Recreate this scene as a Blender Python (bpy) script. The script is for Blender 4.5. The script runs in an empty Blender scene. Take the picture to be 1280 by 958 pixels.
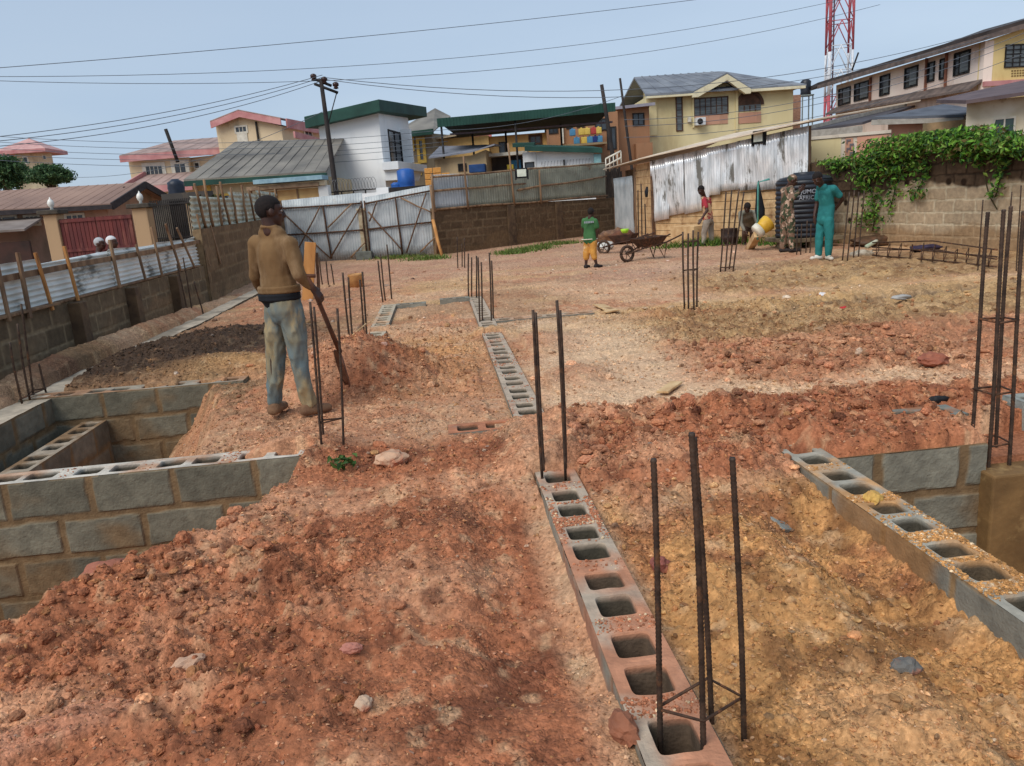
import bpy, math, random
import numpy as np
from mathutils import Vector, Matrix
random.seed(7); rs = np.random.RandomState(11)
sc = bpy.context.scene; COL = sc.collection

# ---------------------------------------------------------------- camera (eye height 1.55 m, tilted down, slightly rolled)
CAM_H = 1.55; FPX = 967.0
CM = np.array([[ 0.99269995, 0.09038947,-0.07985329],
               [-0.09829647, 0.22267159,-0.96992534],
               [-0.06988998, 0.97069414, 0.22993104]])
cam_d = bpy.data.cameras.new("camera"); cam = bpy.data.objects.new("camera", cam_d); COL.objects.link(cam)
cam_d.sensor_width = 36.0; cam_d.lens = FPX/1280*36; cam_d.clip_start = 0.05; cam_d.clip_end = 2000
mw = Matrix(CM.tolist()).to_4x4(); mw.translation = (0, 0, CAM_H); cam.matrix_world = mw
sc.camera = cam

# ---------------------------------------------------------------- sky, sun, exposure
SUN_EL, SUN_AZ = math.radians(47), math.radians(225)     # azimuth clockwise from +Y
world = bpy.data.worlds.new("World"); sc.world = world; world.use_nodes = True
wn = world.node_tree; wn.nodes.clear()
sky = wn.nodes.new('ShaderNodeTexSky'); sky.sky_type = 'NISHITA'; sky.sun_disc = False
sky.sun_elevation = SUN_EL; sky.sun_rotation = SUN_AZ; sky.altitude = 200
sky.air_density = 1.0; sky.dust_density = 2.0; sky.ozone_density = 1.0
hs = wn.nodes.new('ShaderNodeHueSaturation'); hs.inputs['Saturation'].default_value = 0.6; hs.inputs['Value'].default_value = 1.0
wc = wn.nodes.new('ShaderNodeTexCoord'); wm = wn.nodes.new('ShaderNodeMapping'); wm.inputs['Scale'].default_value = (1.2, 1.2, 5)
wz = wn.nodes.new('ShaderNodeTexNoise'); wz.inputs['Scale'].default_value = 1.6; wz.inputs['Detail'].default_value = 5
wr = wn.nodes.new('ShaderNodeMapRange'); wr.inputs['From Min'].default_value = .3; wr.inputs['From Max'].default_value = .7
wr.inputs['To Min'].default_value = .55; wr.inputs['To Max'].default_value = .85
wmix = wn.nodes.new('ShaderNodeMixRGB'); wmix.inputs['Color2'].default_value = (2.5, 3.3, 4.35, 1)
bg = wn.nodes.new('ShaderNodeBackground'); bg.inputs['Strength'].default_value = 0.115
wo = wn.nodes.new('ShaderNodeOutputWorld')
L = wn.links.new
L(sky.outputs['Color'], hs.inputs['Color']); L(wc.outputs['Generated'], wm.inputs['Vector']); L(wm.outputs['Vector'], wz.inputs['Vector'])
L(wz.outputs['Fac'], wr.inputs['Value']); L(wr.outputs['Result'], wmix.inputs['Fac']); L(hs.outputs['Color'], wmix.inputs['Color1'])
L(wmix.outputs['Color'], bg.inputs['Color']); L(bg.outputs['Background'], wo.inputs['Surface'])
sun_d = bpy.data.lights.new("sun", 'SUN'); sun_d.energy = 1.55; sun_d.angle = math.radians(40); sun_d.color = (1, .95, .87)
sun = bpy.data.objects.new("sun", sun_d); COL.objects.link(sun)
sd = Vector((math.sin(SUN_AZ)*math.cos(SUN_EL), math.cos(SUN_AZ)*math.cos(SUN_EL), math.sin(SUN_EL)))
sun.rotation_euler = sd.to_track_quat('Z', 'Y').to_euler(); sun.location = (0, -5, 30)
sc.view_settings.view_transform = 'Standard'; sc.view_settings.look = 'None'
sc.view_settings.gamma = 1; sc.view_settings.use_curve_mapping = False; sc.view_settings.exposure = 0.55
sc.render.engine = 'CYCLES'
sc.cycles.max_bounces = 5; sc.cycles.diffuse_bounces = 3; sc.cycles.glossy_bounces = 3; sc.cycles.use_denoising = True

# ---------------------------------------------------------------- helpers: sight lines to real points
def ray(px, py): return CM @ np.array([px-640., 479.-py, -FPX])
def G(px, py, z=0.):
    d = ray(px, py); t = (z-CAM_H)/d[2]; return d*t + [0, 0, CAM_H]
def AT(px, py, yy):
    d = ray(px, py); return d*(yy/d[1]) + [0, 0, CAM_H]
def ATX(px, py, xx):
    d = ray(px, py); return d*(xx/d[0]) + [0, 0, CAM_H]

# ---------------------------------------------------------------- noise (numpy)
def _h(i, j, k, s):
    n = (i.astype(np.int64)*374761393 + j.astype(np.int64)*668265263 + k.astype(np.int64)*1440662683 + int(s)*974634777) & 0xffffffff
    n = ((n ^ (n >> 13)) * 1274126177) & 0xffffffff
    n = ((n ^ (n >> 15)) * 2246822519) & 0xffffffff
    return ((n ^ (n >> 16)) & 0xffffff) / float(0xffffff)
def vnoise(x, y, z=0., s=0):
    x, y, z = np.broadcast_arrays(np.asarray(x, float), np.asarray(y, float), np.asarray(z, float))
    i, j, k = np.floor(x), np.floor(y), np.floor(z); u, v, w = x-i, y-j, z-k
    u = u*u*(3-2*u); v = v*v*(3-2*v); w = w*w*(3-2*w); r = 0
    for a in (0, 1):
        for b in (0, 1):
            for c in (0, 1):
                r = r + _h(i+a, j+b, k+c, s)*(u if a else 1-u)*(v if b else 1-v)*(w if c else 1-w)
    return r*2-1
def fbm(x, y, z=0., s=0, o=4, g=.5):
    r = 0; a = 1.; t = 0
    x = np.asarray(x, float); y = np.asarray(y, float); z = np.asarray(z, float)
    for q in range(o):
        r = r + a*vnoise(x*2**q, y*2**q, z*2**q, s+q*17); t += a; a *= g
    return r/t
def clods(x, y, s, fill=.8):
    """rounded lumps, one per cell; 0..1"""
    i = np.floor(x); j = np.floor(y); r = np.zeros_like(x); z = np.zeros_like(i)
    for a in (-1, 0, 1):
        for b in (-1, 0, 1):
            cx = i+a; cy = j+b; on = _h(cx, cy, z, s+3) < fill
            px = cx+.15+.7*_h(cx, cy, z, s); py = cy+.15+.7*_h(cx, cy, z, s+1)
            R = .22+.5*_h(cx, cy, z, s+2)**1.5; e = .7+.6*_h(cx, cy, z, s+5)
            d2 = (((x-px)*e)**2 + ((y-py)/e)**2)/(R*R)
            r = np.maximum(r, np.where(on, R*np.sqrt(np.clip(1-d2, 0, 1)), 0))
    return r
def ss(a, b, x):
    t = np.clip((x-a)/(b-a), 0, 1); return t*t*(3-2*t)

# ---------------------------------------------------------------- materials
MATS = {}
def lin(r, g, b):
    return tuple(((c/255)/12.92 if c/255 <= .04045 else ((c/255+.055)/1.055)**2.4) for c in (r, g, b))
def mat(name, c1, c2=None, scale=6., rough=.8, bump=.3, bscale=40., metal=0., detail=5, attr=None, spec=.3, stretch=None, fac=(.35, .65), dist=.01, trans=0., c3=None, c3s=2., c3f=(.55, .7)):
    if name in MATS: return MATS[name]
    m = bpy.data.materials.new(name); m.use_nodes = True; t = m.node_tree; N = t.nodes.new; K = t.links.new
    p = t.nodes['Principled BSDF']; p.inputs['Roughness'].default_value = rough; p.inputs['Metallic'].default_value = metal
    p.inputs['Specular IOR Level'].default_value = spec
    tc = N('ShaderNodeTexCoord'); mp = N('ShaderNodeMapping'); K(tc.outputs['Object'], mp.inputs['Vector'])
    if stretch: mp.inputs['Scale'].default_value = stretch
    nz = N('ShaderNodeTexNoise'); nz.inputs['Scale'].default_value = scale; nz.inputs['Detail'].default_value = detail; K(mp.outputs['Vector'], nz.inputs['Vector'])
    mr = N('ShaderNodeMapRange'); mr.inputs['From Min'].default_value = fac[0]; mr.inputs['From Max'].default_value = fac[1]; K(nz.outputs['Fac'], mr.inputs['Value'])
    mx = N('ShaderNodeMixRGB'); K(mr.outputs['Result'], mx.inputs['Fac'])
    if c2 is None: c2 = tuple(v*.8 for v in c1)
    mx.inputs['Color1'].default_value = (*c1, 1); mx.inputs['Color2'].default_value = (*c2, 1)
    out = mx.outputs['Color']
    if c3:
        n3 = N('ShaderNodeTexNoise'); n3.inputs['Scale'].default_value = c3s; n3.inputs['Detail'].default_value = 6; n3.inputs['Roughness'].default_value = .65; K(mp.outputs['Vector'], n3.inputs['Vector'])
        r3 = N('ShaderNodeMapRange'); r3.inputs['From Min'].default_value = c3f[0]; r3.inputs['From Max'].default_value = c3f[1]; K(n3.outputs['Fac'], r3.inputs['Value'])
        m3 = N('ShaderNodeMixRGB'); K(r3.outputs['Result'], m3.inputs['Fac']); K(out, m3.inputs['Color1']); m3.inputs['Color2'].default_value = (*c3, 1); out = m3.outputs['Color']
    if attr:
        at = N('ShaderNodeAttribute'); at.attribute_name = attr
        mu = N('ShaderNodeMixRGB'); mu.blend_type = 'MULTIPLY'; mu.inputs['Fac'].default_value = 1
        K(at.outputs['Color'], mu.inputs['Color1']); K(out, mu.inputs['Color2']); out = mu.outputs['Color']
    K(out, p.inputs['Base Color'])
    if bump:
        nb = N('ShaderNodeTexNoise'); nb.inputs['Scale'].default_value = bscale; nb.inputs['Detail'].default_value = 6; K(mp.outputs['Vector'], nb.inputs['Vector'])
        bp = N('ShaderNodeBump'); bp.inputs['Strength'].default_value = bump; bp.inputs['Distance'].default_value = dist
        K(nb.outputs['Fac'], bp.inputs['Height']); K(bp.outputs['Normal'], p.inputs['Normal'])
    if trans:
        p.inputs['Subsurface Weight'].default_value = 0
        tr = N('ShaderNodeBsdfTranslucent'); K(out, tr.inputs['Color']); ms = N('ShaderNodeMixShader'); ms.inputs['Fac'].default_value = trans
        K(p.outputs['BSDF'], ms.inputs[1]); K(tr.outputs['BSDF'], ms.inputs[2]); K(ms.outputs['Shader'], t.nodes['Material Output'].inputs['Surface'])
    MATS[name] = m; return m

# ---------------------------------------------------------------- objects
ORG = {}
def tag(o, label=None, cat=None, group=None, kind=None):
    if label: o['label'] = label
    if cat: o['category'] = cat
    if group: o['group'] = group
    if kind: o['kind'] = kind
    return o
def thing(name, label, cat, loc=(0, 0, 0), group=None, kind=None):
    o = bpy.data.objects.new(name, None); COL.objects.link(o); o.location = tuple(float(v) for v in loc); o.empty_display_size = .2
    ORG[o.name] = np.array(o.location); return tag(o, label, cat, group, kind)
def link_mesh(me, name, parent, verts_world_fix=True):
    o = bpy.data.objects.new(name, me); COL.objects.link(o)
    n = len(me.vertices); co = np.empty(n*3); me.vertices.foreach_get('co', co); co = co.reshape(-1, 3)
    if parent is not None:
        o.parent = parent; off = ORG[parent.name]; ORG[o.name] = off
    else:
        off = np.array([(co[:, 0].min()+co[:, 0].max())/2, (co[:, 1].min()+co[:, 1].max())/2, co[:, 2].min()]); o.location = off; ORG[o.name] = off
    co = co - off; me.vertices.foreach_set('co', co.ravel()); me.update()
    return o
class MB:
    def __init__(s): s.v = []; s.f = []; s.m = []; s.n = 0
    def add(s, v, f, m=0):
        v = np.asarray(v, float).reshape(-1, 3); s.v.append(v); s.f += [tuple(int(a)+s.n for a in q) for q in f]; s.m += [m]*len(f); s.n += len(v); return s
    def hexa(s, c, m=0):   # 8 corners: bottom 4 (ccw from above), top 4
        return s.add(c, [(3, 2, 1, 0), (4, 5, 6, 7), (0, 1, 5, 4), (1, 2, 6, 5), (2, 3, 7, 6), (3, 0, 4, 7)], m)
    def box(s, a, b, m=0):
        x0, y0, z0 = a; x1, y1, z1 = b
        return s.hexa([(x0, y0, z0), (x1, y0, z0), (x1, y1, z0), (x0, y1, z0), (x0, y0, z1), (x1, y0, z1), (x1, y1, z1), (x0, y1, z1)], m)
    def fbox(s, F, s0, s1, z0, z1, d0, d1, m=0):   # in a facade's own frame, d towards the viewer side
        P = F.P
        return s.hexa([P(s0, z0, d1), P(s1, z0, d1), P(s1, z0, d0), P(s0, z0, d0), P(s0, z1, d1), P(s1, z1, d1), P(s1, z1, d0), P(s0, z1, d0)], m)
    def fprism(s, F, poly, d0, d1, m=0):  # polygon in (s,z), extruded in d
        n = len(poly); v = [F.P(a, b, d1) for a, b in poly]+[F.P(a, b, d0) for a, b in poly]
        f = [tuple(range(n)), tuple(range(2*n-1, n-1, -1))]+[(i, n+i, n+(i+1) % n, (i+1) % n) for i in range(n)]
        return s.add(v, f, m)
    def slab(s, quad, th, m=0):  # a sloping sheet of real thickness below its 4 top corners
        q = [np.array(c, float) for c in quad]; lo = [c-np.array([0, 0, th]) for c in q]
        return s.hexa(lo+q, m)
    def tube(s, pts, r, n=8, m=0, cap=True, squash=None, wax=None):
        pts = [np.array(p, float) for p in pts]; k = len(pts); r = [r]*k if np.isscalar(r) else list(r); V = []; up = None
        for i, p in enumerate(pts):
            t = pts[min(i+1, k-1)]-pts[max(i-1, 0)]; t = t/(np.linalg.norm(t)+1e-12)
            if up is None:
                a = np.array(wax, float) if wax is not None else (np.array([0, 0, 1.]) if abs(t[2]) < .9 else np.array([1., 0, 0])); up = a-t*a.dot(t)
            else: up = up-t*up.dot(t)
            up /= np.linalg.norm(up)+1e-12; w = np.cross(t, up)
            sq = 1. if squash is None else squash
            for q in range(n):
                A = 2*math.pi*q/n; V.append(p+r[i]*(up*math.cos(A)+w*math.sin(A)*sq))
        f = [(i*n+q, i*n+(q+1) % n, (i+1)*n+(q+1) % n, (i+1)*n+q) for i in range(k-1) for q in range(n)]
        if cap: f += [tuple(range(n-1, -1, -1)), tuple((k-1)*n+q for q in range(n))]
        return s.add(V, f, m)
    def cyl(s, c, r, z0, z1, n=16, m=0, r2=None):
        return s.tube([(c[0], c[1], z0), (c[0], c[1], z1)], [r, r if r2 is None else r2], n, m)
    def lathe(s, c, prof, n=24, m=0):
        V = [(c[0]+r*math.cos(2*math.pi*q/n), c[1]+r*math.sin(2*math.pi*q/n), c[2]+z) for r, z in prof for q in range(n)]; k = len(prof)
        f = [(i*n+q, i*n+(q+1) % n, (i+1)*n+(q+1) % n, (i+1)*n+q) for i in range(k-1) for q in range(n)]
        f += [tuple(range(n-1, -1, -1)), tuple((k-1)*n+q for q in range(n))]
        return s.add(V, f, m)
    def ell(s, c, r, n=10, m=0, jit=0, seed=0, rot=0.):
        V = []; c = np.array(c, float)
        for i in range(1, n):
            for q in range(2*n):
                th = math.pi*i/n; ph = math.pi*q/n; V.append((math.sin(th)*math.cos(ph), math.sin(th)*math.sin(ph), math.cos(th)))
        V += [(0, 0, 1), (0, 0, -1)]; V = np.array(V)
        if jit: V = V*(1+jit*fbm(V[:, 0]*1.7+seed, V[:, 1]*1.7, V[:, 2]*1.7, seed, 3)[:, None]*1.6)
        ca, sa = math.cos(rot), math.sin(rot); V = V*np.array(r); V = np.stack([V[:, 0]*ca-V[:, 1]*sa, V[:, 0]*sa+V[:, 1]*ca, V[:, 2]], 1)+c
        w = 2*n; f = [((i)*w+q, (i+1)*w+q, (i+1)*w+(q+1) % w, (i)*w+(q+1) % w) for i in range(n-2) for q in range(w)]
        T = (n-1)*w; f += [(T, q, (q+1) % w) for q in range(w)]+[(T+1, (n-2)*w+(q+1) % w, (n-2)*w+q) for q in range(w)]
        return s.add(V, f, m)
    def build(s, name, mats, parent=None, smooth=False, bevel=0, col=None):
        V = np.concatenate(s.v); me = bpy.data.meshes.new(name); me.from_pydata([tuple(p) for p in V.tolist()], [], s.f)
        if not isinstance(mats, (list, tuple)): mats = [mats]
        for mm in mats: me.materials.append(mm)
        me.polygons.foreach_set('material_index', s.m)
        if smooth: me.polygons.foreach_set('use_smooth', [True]*len(s.f))
        if col is not None: set_col(me, col)
        me.update(); o = link_mesh(me, name, parent)
        if bevel:
            b = o.modifiers.new('bevel', 'BEVEL'); b.width = bevel; b.segments = 2; b.limit_method = 'ANGLE'
        return o
def set_col(me, c, name='Col'):
    a = me.color_attributes.new(name, 'FLOAT_COLOR', 'POINT'); n = len(me.vertices)
    buf = np.ones((n, 4)); buf[:, :3] = c; a.data.foreach_set('color', buf.ravel())
def fast_mesh(name, V, F, mats, parent=None, smooth=True, col=None, midx=None):
    """V (n,3) F (m,k) same k"""
    V = np.asarray(V, float); F = np.asarray(F, np.int64); m, k = F.shape; me = bpy.data.meshes.new(name)
    me.vertices.add(len(V)); me.vertices.foreach_set('co', V.ravel()); me.loops.add(m*k); me.loops.foreach_set('vertex_index', F.ravel().astype(np.int32))
    me.polygons.add(m); me.polygons.foreach_set('loop_start', (np.arange(m)*k).astype(np.int32)); me.polygons.foreach_set('loop_total', np.full(m, k, np.int32))
    for mm in (mats if isinstance(mats, (list, tuple)) else [mats]): me.materials.append(mm)
    if midx is not None: me.polygons.foreach_set('material_index', midx)
    me.polygons.foreach_set('use_smooth', [smooth]*m); me.update(calc_edges=True); me.validate()
    if col is not None: set_col(me, col)
    return link_mesh(me, name, parent)
def grid_faces(ny, nx, off=0):
    i = np.arange(ny-1)[:, None]*nx+np.arange(nx-1)[None, :]+off
    return np.stack([i, i+1, i+1+nx, i+nx], -1).reshape(-1, 4)
class Fac:
    """vertical plane of a facade between two ground points; s along it, z up, d towards the viewer"""
    def __init__(F, a, b):
        F.a = np.array(a[:2], float); b = np.array(b[:2], float); F.L = np.linalg.norm(b-F.a); F.u = (b-F.a)/F.L; F.n = np.array([F.u[1], -F.u[0]])
    def P(F, s, z, d=0.): p = F.a+F.u*s+F.n*d; return np.array([p[0], p[1], z])
    def sz(F, px, py, d=0.):
        r = ray(px, py); t = (F.a+F.n*d).dot(F.n)/r[:2].dot(F.n); p = r*t+[0, 0, CAM_H]; return (p[:2]-F.a).dot(F.u), p[2]
    def rect(F, x0, y0, x1, y1):
        xm, ym = (x0+x1)/2, (y0+y1)/2
        return F.sz(x0, ym)[0], F.sz(x1, ym)[0], F.sz(xm, y1)[1], F.sz(xm, y0)[1]
def FP(pxL, YL, pxR, YR, py=200): return Fac(AT(pxL, py, YL), AT(pxR, py, YR))
# ---------------------------------------------------------------- terrain
WX0, WX1 = .43, .655                                  # middle foundation wall
HOLLOW = [(WX0, WX1, 1.5, 12.7), (-.955, -.73, 8.3, 12.4), (1.83, 2.055, .6, 4.15), (-3.96, -.93, 4.75, 4.975), (-4.0, -1.95, 7.4, 7.625),
          (.66, 1.95, 9.85, 10.075), (-.73, -.45, 12.2, 12.42), (.1, .43, 12.35, 12.57), (-.02, .43, 5.05, 5.275), (2.7, 3.2, 4.32, 4.54)]
E1x = [-2.9, -2.3, -2.1, -1.86, -1.69, -1.26, -.98, -.86]; E1y = [-1, 1, 2.4, 2.94, 3.26, 3.84, 4.45, 4.8]
def gauss(x, y, cx, cy, rx, ry, ang=0.):
    ca, sa = math.cos(ang), math.sin(ang); dx = x-cx; dy = y-cy
    return np.exp(-(((dx*ca+dy*sa)/rx)**2+((-dx*sa+dy*ca)/ry)**2))
def box_in(x, y, x0, x1, y0, y1, e):
    return ss(x0-e, x0+e, x)*(1-ss(x1-e, x1+e, x))*ss(y0-e, y0+e, y)*(1-ss(y1-e, y1+e, y))
def zones(x, y):
    """how cloddy and which soil: returns rough, red, ochre, pale, dark, yellow (0..1)"""
    w = fbm(x*.9, y*.9, 0, 5, 4); w2 = fbm(x*2.3, y*2.3, 0, 9, 3)
    xx = x+.25*w; yy = y+.35*w2
    ochre = ss(.62, .75, x+.05*w2)*(1-ss(3.35, 3.9, yy))*(1-ss(1.9, 2.3, xx)*0)
    band = ss(.35, .9, xx)*ss(3.55, 3.9, yy+.1*ss(1.9, 2.2, x))*(1-ss(5.2, 5.7, yy+.12*x))
    band2 = ss(1.6, 2.4, xx)*ss(5.3, 5.9, yy)*(1-ss(7.0, 7.7, yy))
    yel = ss(1.4, 2.2, xx)*ss(6.9, 7.5, yy)*(1-ss(9.3, 10.5, yy))
    yel2 = ss(3.5, 4.3, xx)*ss(10.2, 11, yy)*(1-ss(14, 15, yy))
    pale = ss(.6, .8, xx)*(1-ss(1.9, 2.6, xx))*ss(5.1, 5.8, yy)*(1-ss(9.5, 10.5, yy))
    pale2 = gauss(xx, yy, 3.0, 5.45, 1.6, .22)*.8
    lane = box_in(xx, yy, -.75, .42, 6.2, 11.5, .3)
    dark = gauss(x, y, -2.95, 9.3, 1.0, 1.7, -.45)
    rough = np.clip(.28+.9*band+.8*band2+.75*yel+.6*yel2+.36*ochre+.35*lane-.55*pale, .05, 1)
    nearl = (1-ss(.2, .4, x))*(1-ss(4.6, 5.2, y))
    crumb = np.clip(gauss(xx, yy, -1.35, 3.0, .75, .75)+.7*gauss(xx, yy, -.9, 2.4, .5, .5)+.5*ss(-.1, .3, w), 0, 1)
    rough = np.where(nearl > .5, .12+.75*crumb*nearl, rough)
    rough = np.clip(rough+.6*gauss(x, y, -.85, 7.0, .8, .7)+.5*dark, 0, 1)
    red = np.clip(nearl+band+.75*band2+gauss(x, y, -.85, 7.0, 1, .8)+.8*gauss(x, y, 1.05, 6.35, .38, .5)+.8*gauss(x, y, .95, 8.1, .4, .7)+.6*gauss(x, y, 2.6, 9.3, .9, .35)+.7*box_in(x, y, -3.6, -1.2, 7.6, 22, .6)+.35*(1-ss(.3, .6, x))*(1-ss(6.4, 7.2, yy)), 0, 1)
    return rough, red, ochre, np.clip(pale+pale2, 0, 1), dark, np.clip(yel+yel2, 0, 1), w, w2
CL = G(70, 930, 0)
def clay(x, y):
    dx, dy = x-CL[0], y-CL[1]; a = .42; u = dx*math.cos(a)+dy*math.sin(a); v = -dx*math.sin(a)+dy*math.cos(a); e = (u/.26)**2+(v/.085)**2+.35*fbm(x*9, y*9, 0, 91, 3)
    return 1-ss(.86, 1.05, e)
def height(x, y, fine=True):
    x = np.asarray(x, float); y = np.asarray(y, float)
    rough, red, ochre, pale, dark, yel, w, w2 = zones(x, y)
    far = ss(14, 30, y)+ss(6, 14, np.abs(x)); keep = np.clip(1-far, 0, 1)
    h = .035*w*keep+.012*w2*keep
    # footprints and dents
    h = h-.03*ss(.25, .6, fbm(x*3.1, y*3.1, 0, 31, 2))*keep
    # lumps
    h = h+.02*gauss(x, y, -1.45, 3.0, .5, .7)+.04*gauss(x, y, -.6, 2.0, .5, .5)
    h = h-.10*box_in(x, y, .05, .44, 2.15, 3.75, .12)+.02
    h = h-.05*box_in(x, y, .66, .9, 1.5, 3.5, .1)
    h = h-.16*box_in(x, y, 1.45, 1.84, .6, 3.45, .16)
    h = h+.34*np.clip(1.25*gauss(x, y, -.95, 7.05, .55, .5), 0, 1)+.12*gauss(x, y, -.35, 7.2, .5, .3)
    h = h+.12*gauss(x, y, 1.05, 6.35, .3, .4)+.10*gauss(x, y, .95, 8.1, .35, .6)+.24*dark+.16*gauss(x, y, -2.15, 8.05, .6, .35)
    h = h+.03*red*ss(.7, 1.2, x)*keep
    tr = np.exp(-((y-(8.9+.20*(x-4.2)+.12*w2))/.10)**2)*ss(3.4, 4.2, x)*(1-ss(9, 10, x)); h = h-.09*tr; tr2 = np.exp(-((y-(12.3+.10*(x-6)+.1*w2))/.12)**2)*ss(5.2, 6, x)*(1-ss(9.5, 10, x)); h = h-.07*tr2
    h = h+.17*gauss(x, y, -4.2, 12, .18, 4)*keep+.1*gauss(x, y, -4.3, 8, .2, 3)
    h = h+.13*box_in(x, y, .3, .8, 4.15, 4.95, .12)+.05*box_in(x, y, 1.6, 2.2, 4.1, 5.0, .15)
    h = h+.045*box_in(x, y, 2.0, 2.95, 3.86, 4.6, .04)*(1+.4*w2)
    h = h+.07*box_in(x, y, .35, .75, 8.6, 9.4, .1)+.05*box_in(x, y, -1, -.65, 9.6, 10.0, .1)
    if fine:
        wr = .06*fbm(x*4, y*4, 0, 3, 3); a = rough*keep
        c1 = clods((x+wr)*3.2, (y-wr)*3.2, 1, .55)*.16; c2 = clods((x-wr)*8, (y+wr)*8, 2, .75)*.085; c3 = clods(x*19, y*19, 3, .8)*.038; c4 = clods(x*42, y*42, 4, .75)*.017
        h = h+a*(.45*c1*ss(.45, .9, rough)+.7*c2*ss(.2, .7, rough)+1.3*c3)+1.3*c4*(.45+.55*a)*keep
        n = fbm(x*14, y*14, 0, 21, 4, .6); h = h+keep*(.010+.016*a)*n+.004*keep*fbm(x*60, y*60, 0, 22, 3, .6)
        # cracks in the drying ochre soil
        r = np.abs(fbm(x*3.3+5, y*3.3, 0, 41, 3)); h = h-.035*np.clip(1-r/.018, 0, 1)*ochre*ss(-.1, .25, w)
    h = h+.13*gauss(x, y, -1.02, 4.95, .30, .26)
    k_ = clay(x, y); h = h*(1-.6*k_)+.055*k_
    # pits
    nz = .12*fbm(x*3, y*3, 0, 51, 4)
    d1 = (np.interp(y, E1y, E1x)-x)*.86+nz; p1 = np.clip(d1*1.25+.25*ss(0, .25, d1), 0, 1.12)*(y < 4.87)*(x > -4.0)
    d2 = ((-1.62-.24*(y-4.98))-x)+nz; p2 = np.clip(d2*1.05+.08*ss(0, .2, d2), 0, 1.12)*(y >= 4.87)*(y < 7.5)*(x > -3.86)
    p3 = 1.15*((x > 1.96)*(x < 6)*(y < 3.84)*(y > -1))
    h = np.where(p1 > 0, h*np.clip(1-p1, .5, 1)-p1, h); h = np.where(p2 > 0, h*np.clip(1-p2, .5, 1)-p2, h); h = np.where(p3 > 0, h*.4-p3, h)
    h = np.where((x > -4.03)*(x < -3.70)*(y > 2)*(y < 24) > 0, np.minimum(h, .02+.03*np.maximum(w, 0)), h)
    h = np.where((x > 2.06)*(x < 2.93)*(y > 3.84)*(y < 4.0) > 0, np.maximum(h, .05+.02*w2+.10*clods(x*7, y*7, 12, .8)+.06*clods(x*17, y*17, 13, .8)), h)
    h = np.where((x > 2.94)*(x < 3.6)*(y > 3.84)*(y < 4.28) > 0, -.14+.02*w2, h)
    h = np.where((x >= 3.6)*(y > 3.84)*(y < 4.05)*(x < 6) > 0, -.15+.02*w2, h)
    for (x0, x1, y0, y1) in HOLLOW:
        e = .022
        ins = (x > x0+e)*(x < x1-e)*(y > y0+e)*(y < y1-e)
        bury = np.zeros_like(h)
        if x0 == WX0: bury = box_in(x, y, 0, 1, 4.1, 4.98, .02)+box_in(x, y, 0, 1, 9.0, 9.2, .02)
        if x0 == 1.83: bury = (y > 4.0)*1.
        if x0 == -.955: bury = box_in(x, y, -2, 0, 9.7, 9.95, .02)
        if y0 == 4.75: bury = (x > -1.35-.0*x)*1.
        if y0 == 7.4: bury = (x > -3.0)*1.*(vnoise(x*4, y*0, 0, 3) > -.3)
        if y0 == 5.05: bury = (x > .28)*1.
        lvl = -.30-.08*_h(np.floor(x/.2), np.floor(y/.235), np.zeros_like(x), 8)+.02*vnoise(x*30, y*30, 0, 2)
        h = np.where((ins > 0) & (bury < .5), np.minimum(h, lvl), h)
        # keep the soil below the wall's rim where it is open
        rim = (x > x0-.01)*(x < x1+.01)*(y > y0-.01)*(y < y1+.01)
        h = np.where((rim > 0) & (bury < .5), np.minimum(h, .015), h)
        near = (x > x0-.16)*(x < x1+.16)*(y > y0)*(y < y1)*(y > 5)
        h = np.where((near > 0) & (bury < .5), np.minimum(h, .025+.012*w2), h)
    return h
def Z(x, y): return float(height(np.array([float(x)]), np.array([float(y)]))[0])
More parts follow.
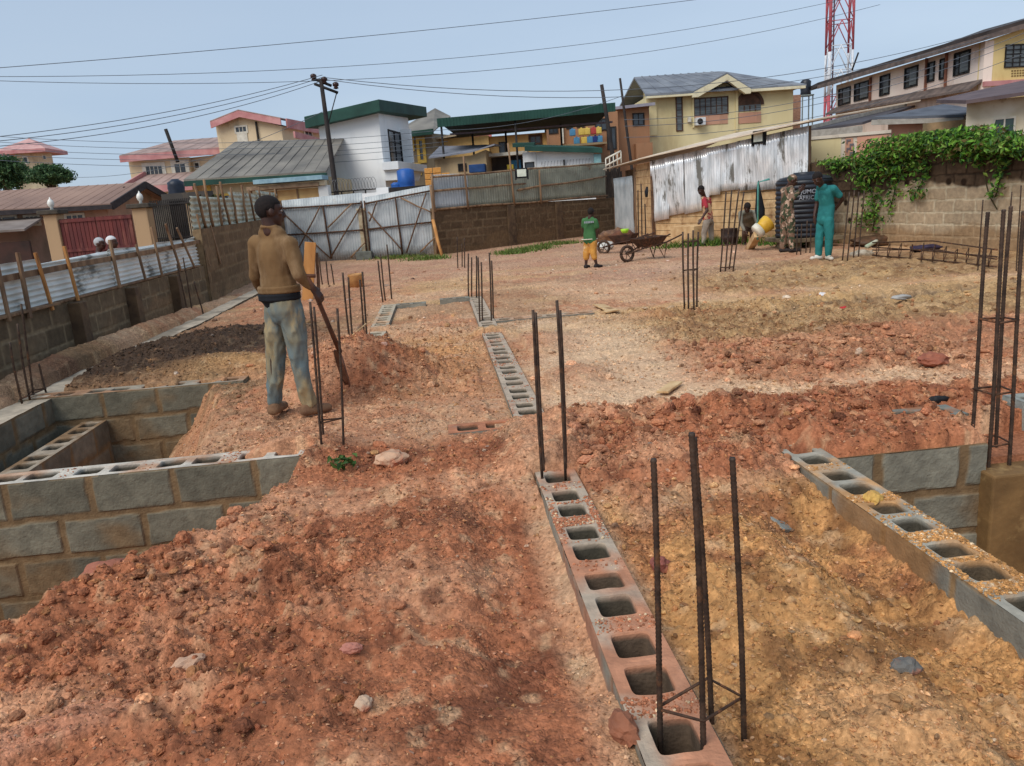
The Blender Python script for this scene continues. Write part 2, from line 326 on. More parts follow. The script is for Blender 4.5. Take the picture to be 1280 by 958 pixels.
def soil_colour(x, y):
    rough, red, ochre, pale, dark, yel, w, w2 = zones(x, y)
    c = lambda *a: np.array(lin(*a))
    base = c(200, 160, 126); R = c(167, 107, 76); R2 = c(198, 146, 112); R3 = c(116, 70, 50); O = c(188, 140, 90); O2 = c(138, 98, 62); P = c(218, 186, 152); D = c(74, 58, 46); YL = c(176, 142, 102); YD = c(138, 104, 72)
    n1 = fbm(x*1.7, y*1.7, 0, 61, 4)[:, None]; n2 = fbm(x*7, y*7, 0, 62, 4)[:, None]; n3 = fbm(x*26, y*26, 0, 63, 3)[:, None]; n4 = fbm(x*70, y*70, 0, 64, 2)[:, None]
    M = lambda a, b, t: a*(1-t)+b*t
    col = M(base*np.ones((len(x), 3)), c(184, 132, 100), ss(-.2, .35, n1)); col = M(col, P, .6*ss(.0, .4, n2)*(1-rough[:, None]))
    rc = M(M(R*np.ones_like(col), R2, ss(-.05, .4, n1+.3*n2)), R3, ss(.05, .55, n2+.2*n3-.35*n1)*.75)
    oc = M(M(O*np.ones_like(col), O2, ss(-.1, .35, n2)), c(206, 160, 116), .6*ss(.1, .5, n1))
    oc = M(oc, R, .5*ss(.1, .4, -n1+.2*n2))
    yc = M(YL*np.ones_like(col), YD, ss(-.15, .35, n2+.3*n3))
    lane = box_in(x, y, -.75, .42, 6.2, 9.2, .4)[:, None]; col = M(col, c(200, 148, 98), .8*lane*ss(-.3, .2, n2+.2))
    col = M(col, yc, yel[:, None]); col = M(col, rc, np.clip(red, 0, 1)[:, None]); col = M(col, oc, ochre[:, None]); col = M(col, P, (pale*.75)[:, None]*(1-red[:, None]))
    blot = ss(.05, .4, fbm(x*.8+3, y*.8, 0, 81, 4)+.3*n2[:, 0])[:, None]*ss(5.5, 7.5, y)[:, None]; col = M(col, c(150, 114, 84), .55*blot); blot2 = ss(.1, .45, fbm(x*.6+9, y*1.1, 0, 82, 4))[:, None]*ss(6.5, 9, y)[:, None]; col = M(col, c(206, 170, 120), .5*blot2)
    tr = np.exp(-((y-(8.9+.20*(x-4.2)+.12*w2))/.13)**2)*ss(3.4, 4.2, x)*(1-ss(9, 10, x)); col = M(col, c(118, 100, 84), (.8*tr)[:, None]); tr2 = np.exp(-((y-(12.3+.10*(x-6)+.1*w2))/.15)**2)*ss(5.2, 6, x)*(1-ss(9.5, 10, x)); col = M(col, c(120, 98, 80), (.7*tr2)[:, None])
    gold = gauss(x, y, -2.2, 8.0, .9, .35)[:, None]; col = M(col, c(186, 148, 98), .75*gold)
    col = M(col, D, np.clip(dark*2.0, 0, 1)[:, None]*ss(-.6, .0, n2+.35))
    dk2 = gauss(x, y, -1.95, 7.0, .35, .9, .25)[:, None]; col = M(col, c(112, 86, 58), .8*dk2*ss(-.3, .3, n2))
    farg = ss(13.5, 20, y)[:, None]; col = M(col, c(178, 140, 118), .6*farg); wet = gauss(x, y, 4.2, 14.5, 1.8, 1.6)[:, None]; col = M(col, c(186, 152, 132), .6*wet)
    col = col*(1+.2*n3+.2*n4)
    col = M(col, c(190, 134, 106)*(1+.1*n2), .7*clay(x, y)[:, None])
    vein = ss(.25, .6, fbm(x*11, y*11, 0, 71, 3))[:, None]; col = M(col, c(222, 190, 150), .35*vein*(1-dark[:, None]))
    out = (np.abs(x) > 11)[:, None] | (y > 29)[:, None]; col = np.where(out, c(150, 118, 92)*(1+.1*n1), col)
    return np.clip(col, .01, .9)
soil = mat('soil', (1.16, 1.15, 1.14), (.84, .81, .78), scale=55, rough=.92, bump=.55, bscale=110, attr='Col', fac=(.3, .62), dist=.006, spec=.15, c3=(1.6, 1.56, 1.45), c3s=160, c3f=(.66, .70))
def granular(m):
    # every grain its own tone and its own little bump, two sizes of grain
    t = m.node_tree; N = t.nodes.new; K = t.links.new; p = t.nodes['Principled BSDF']; src = p.inputs['Base Color'].links[0].from_socket; bsrc = p.inputs['Normal'].links[0].from_node
    tc = N('ShaderNodeTexCoord'); nz = N('ShaderNodeTexNoise'); nz.inputs['Scale'].default_value = 30; va = N('ShaderNodeMixRGB'); va.blend_type = 'ADD'; va.inputs['Fac'].default_value = .012; K(tc.outputs['Object'], nz.inputs['Vector']); K(tc.outputs['Object'], va.inputs['Color1']); K(nz.outputs['Color'], va.inputs['Color2'])
    out = src; prev = None; gm = N('ShaderNodeTexNoise'); gm.inputs['Scale'].default_value = 1.9; gm.inputs['Detail'].default_value = 5; K(tc.outputs['Object'], gm.inputs['Vector']); gr = N('ShaderNodeMapRange'); gr.inputs['From Min'].default_value = .42; gr.inputs['From Max'].default_value = .62; gr.inputs['To Min'].default_value = .3; gr.inputs['To Max'].default_value = .75; K(gm.outputs['Fac'], gr.inputs['Value'])
    for sc_, lo, hi, bd in ((38, .74, 1.24, .012), (105, .62, 1.36, .005)):
        v = N('ShaderNodeTexVoronoi'); v.inputs['Scale'].default_value = sc_; K(va.outputs['Color'], v.inputs['Vector']); sx = N('ShaderNodeSeparateColor'); K(v.outputs['Color'], sx.inputs['Color']); r = N('ShaderNodeMapRange'); r.inputs['To Min'].default_value = lo; r.inputs['To Max'].default_value = hi; K(sx.outputs['Red'], r.inputs['Value'])
        mu = N('ShaderNodeVectorMath'); mu.operation = 'SCALE'; K(out, mu.inputs[0]); lp = N('ShaderNodeMapRange'); K(gr.outputs['Result'], lp.inputs['Value']); lp.inputs['To Min'].default_value = 1; K(r.outputs['Result'], lp.inputs['To Max']); K(lp.outputs['Result'], mu.inputs['Scale']); out = mu.outputs['Vector']
        b = N('ShaderNodeBump'); b.invert = True; b.inputs['Strength'].default_value = .7; b.inputs['Distance'].default_value = bd; K(gr.outputs['Result'], b.inputs['Strength']); K(v.outputs['Distance'], b.inputs['Height'])
        if prev: K(prev.outputs['Normal'], b.inputs['Normal'])
        prev = b
    K(prev.outputs['Normal'], bsrc.inputs['Normal']); K(out, p.inputs['Base Color'])
granular(soil)
def geo(a, b, s0, g):
    r = [a]; s = s0
    while abs(r[-1]-a) < abs(b-a): r.append(r[-1]+math.copysign(s, b-a)); s *= g
    return r[1:]
xs = np.array(sorted(geo(-4.3, -600, .03, 1.08)+list(np.arange(-4.3, 4.2, .0125))+geo(4.2, 600, .0125, 1.012)[:0]+list(np.cumsum([.0125*1.012**k for k in range(220)])+4.2)+geo(4.2+sum(.0125*1.012**k for k in range(220)), 600, .2, 1.12)))
yy_ = [0.75]
while yy_[-1] < 24: yy_.append(yy_[-1]+max(.009, .0048*yy_[-1]))
ys = np.array(sorted(geo(.75, -60, .04, 1.15)+yy_+geo(yy_[-1], 900, .25, 1.12)))
XX, YY = np.meshgrid(xs, ys); X_, Y_ = XX.ravel(), YY.ravel()
H_ = height(X_, Y_)
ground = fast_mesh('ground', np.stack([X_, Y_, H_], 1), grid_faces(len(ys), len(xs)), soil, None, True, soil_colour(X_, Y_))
tag(ground, 'red and ochre building site soil with clods and open pits', None, None, 'structure')
def icos(sub=1):
    t = (1+5**.5)/2; v = [(-1, t, 0), (1, t, 0), (-1, -t, 0), (1, -t, 0), (0, -1, t), (0, 1, t), (0, -1, -t), (0, 1, -t), (t, 0, -1), (t, 0, 1), (-t, 0, -1), (-t, 0, 1)]
    f = [(0, 11, 5), (0, 5, 1), (0, 1, 7), (0, 7, 10), (0, 10, 11), (1, 5, 9), (5, 11, 4), (11, 10, 2), (10, 7, 6), (7, 1, 8), (3, 9, 4), (3, 4, 2), (3, 2, 6), (3, 6, 8), (3, 8, 9), (4, 9, 5), (2, 4, 11), (6, 2, 10), (8, 6, 7), (9, 8, 1)]
    v = [np.array(a, float)/np.linalg.norm(a) for a in v]
    for _ in range(sub):
        nf = []; mid = {}
        def md(a, b):
            k = (min(a, b), max(a, b))
            if k not in mid: p = v[a]+v[b]; v.append(p/np.linalg.norm(p)); mid[k] = len(v)-1
            return mid[k]
        for a, b, c in f: x, y, z = md(a, b), md(b, c), md(c, a); nf += [(a, x, z), (b, y, x), (c, z, y), (x, y, z)]
        f = nf
    return np.array(v), np.array(f)
OCTA = (np.array([(1, 0, 0), (0, 1, 0), (-1, 0, 0), (0, -1, 0), (0, 0, 1), (0, 0, -1)], float), np.array([(0, 1, 4), (1, 2, 4), (2, 3, 4), (3, 0, 4), (1, 0, 5), (2, 1, 5), (3, 2, 5), (0, 3, 5)]))
def scatter(name, label, cat, n, xr, yr, size, tone, seed, sub=0, ymode='inv', mask=None, rough=.25, kind='stuff', matn=None, mixk=.55):
    r = np.random.RandomState(seed)
    y = yr[0]*(yr[1]/yr[0])**r.rand(n*3) if ymode == 'inv' else yr[0]+(yr[1]-yr[0])*r.rand(n*3)
    x = xr[0]+(xr[1]-xr[0])*r.rand(n*3)
    keep = np.ones(len(x), bool)
    for (x0, x1, y0, y1) in HOLLOW: keep &= ~((x > x0-.02) & (x < x1+.02) & (y > y0-.02) & (y < y1+.02))
    if mask is not None: keep &= mask(x, y) > r.rand(len(x))
    x, y = x[keep][:n], y[keep][:n]; n = len(x)
    z = height(x, y); bv, bf = icos(sub) if sub >= 0 else OCTA; k = len(bv)
    s = size[0]*(size[1]/size[0])**(r.rand(n)**1.6)*(1+.0*y); s = s*np.clip(y/3.5, .8, 1.45)
    V = bv[None]*(1+rough*r.randn(n, k, 1)*.5); V = V*(1+.35*r.randn(n, 1, 3)).clip(.4, 1.7)*s[:, None, None]
    a = r.rand(n)*6.28; ca, sa = np.cos(a)[:, None], np.sin(a)[:, None]; V = np.stack([V[..., 0]*ca-V[..., 1]*sa, V[..., 0]*sa+V[..., 1]*ca, V[..., 2]*.75], -1)
    V += np.stack([x, y, z+s*.15], 1)[:, None]
    F = bf[None]+np.arange(n)[:, None, None]*k
    base = soil_colour(x, y); t = np.array([lin(*c) for c in tone]); pick = r.randint(0, len(tone), n); mixf = mixk*r.rand(n)[:, None]**.6*(1-.85*np.clip(zones(x, y)[4]*1.6, 0, 1))[:, None]
    c = (base*(1-mixf)+t[pick]*mixf)*(1+.25*r.randn(n, 1)).clip(.5, 1.5)
    o = fast_mesh(name, V.reshape(-1, 3), F.reshape(-1, 3), matn or soil, None, False, np.repeat(c.clip(0, .9), k, 0))
    return tag(o, label, cat, None, kind)
crmask = lambda x, y: np.clip(zones(x, y)[0]*1.3+.06+.35*ss(0, .4, fbm(x*2.2, y*2.2, 0, 77, 3)), 0, 1)
scatter('soil_crumbs', 'small crumbs of red and ochre soil strewn over the site', 'soil crumbs', 150000, (-3.9, 4.5), (1.3, 10), (.0022, .0105), [(150, 96, 72), (186, 138, 104), (196, 150, 100), (112, 72, 56), (206, 170, 136)], 5, -1, 'inv', crmask)
scatter('gravel', 'pale stones and small gravel lying loose on the soil', 'gravel', 9000, (-3.9, 8), (1.3, 20), (.003, .010), [(225, 205, 180), (205, 160, 130), (150, 140, 130), (230, 190, 140)], 6, 1, 'inv')
scatter('soil_clumps', 'fist sized clods of red earth lying about', 'soil clods', 1700, (-3.9, 8), (1.4, 22), (.010, .026), [(160, 96, 70), (190, 130, 96), (150, 100, 70), (186, 146, 96)], 7, 2, 'inv', lambda x, y: np.clip(zones(x, y)[0]**2, .02, 1), .12)
scatter('twigs', 'thin splinters and dry stalks scattered on the soil', 'twigs', 500, (-3.6, 9.5), (3, 22), (.006, .012), [(200, 170, 130), (110, 90, 70), (160, 140, 110)], 18, 0, 'inv', None, .1) if False else None
scatter('heap_clods', 'broken crumbly clods heaped along the edge of the left pit', 'soil clods', 900, (-2.2, -.2), (2.0, 4.4), (.008, .034), [(150, 94, 66), (176, 118, 84), (190, 134, 84), (120, 74, 54)], 27, 2, 'lin', lambda x, y: np.clip(gauss(x, y, -1.35, 3.15, .42, .75)+.5*gauss(x, y, -1.0, 2.5, .4, .4), 0, 1), .16)
scatter('band_clods', 'broken red clods in the raised band of earth before the right pit', 'soil clods', 1300, (.6, 4.2), (4.0, 7.2), (.008, .030), [(150, 90, 68), (176, 116, 88), (196, 146, 110), (120, 72, 56)], 28, 2, 'lin', lambda x, y: np.clip(zones(x, y)[1]*zones(x, y)[0], 0, 1)*(1-(x > 2.0)*(y < 4.0)*1.), .16)
scatter('ochre_lumps', 'small yellow brown lumps in the soil between the two block walls', 'soil clods', 700, (.7, 1.75), (1.4, 3.7), (.005, .018), [(190, 144, 88), (206, 166, 110), (150, 112, 74), (112, 100, 88)], 29, 1, 'lin', None, .16)
scatter('litter', 'pale scraps of rubbish and chips trodden into the ground', 'litter', 420, (-3.6, 9.5), (6, 24), (.008, .03), [(225, 222, 214), (200, 196, 190), (120, 120, 118), (90, 84, 80)], 8, 1, 'inv', lambda x, y: np.clip(.15+gauss(x, y, 4.2, 9.8, 2.2, .5)+gauss(x, y, -2.6, 13, 1, 4)+gauss(x, y, 5, 17, 3, 1), 0, 1))

# ---------------------------------------------------------------- single stones and scraps you can point at
def rock(name, label, cat, px, py, r, tone, seed, sink=.35, jit=.22, rot=0., flat=None, z=None, rg=1.):
    p = G(px, py, 0); zz = Z(p[0], p[1]) if z is None else z; p = G(px, py, zz)
    b = MB(); bv, bf = icos(2 if rg else 3); V = bv*(1+jit*1.5*fbm(bv[:, 0]*1.6+seed, bv[:, 1]*1.6, bv[:, 2]*1.6, seed, 4)[:, None]); V = V*np.array(r)*(1+.10*rg*np.round(2*fbm(bv[:, 0]*3+seed, bv[:, 1]*3, bv[:, 2]*3, seed+9, 2))[:, None]+.05*fbm(bv[:, 0]*7, bv[:, 1]*7, bv[:, 2]*7, seed+5, 3)[:, None])
    V = np.sign(V)*np.abs(V)**1.0; ca, sa = math.cos(rot), math.sin(rot); V = np.stack([V[:, 0]*ca-V[:, 1]*sa, V[:, 0]*sa+V[:, 1]*ca, V[:, 2]], 1)
    b.add(V+[p[0], p[1], zz+r[2]*(1-sink)], bf)
    t = np.array(lin(*tone)); m = mat('rock_%d' % seed, tuple(t*.95), tuple(t*.55), scale=9, rough=.85, bump=.5, bscale=45, c3=lin(176, 112, 84), c3s=7, c3f=(.5, .62))
    return tag(b.build(name, m, None, not rg), label, cat)
rock('rock', 'round pale tan stone lying alone in the middle of the red track', 'stone', 490, 580, (.10, .075, .05), (214, 172, 140), 101)
rock('rock', 'knobbly white and tan stone on the crumbly mound at lower left', 'stone', 238, 836, (.06, .034, .028), (214, 172, 142), 102, .3, .35, .3)
rock('rock', 'angular orange rock leaning on the near end of the middle block wall', 'stone', 778, 920, (.034, .055, .045), (158, 102, 76), 103, .4, .3, .4)
rock('rock', 'grey stone half sunk in the ochre soil near the lower right', 'stone', 1130, 840, (.05, .035, .03), (120, 116, 110), 105, .3, .3)
rock('rock', 'bright yellow lump of earth resting on top of the right block wall', 'stone', 1090, 632, (.05, .04, .035), (224, 178, 96), 106, .1, .3, 0, None, .03)
rock('clay_clod', 'big red clod perched on the pit edge at the left', 'clay lump', 135, 722, (.12, .09, .05), (172, 108, 86), 108, .4, .25)
rock('rock', 'dull red stone beside the right side of the middle block wall', 'stone', 825, 712, (.045, .05, .035), (150, 88, 76), 109, .3, .3)
rock('rock', 'large reddish boulder clod in the red band behind the right pit', 'stone', 1166, 455, (.12, .09, .06), (160, 96, 74), 110, .4, .25)
rock('rock', 'pale flattened stone in the trampled soil left of the middle wall', 'stone', 455, 882, (.025, .04, .014), (214, 180, 150), 111, .4, .3)
rock('rock', 'small pink stone with grey chip near the lower middle', 'stone', 440, 815, (.035, .025, .02), (196, 130, 112), 112, .3, .3)
# ---------------------------------------------------------------- block walls
concrete = mat('rough_concrete', (1.05, 1.05, 1.04), (.78, .78, .78), scale=14, rough=.9, bump=.7, bscale=70, attr='Col', spec=.15, dist=.006)
def face_grid(F, s0, s1, z0, z1, res, bl, ch, mort, cb, cm, disp=.006, d=0., wob=.012, seed=0, flip=False, colfn=None, zb=None):
    """block-work face: joints sunk, blocks proud and uneven, true displacement"""
    ns = max(2, int((s1-s0)/res)+1); nz = max(2, int((z1-z0)/res)+1)
    S, T = np.meshgrid(np.linspace(s0, s1, ns), np.linspace(0, 1, nz)); Zt = z1 if not callable(colfn) or zb is None else z1
    S = S.ravel(); T = T.ravel(); ZZ = z0+(z1-z0)*T if zb is None else z0+(zb(S)-z0)*T
    ws = S+wob*fbm(S*5, ZZ*5, 0, seed+1, 3)*2; wz = ZZ+wob*fbm(S*5, ZZ*5, 0, seed+2, 3)*2
    row = np.floor((wz-z1)/ch); fv = (wz-z1)/ch-row; fv = np.where((row == -1) & (fv > .5), .5, fv); ua = ws/bl+.5*(row % 2)+.13*_h(row, row*0, row*0, seed); colm = np.floor(ua); fu = ua-colm
    e = np.minimum(np.minimum(fu, 1-fu)*bl, np.minimum(fv, 1-fv)*ch)-mort*(.5+.35*fbm(S*9, ZZ*9, 0, seed+5, 2)); mk = ss(0, .014, e)
    idr = _h(colm, row, row*0, seed+4); cb = np.array(cb); cm = np.array(cm)
    c = cm[None]*(1+.2*fbm(S*12, ZZ*12, 0, seed+6, 3)[:, None])*(1-mk[:, None])+mk[:, None]*cb[None]*(.82+.36*idr[:, None])*(1+.22*fbm(S*6, ZZ*6, 0, seed+7, 4)[:, None])
    if colfn: c = colfn(S, ZZ, c, mk)
    dd = d+disp*mk*(1+.5*fbm(S*9, ZZ*9, 0, seed+8, 4))+.25*disp*fbm(S*40, ZZ*40, 0, seed+9, 3)+disp*.7*(idr-.5)*mk
    V = np.stack([F.a[0]+F.u[0]*S+F.n[0]*dd, F.a[1]+F.u[1]*S+F.n[1]*dd, ZZ], 1); Fc = grid_faces(nz, ns)
    return V, Fc, np.clip(c, .005, .95)
def join(parts):
    V = []; Fs = []; C = []; n = 0
    for v, f, c in parts: V.append(v); Fs.append(f+n); C.append(c); n += len(v)
    return np.concatenate(V), np.concatenate(Fs), np.concatenate(C)
def solid(F, s0, s1, z0, z1f, d0, d1, c, k=24, colfn=None):
    """plain body behind a face: strips so the top may slope"""
    S = np.linspace(s0, s1, k); zt = z1f(S) if callable(z1f) else np.full(k, z1f)
    P = lambda s, z, d: np.stack([F.a[0]+F.u[0]*s+F.n[0]*d, F.a[1]+F.u[1]*s+F.n[1]*d, z+0*s], 1)
    V = np.concatenate([P(S, zt, d1), P(S, zt, d0), P(S, np.full(k, z0), d0), P(S, np.full(k, z0), d1)])
    f = []
    for i in range(k-1):
        f += [(i, i+1, k+i+1, k+i), (k+i, k+i+1, 2*k+i+1, 2*k+i)]
    f += [(0, k, 2*k, 3*k), (k-1, 4*k-1, 3*k-1, 2*k-1)]
    C = np.tile(np.array(c), (len(V), 1)); return V, np.array(f), C
def block_wall(name, label, A, B, z0, z1, thick, res, bl, ch, mort, cb, cm, disp=.006, wob=.01, seed=0, colfn=None, parent=None, back=False, cat='wall', topc=None):
    F = Fac(A, B); zf = z1 if callable(z1) else (lambda s: np.full(np.shape(s), z1)); zm = float(np.max(zf(np.array([0, F.L]))))
    parts = [face_grid(F, 0, F.L, z0, zm, res, bl, ch, mort, cb, cm, disp, 0, wob, seed, False, colfn, zf)]
    parts.append(solid(F, 0, F.L, z0, lambda s: zf(s)-.002, -thick, -.004, topc or cm))
    V, f, c = join(parts); o = fast_mesh(name, V, f, concrete, parent, False, c)
    if parent is None: tag(o, label, cat)
    return o, F
def hollow_wall(name, label, axis, a0, a1, v0, zt, depth, cb, dirt, dirtf, seed=0, w=.225, res=.02, cm=None, cells=True, ctop=None, fres=(True, True), bl=.47, ch=.235, mort=.012, fdisp=.004, colfn=None, parent=None, cat='wall'):
    """a course of hollow blocks seen from above: rounded cells, rough top, block faces on both long sides.
       axis 'y': runs along +y at x from v0;  axis 'x': runs along +x at y from v0"""
    Pt = (lambda u, v, z: np.stack([v0+v+0*u, a0+u, z+0*u], -1)) if axis == 'y' else (lambda u, v, z: np.stack([a0+u, v0+v+0*u, z+0*u], -1))
    Ln = a1-a0; r = np.random.RandomState(seed); N = 32; V = []; Fq = []; C = []; n = 0
    nb = int(round(Ln/.47)); bl_ = Ln/nb; k = bl_/.47
    def ringrect(u0, u1, w0, w1):
        t = (np.arange(N)+.5)/N*2*math.pi; cx, cy = np.cos(t), np.sin(t); m = np.maximum(np.abs(cx), np.abs(cy)); return (u0+u1)/2+(u1-u0)/2*cx/m, (w0+w1)/2+(w1-w0)/2*cy/m
    corners = []
    for b in range(nb):
        ub = b*bl_
        for q, (ua, uz, uc) in enumerate([(0, .235, .135), (.235, .47, .335)]):
            ua, uz, uc = ub+ua*k, ub+uz*k, ub+uc*k; hl = .074*k*(1+.05*r.randn()); hw = .069*(1+.04*r.randn())
            # exact rectangle outline: 8 points per side incl. corners
            side = np.linspace(0, 1, 9)[:-1]
            ou = np.concatenate([ua+(uz-ua)*side, np.full(8, uz), uz-(uz-ua)*side, np.full(8, ua)]); ov = np.concatenate([np.zeros(8), w*side, np.full(8, w), w-w*side])
            ang = np.arctan2((ov-w/2)/(w/2), (ou-uc)/((uz-ua)/2)); cx, cy = np.cos(ang), np.sin(ang)
            p = .32; hu = uc+hl*np.sign(cx)*np.abs(cx)**p; hv = w/2+hw*np.sign(cy)*np.abs(cy)**p
            rings = []
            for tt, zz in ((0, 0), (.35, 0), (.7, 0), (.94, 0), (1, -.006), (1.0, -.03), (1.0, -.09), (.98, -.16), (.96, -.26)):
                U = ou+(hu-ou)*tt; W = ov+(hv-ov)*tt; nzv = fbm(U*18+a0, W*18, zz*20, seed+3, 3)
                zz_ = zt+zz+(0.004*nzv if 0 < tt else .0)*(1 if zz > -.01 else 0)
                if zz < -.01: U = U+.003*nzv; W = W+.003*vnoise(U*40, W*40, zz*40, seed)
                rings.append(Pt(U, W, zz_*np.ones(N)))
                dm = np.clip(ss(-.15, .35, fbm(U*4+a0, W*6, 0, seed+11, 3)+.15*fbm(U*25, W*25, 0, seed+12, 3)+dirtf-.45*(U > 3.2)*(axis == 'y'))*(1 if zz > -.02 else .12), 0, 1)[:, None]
                cc = np.array(ctop or cb)[None]*(1+.12*nzv[:, None]) if zz > -.02 else np.array(lin(86, 81, 70))[None]*(1+.15*nzv[:, None])  # cell walls take a darker colour that imitates shade inside the hollows
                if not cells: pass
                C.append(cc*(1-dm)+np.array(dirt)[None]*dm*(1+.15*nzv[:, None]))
            V.append(np.concatenate(rings)); R = len(rings)
            for i in range(R-1):
                for j in range(N): Fq.append((n+i*N+j, n+i*N+(j+1) % N, n+(i+1)*N+(j+1) % N, n+(i+1)*N+j))
            n += R*N
    parts = [(np.concatenate(V), np.array(Fq), np.concatenate(C))]
    cm = cm or cb
    if axis == 'y': FL = [Fac((v0, a1), (v0, a0)), Fac((v0+w, a0), (v0+w, a1))]
    else: FL = [Fac((a0, v0), (a1, v0)), Fac((a1, v0+w), (a0, v0+w))]
    for F, on in zip(FL, fres):
        if on: parts.append(face_grid(F, 0, F.L, zt-depth, zt-.0005, res, bl, ch, mort, cb, cm, fdisp, -.002, .006, seed+20, False, colfn))
        else: parts.append(solid(F, 0, F.L, zt-depth, zt-.0005, -.03, 0, cm, 2))
    for (e0, e1) in (((0, 0), (0, w)), ((Ln, w), (Ln, 0))):
        pa = Pt(np.array(e0[0]*1.), np.array(e0[1]*1.), np.array(0.)); pb = Pt(np.array(e1[0]*1.), np.array(e1[1]*1.), np.array(0.))
        if axis == 'y': pa, pb = pb, pa
        F = Fac(pb, pa) if True else None; parts.append(face_grid(F, 0, F.L, zt-depth, zt-.0005, .03, bl, ch, mort, cb, cm, .002, 0, .01, seed+30, False, colfn))
    Vv, ff, cc = join(parts); o = fast_mesh(name, Vv, ff, concrete, parent, False, cc)
    if parent is None: tag(o, label, cat)
    return o
GREY = lin(138, 134, 122); GREYB = lin(128, 130, 120); GREYL = lin(170, 168, 158); MUD = lin(128, 104, 76); REDD = lin(190, 134, 104); OCHD = lin(196, 150, 104); BRN = lin(118, 98, 76)
def muddy(amount, z0, c=MUD, seed=5):
    def fn(S, Zz, col, mk):
        m = ss(.0, .5, fbm(S*2.2, Zz*3.5, 0, seed, 4)+amount-(Zz-z0)*.9)[:, None]*.85; return col*(1-m)+np.array(c)[None]*m*(1+.15*fbm(S*20, Zz*20, 0, seed+1, 3)[:, None])
    return fn
WT = .05
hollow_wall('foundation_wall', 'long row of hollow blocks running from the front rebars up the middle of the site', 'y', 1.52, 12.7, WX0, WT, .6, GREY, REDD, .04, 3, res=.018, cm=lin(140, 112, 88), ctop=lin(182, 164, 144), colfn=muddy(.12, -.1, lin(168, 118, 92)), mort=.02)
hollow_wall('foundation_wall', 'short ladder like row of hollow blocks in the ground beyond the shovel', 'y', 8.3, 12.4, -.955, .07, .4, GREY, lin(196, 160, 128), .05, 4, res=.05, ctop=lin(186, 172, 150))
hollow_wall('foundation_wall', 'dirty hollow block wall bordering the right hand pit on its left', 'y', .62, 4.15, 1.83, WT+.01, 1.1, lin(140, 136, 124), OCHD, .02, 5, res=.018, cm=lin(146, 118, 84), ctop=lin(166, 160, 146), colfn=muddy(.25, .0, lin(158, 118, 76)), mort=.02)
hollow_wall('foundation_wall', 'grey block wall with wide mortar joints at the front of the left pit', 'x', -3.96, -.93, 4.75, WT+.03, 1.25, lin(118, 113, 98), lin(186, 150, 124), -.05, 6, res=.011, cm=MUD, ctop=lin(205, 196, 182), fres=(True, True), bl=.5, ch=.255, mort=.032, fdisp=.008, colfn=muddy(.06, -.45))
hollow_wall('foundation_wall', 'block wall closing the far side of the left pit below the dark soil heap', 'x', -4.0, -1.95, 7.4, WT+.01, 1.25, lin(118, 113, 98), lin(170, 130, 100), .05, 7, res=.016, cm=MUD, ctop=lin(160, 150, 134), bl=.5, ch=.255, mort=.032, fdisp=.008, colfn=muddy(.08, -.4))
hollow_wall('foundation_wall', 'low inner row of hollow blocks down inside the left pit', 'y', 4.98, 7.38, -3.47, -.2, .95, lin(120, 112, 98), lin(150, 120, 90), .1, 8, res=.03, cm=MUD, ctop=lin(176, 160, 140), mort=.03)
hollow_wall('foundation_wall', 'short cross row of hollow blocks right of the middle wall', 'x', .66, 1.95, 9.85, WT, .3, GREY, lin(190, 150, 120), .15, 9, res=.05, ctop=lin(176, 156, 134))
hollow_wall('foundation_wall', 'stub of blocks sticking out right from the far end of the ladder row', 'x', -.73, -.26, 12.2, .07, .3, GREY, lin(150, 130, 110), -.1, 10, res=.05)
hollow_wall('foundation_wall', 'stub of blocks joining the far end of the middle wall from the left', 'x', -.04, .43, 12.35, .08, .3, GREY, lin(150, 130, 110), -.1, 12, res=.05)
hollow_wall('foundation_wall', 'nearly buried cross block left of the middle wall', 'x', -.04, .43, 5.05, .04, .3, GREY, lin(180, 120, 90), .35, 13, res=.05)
def wall_crumbs(specs, seed=5):
    r = np.random.RandomState(seed); X = []; Yv = []; Zv = []
    for (ax_, a0, a1, v0, zt, n, w, lim) in specs:
        u = r.rand(n)*(lim[1]-lim[0])+lim[0]-a0; v = r.rand(n)*w; nb = int(round((a1-a0)/.47)); bl = (a1-a0)/nb; m = np.mod(u, bl)/bl*.47
        cell = ((np.abs(m-.135) < .082) | (np.abs(m-.335) < .082)) & (np.abs(v-w/2) < .078); wl = vnoise(u*2.1, u*0, 0, seed+n) + .8*(1-cell)*((m < .05) | (m > .42)); k = ~cell & (wl > r.rand(n)*1.4-.2)
        u, v = u[k], v[k]; X.append((v0+v) if ax_ == 'y' else (a0+u)); Yv.append((a0+u) if ax_ == 'y' else (v0+v)); Zv.append(np.full(len(u), zt))
    x, y, z = map(np.concatenate, (X, Yv, Zv)); n = len(x); s = .0018*(4.2**(r.rand(n)**1.8)); bv, bf = icos(1); V = bv[None]*(1+.15*r.randn(n, len(bv), 1))*s[:, None, None]*np.array([1, 1, .7]); V += np.stack([x, y, z+s*.3], 1)[:, None]
    c = np.where((x > 1.5)[:, None], np.array(lin(196, 146, 92)), np.array(lin(176, 116, 86)))*(.65+.7*r.rand(n, 1)); c = np.where(r.rand(n, 1) < .1, np.array(lin(222, 196, 160)), c)
    tag(fast_mesh('wall_crumbs', V.reshape(-1, 3), (bf[None]+np.arange(n)[:, None, None]*len(bv)).reshape(-1, 3), soil, None, False, np.repeat(c, len(bv), 0)), 'crumbs of soil and mortar lying on top of the block walls', 'soil crumbs', None, 'stuff')
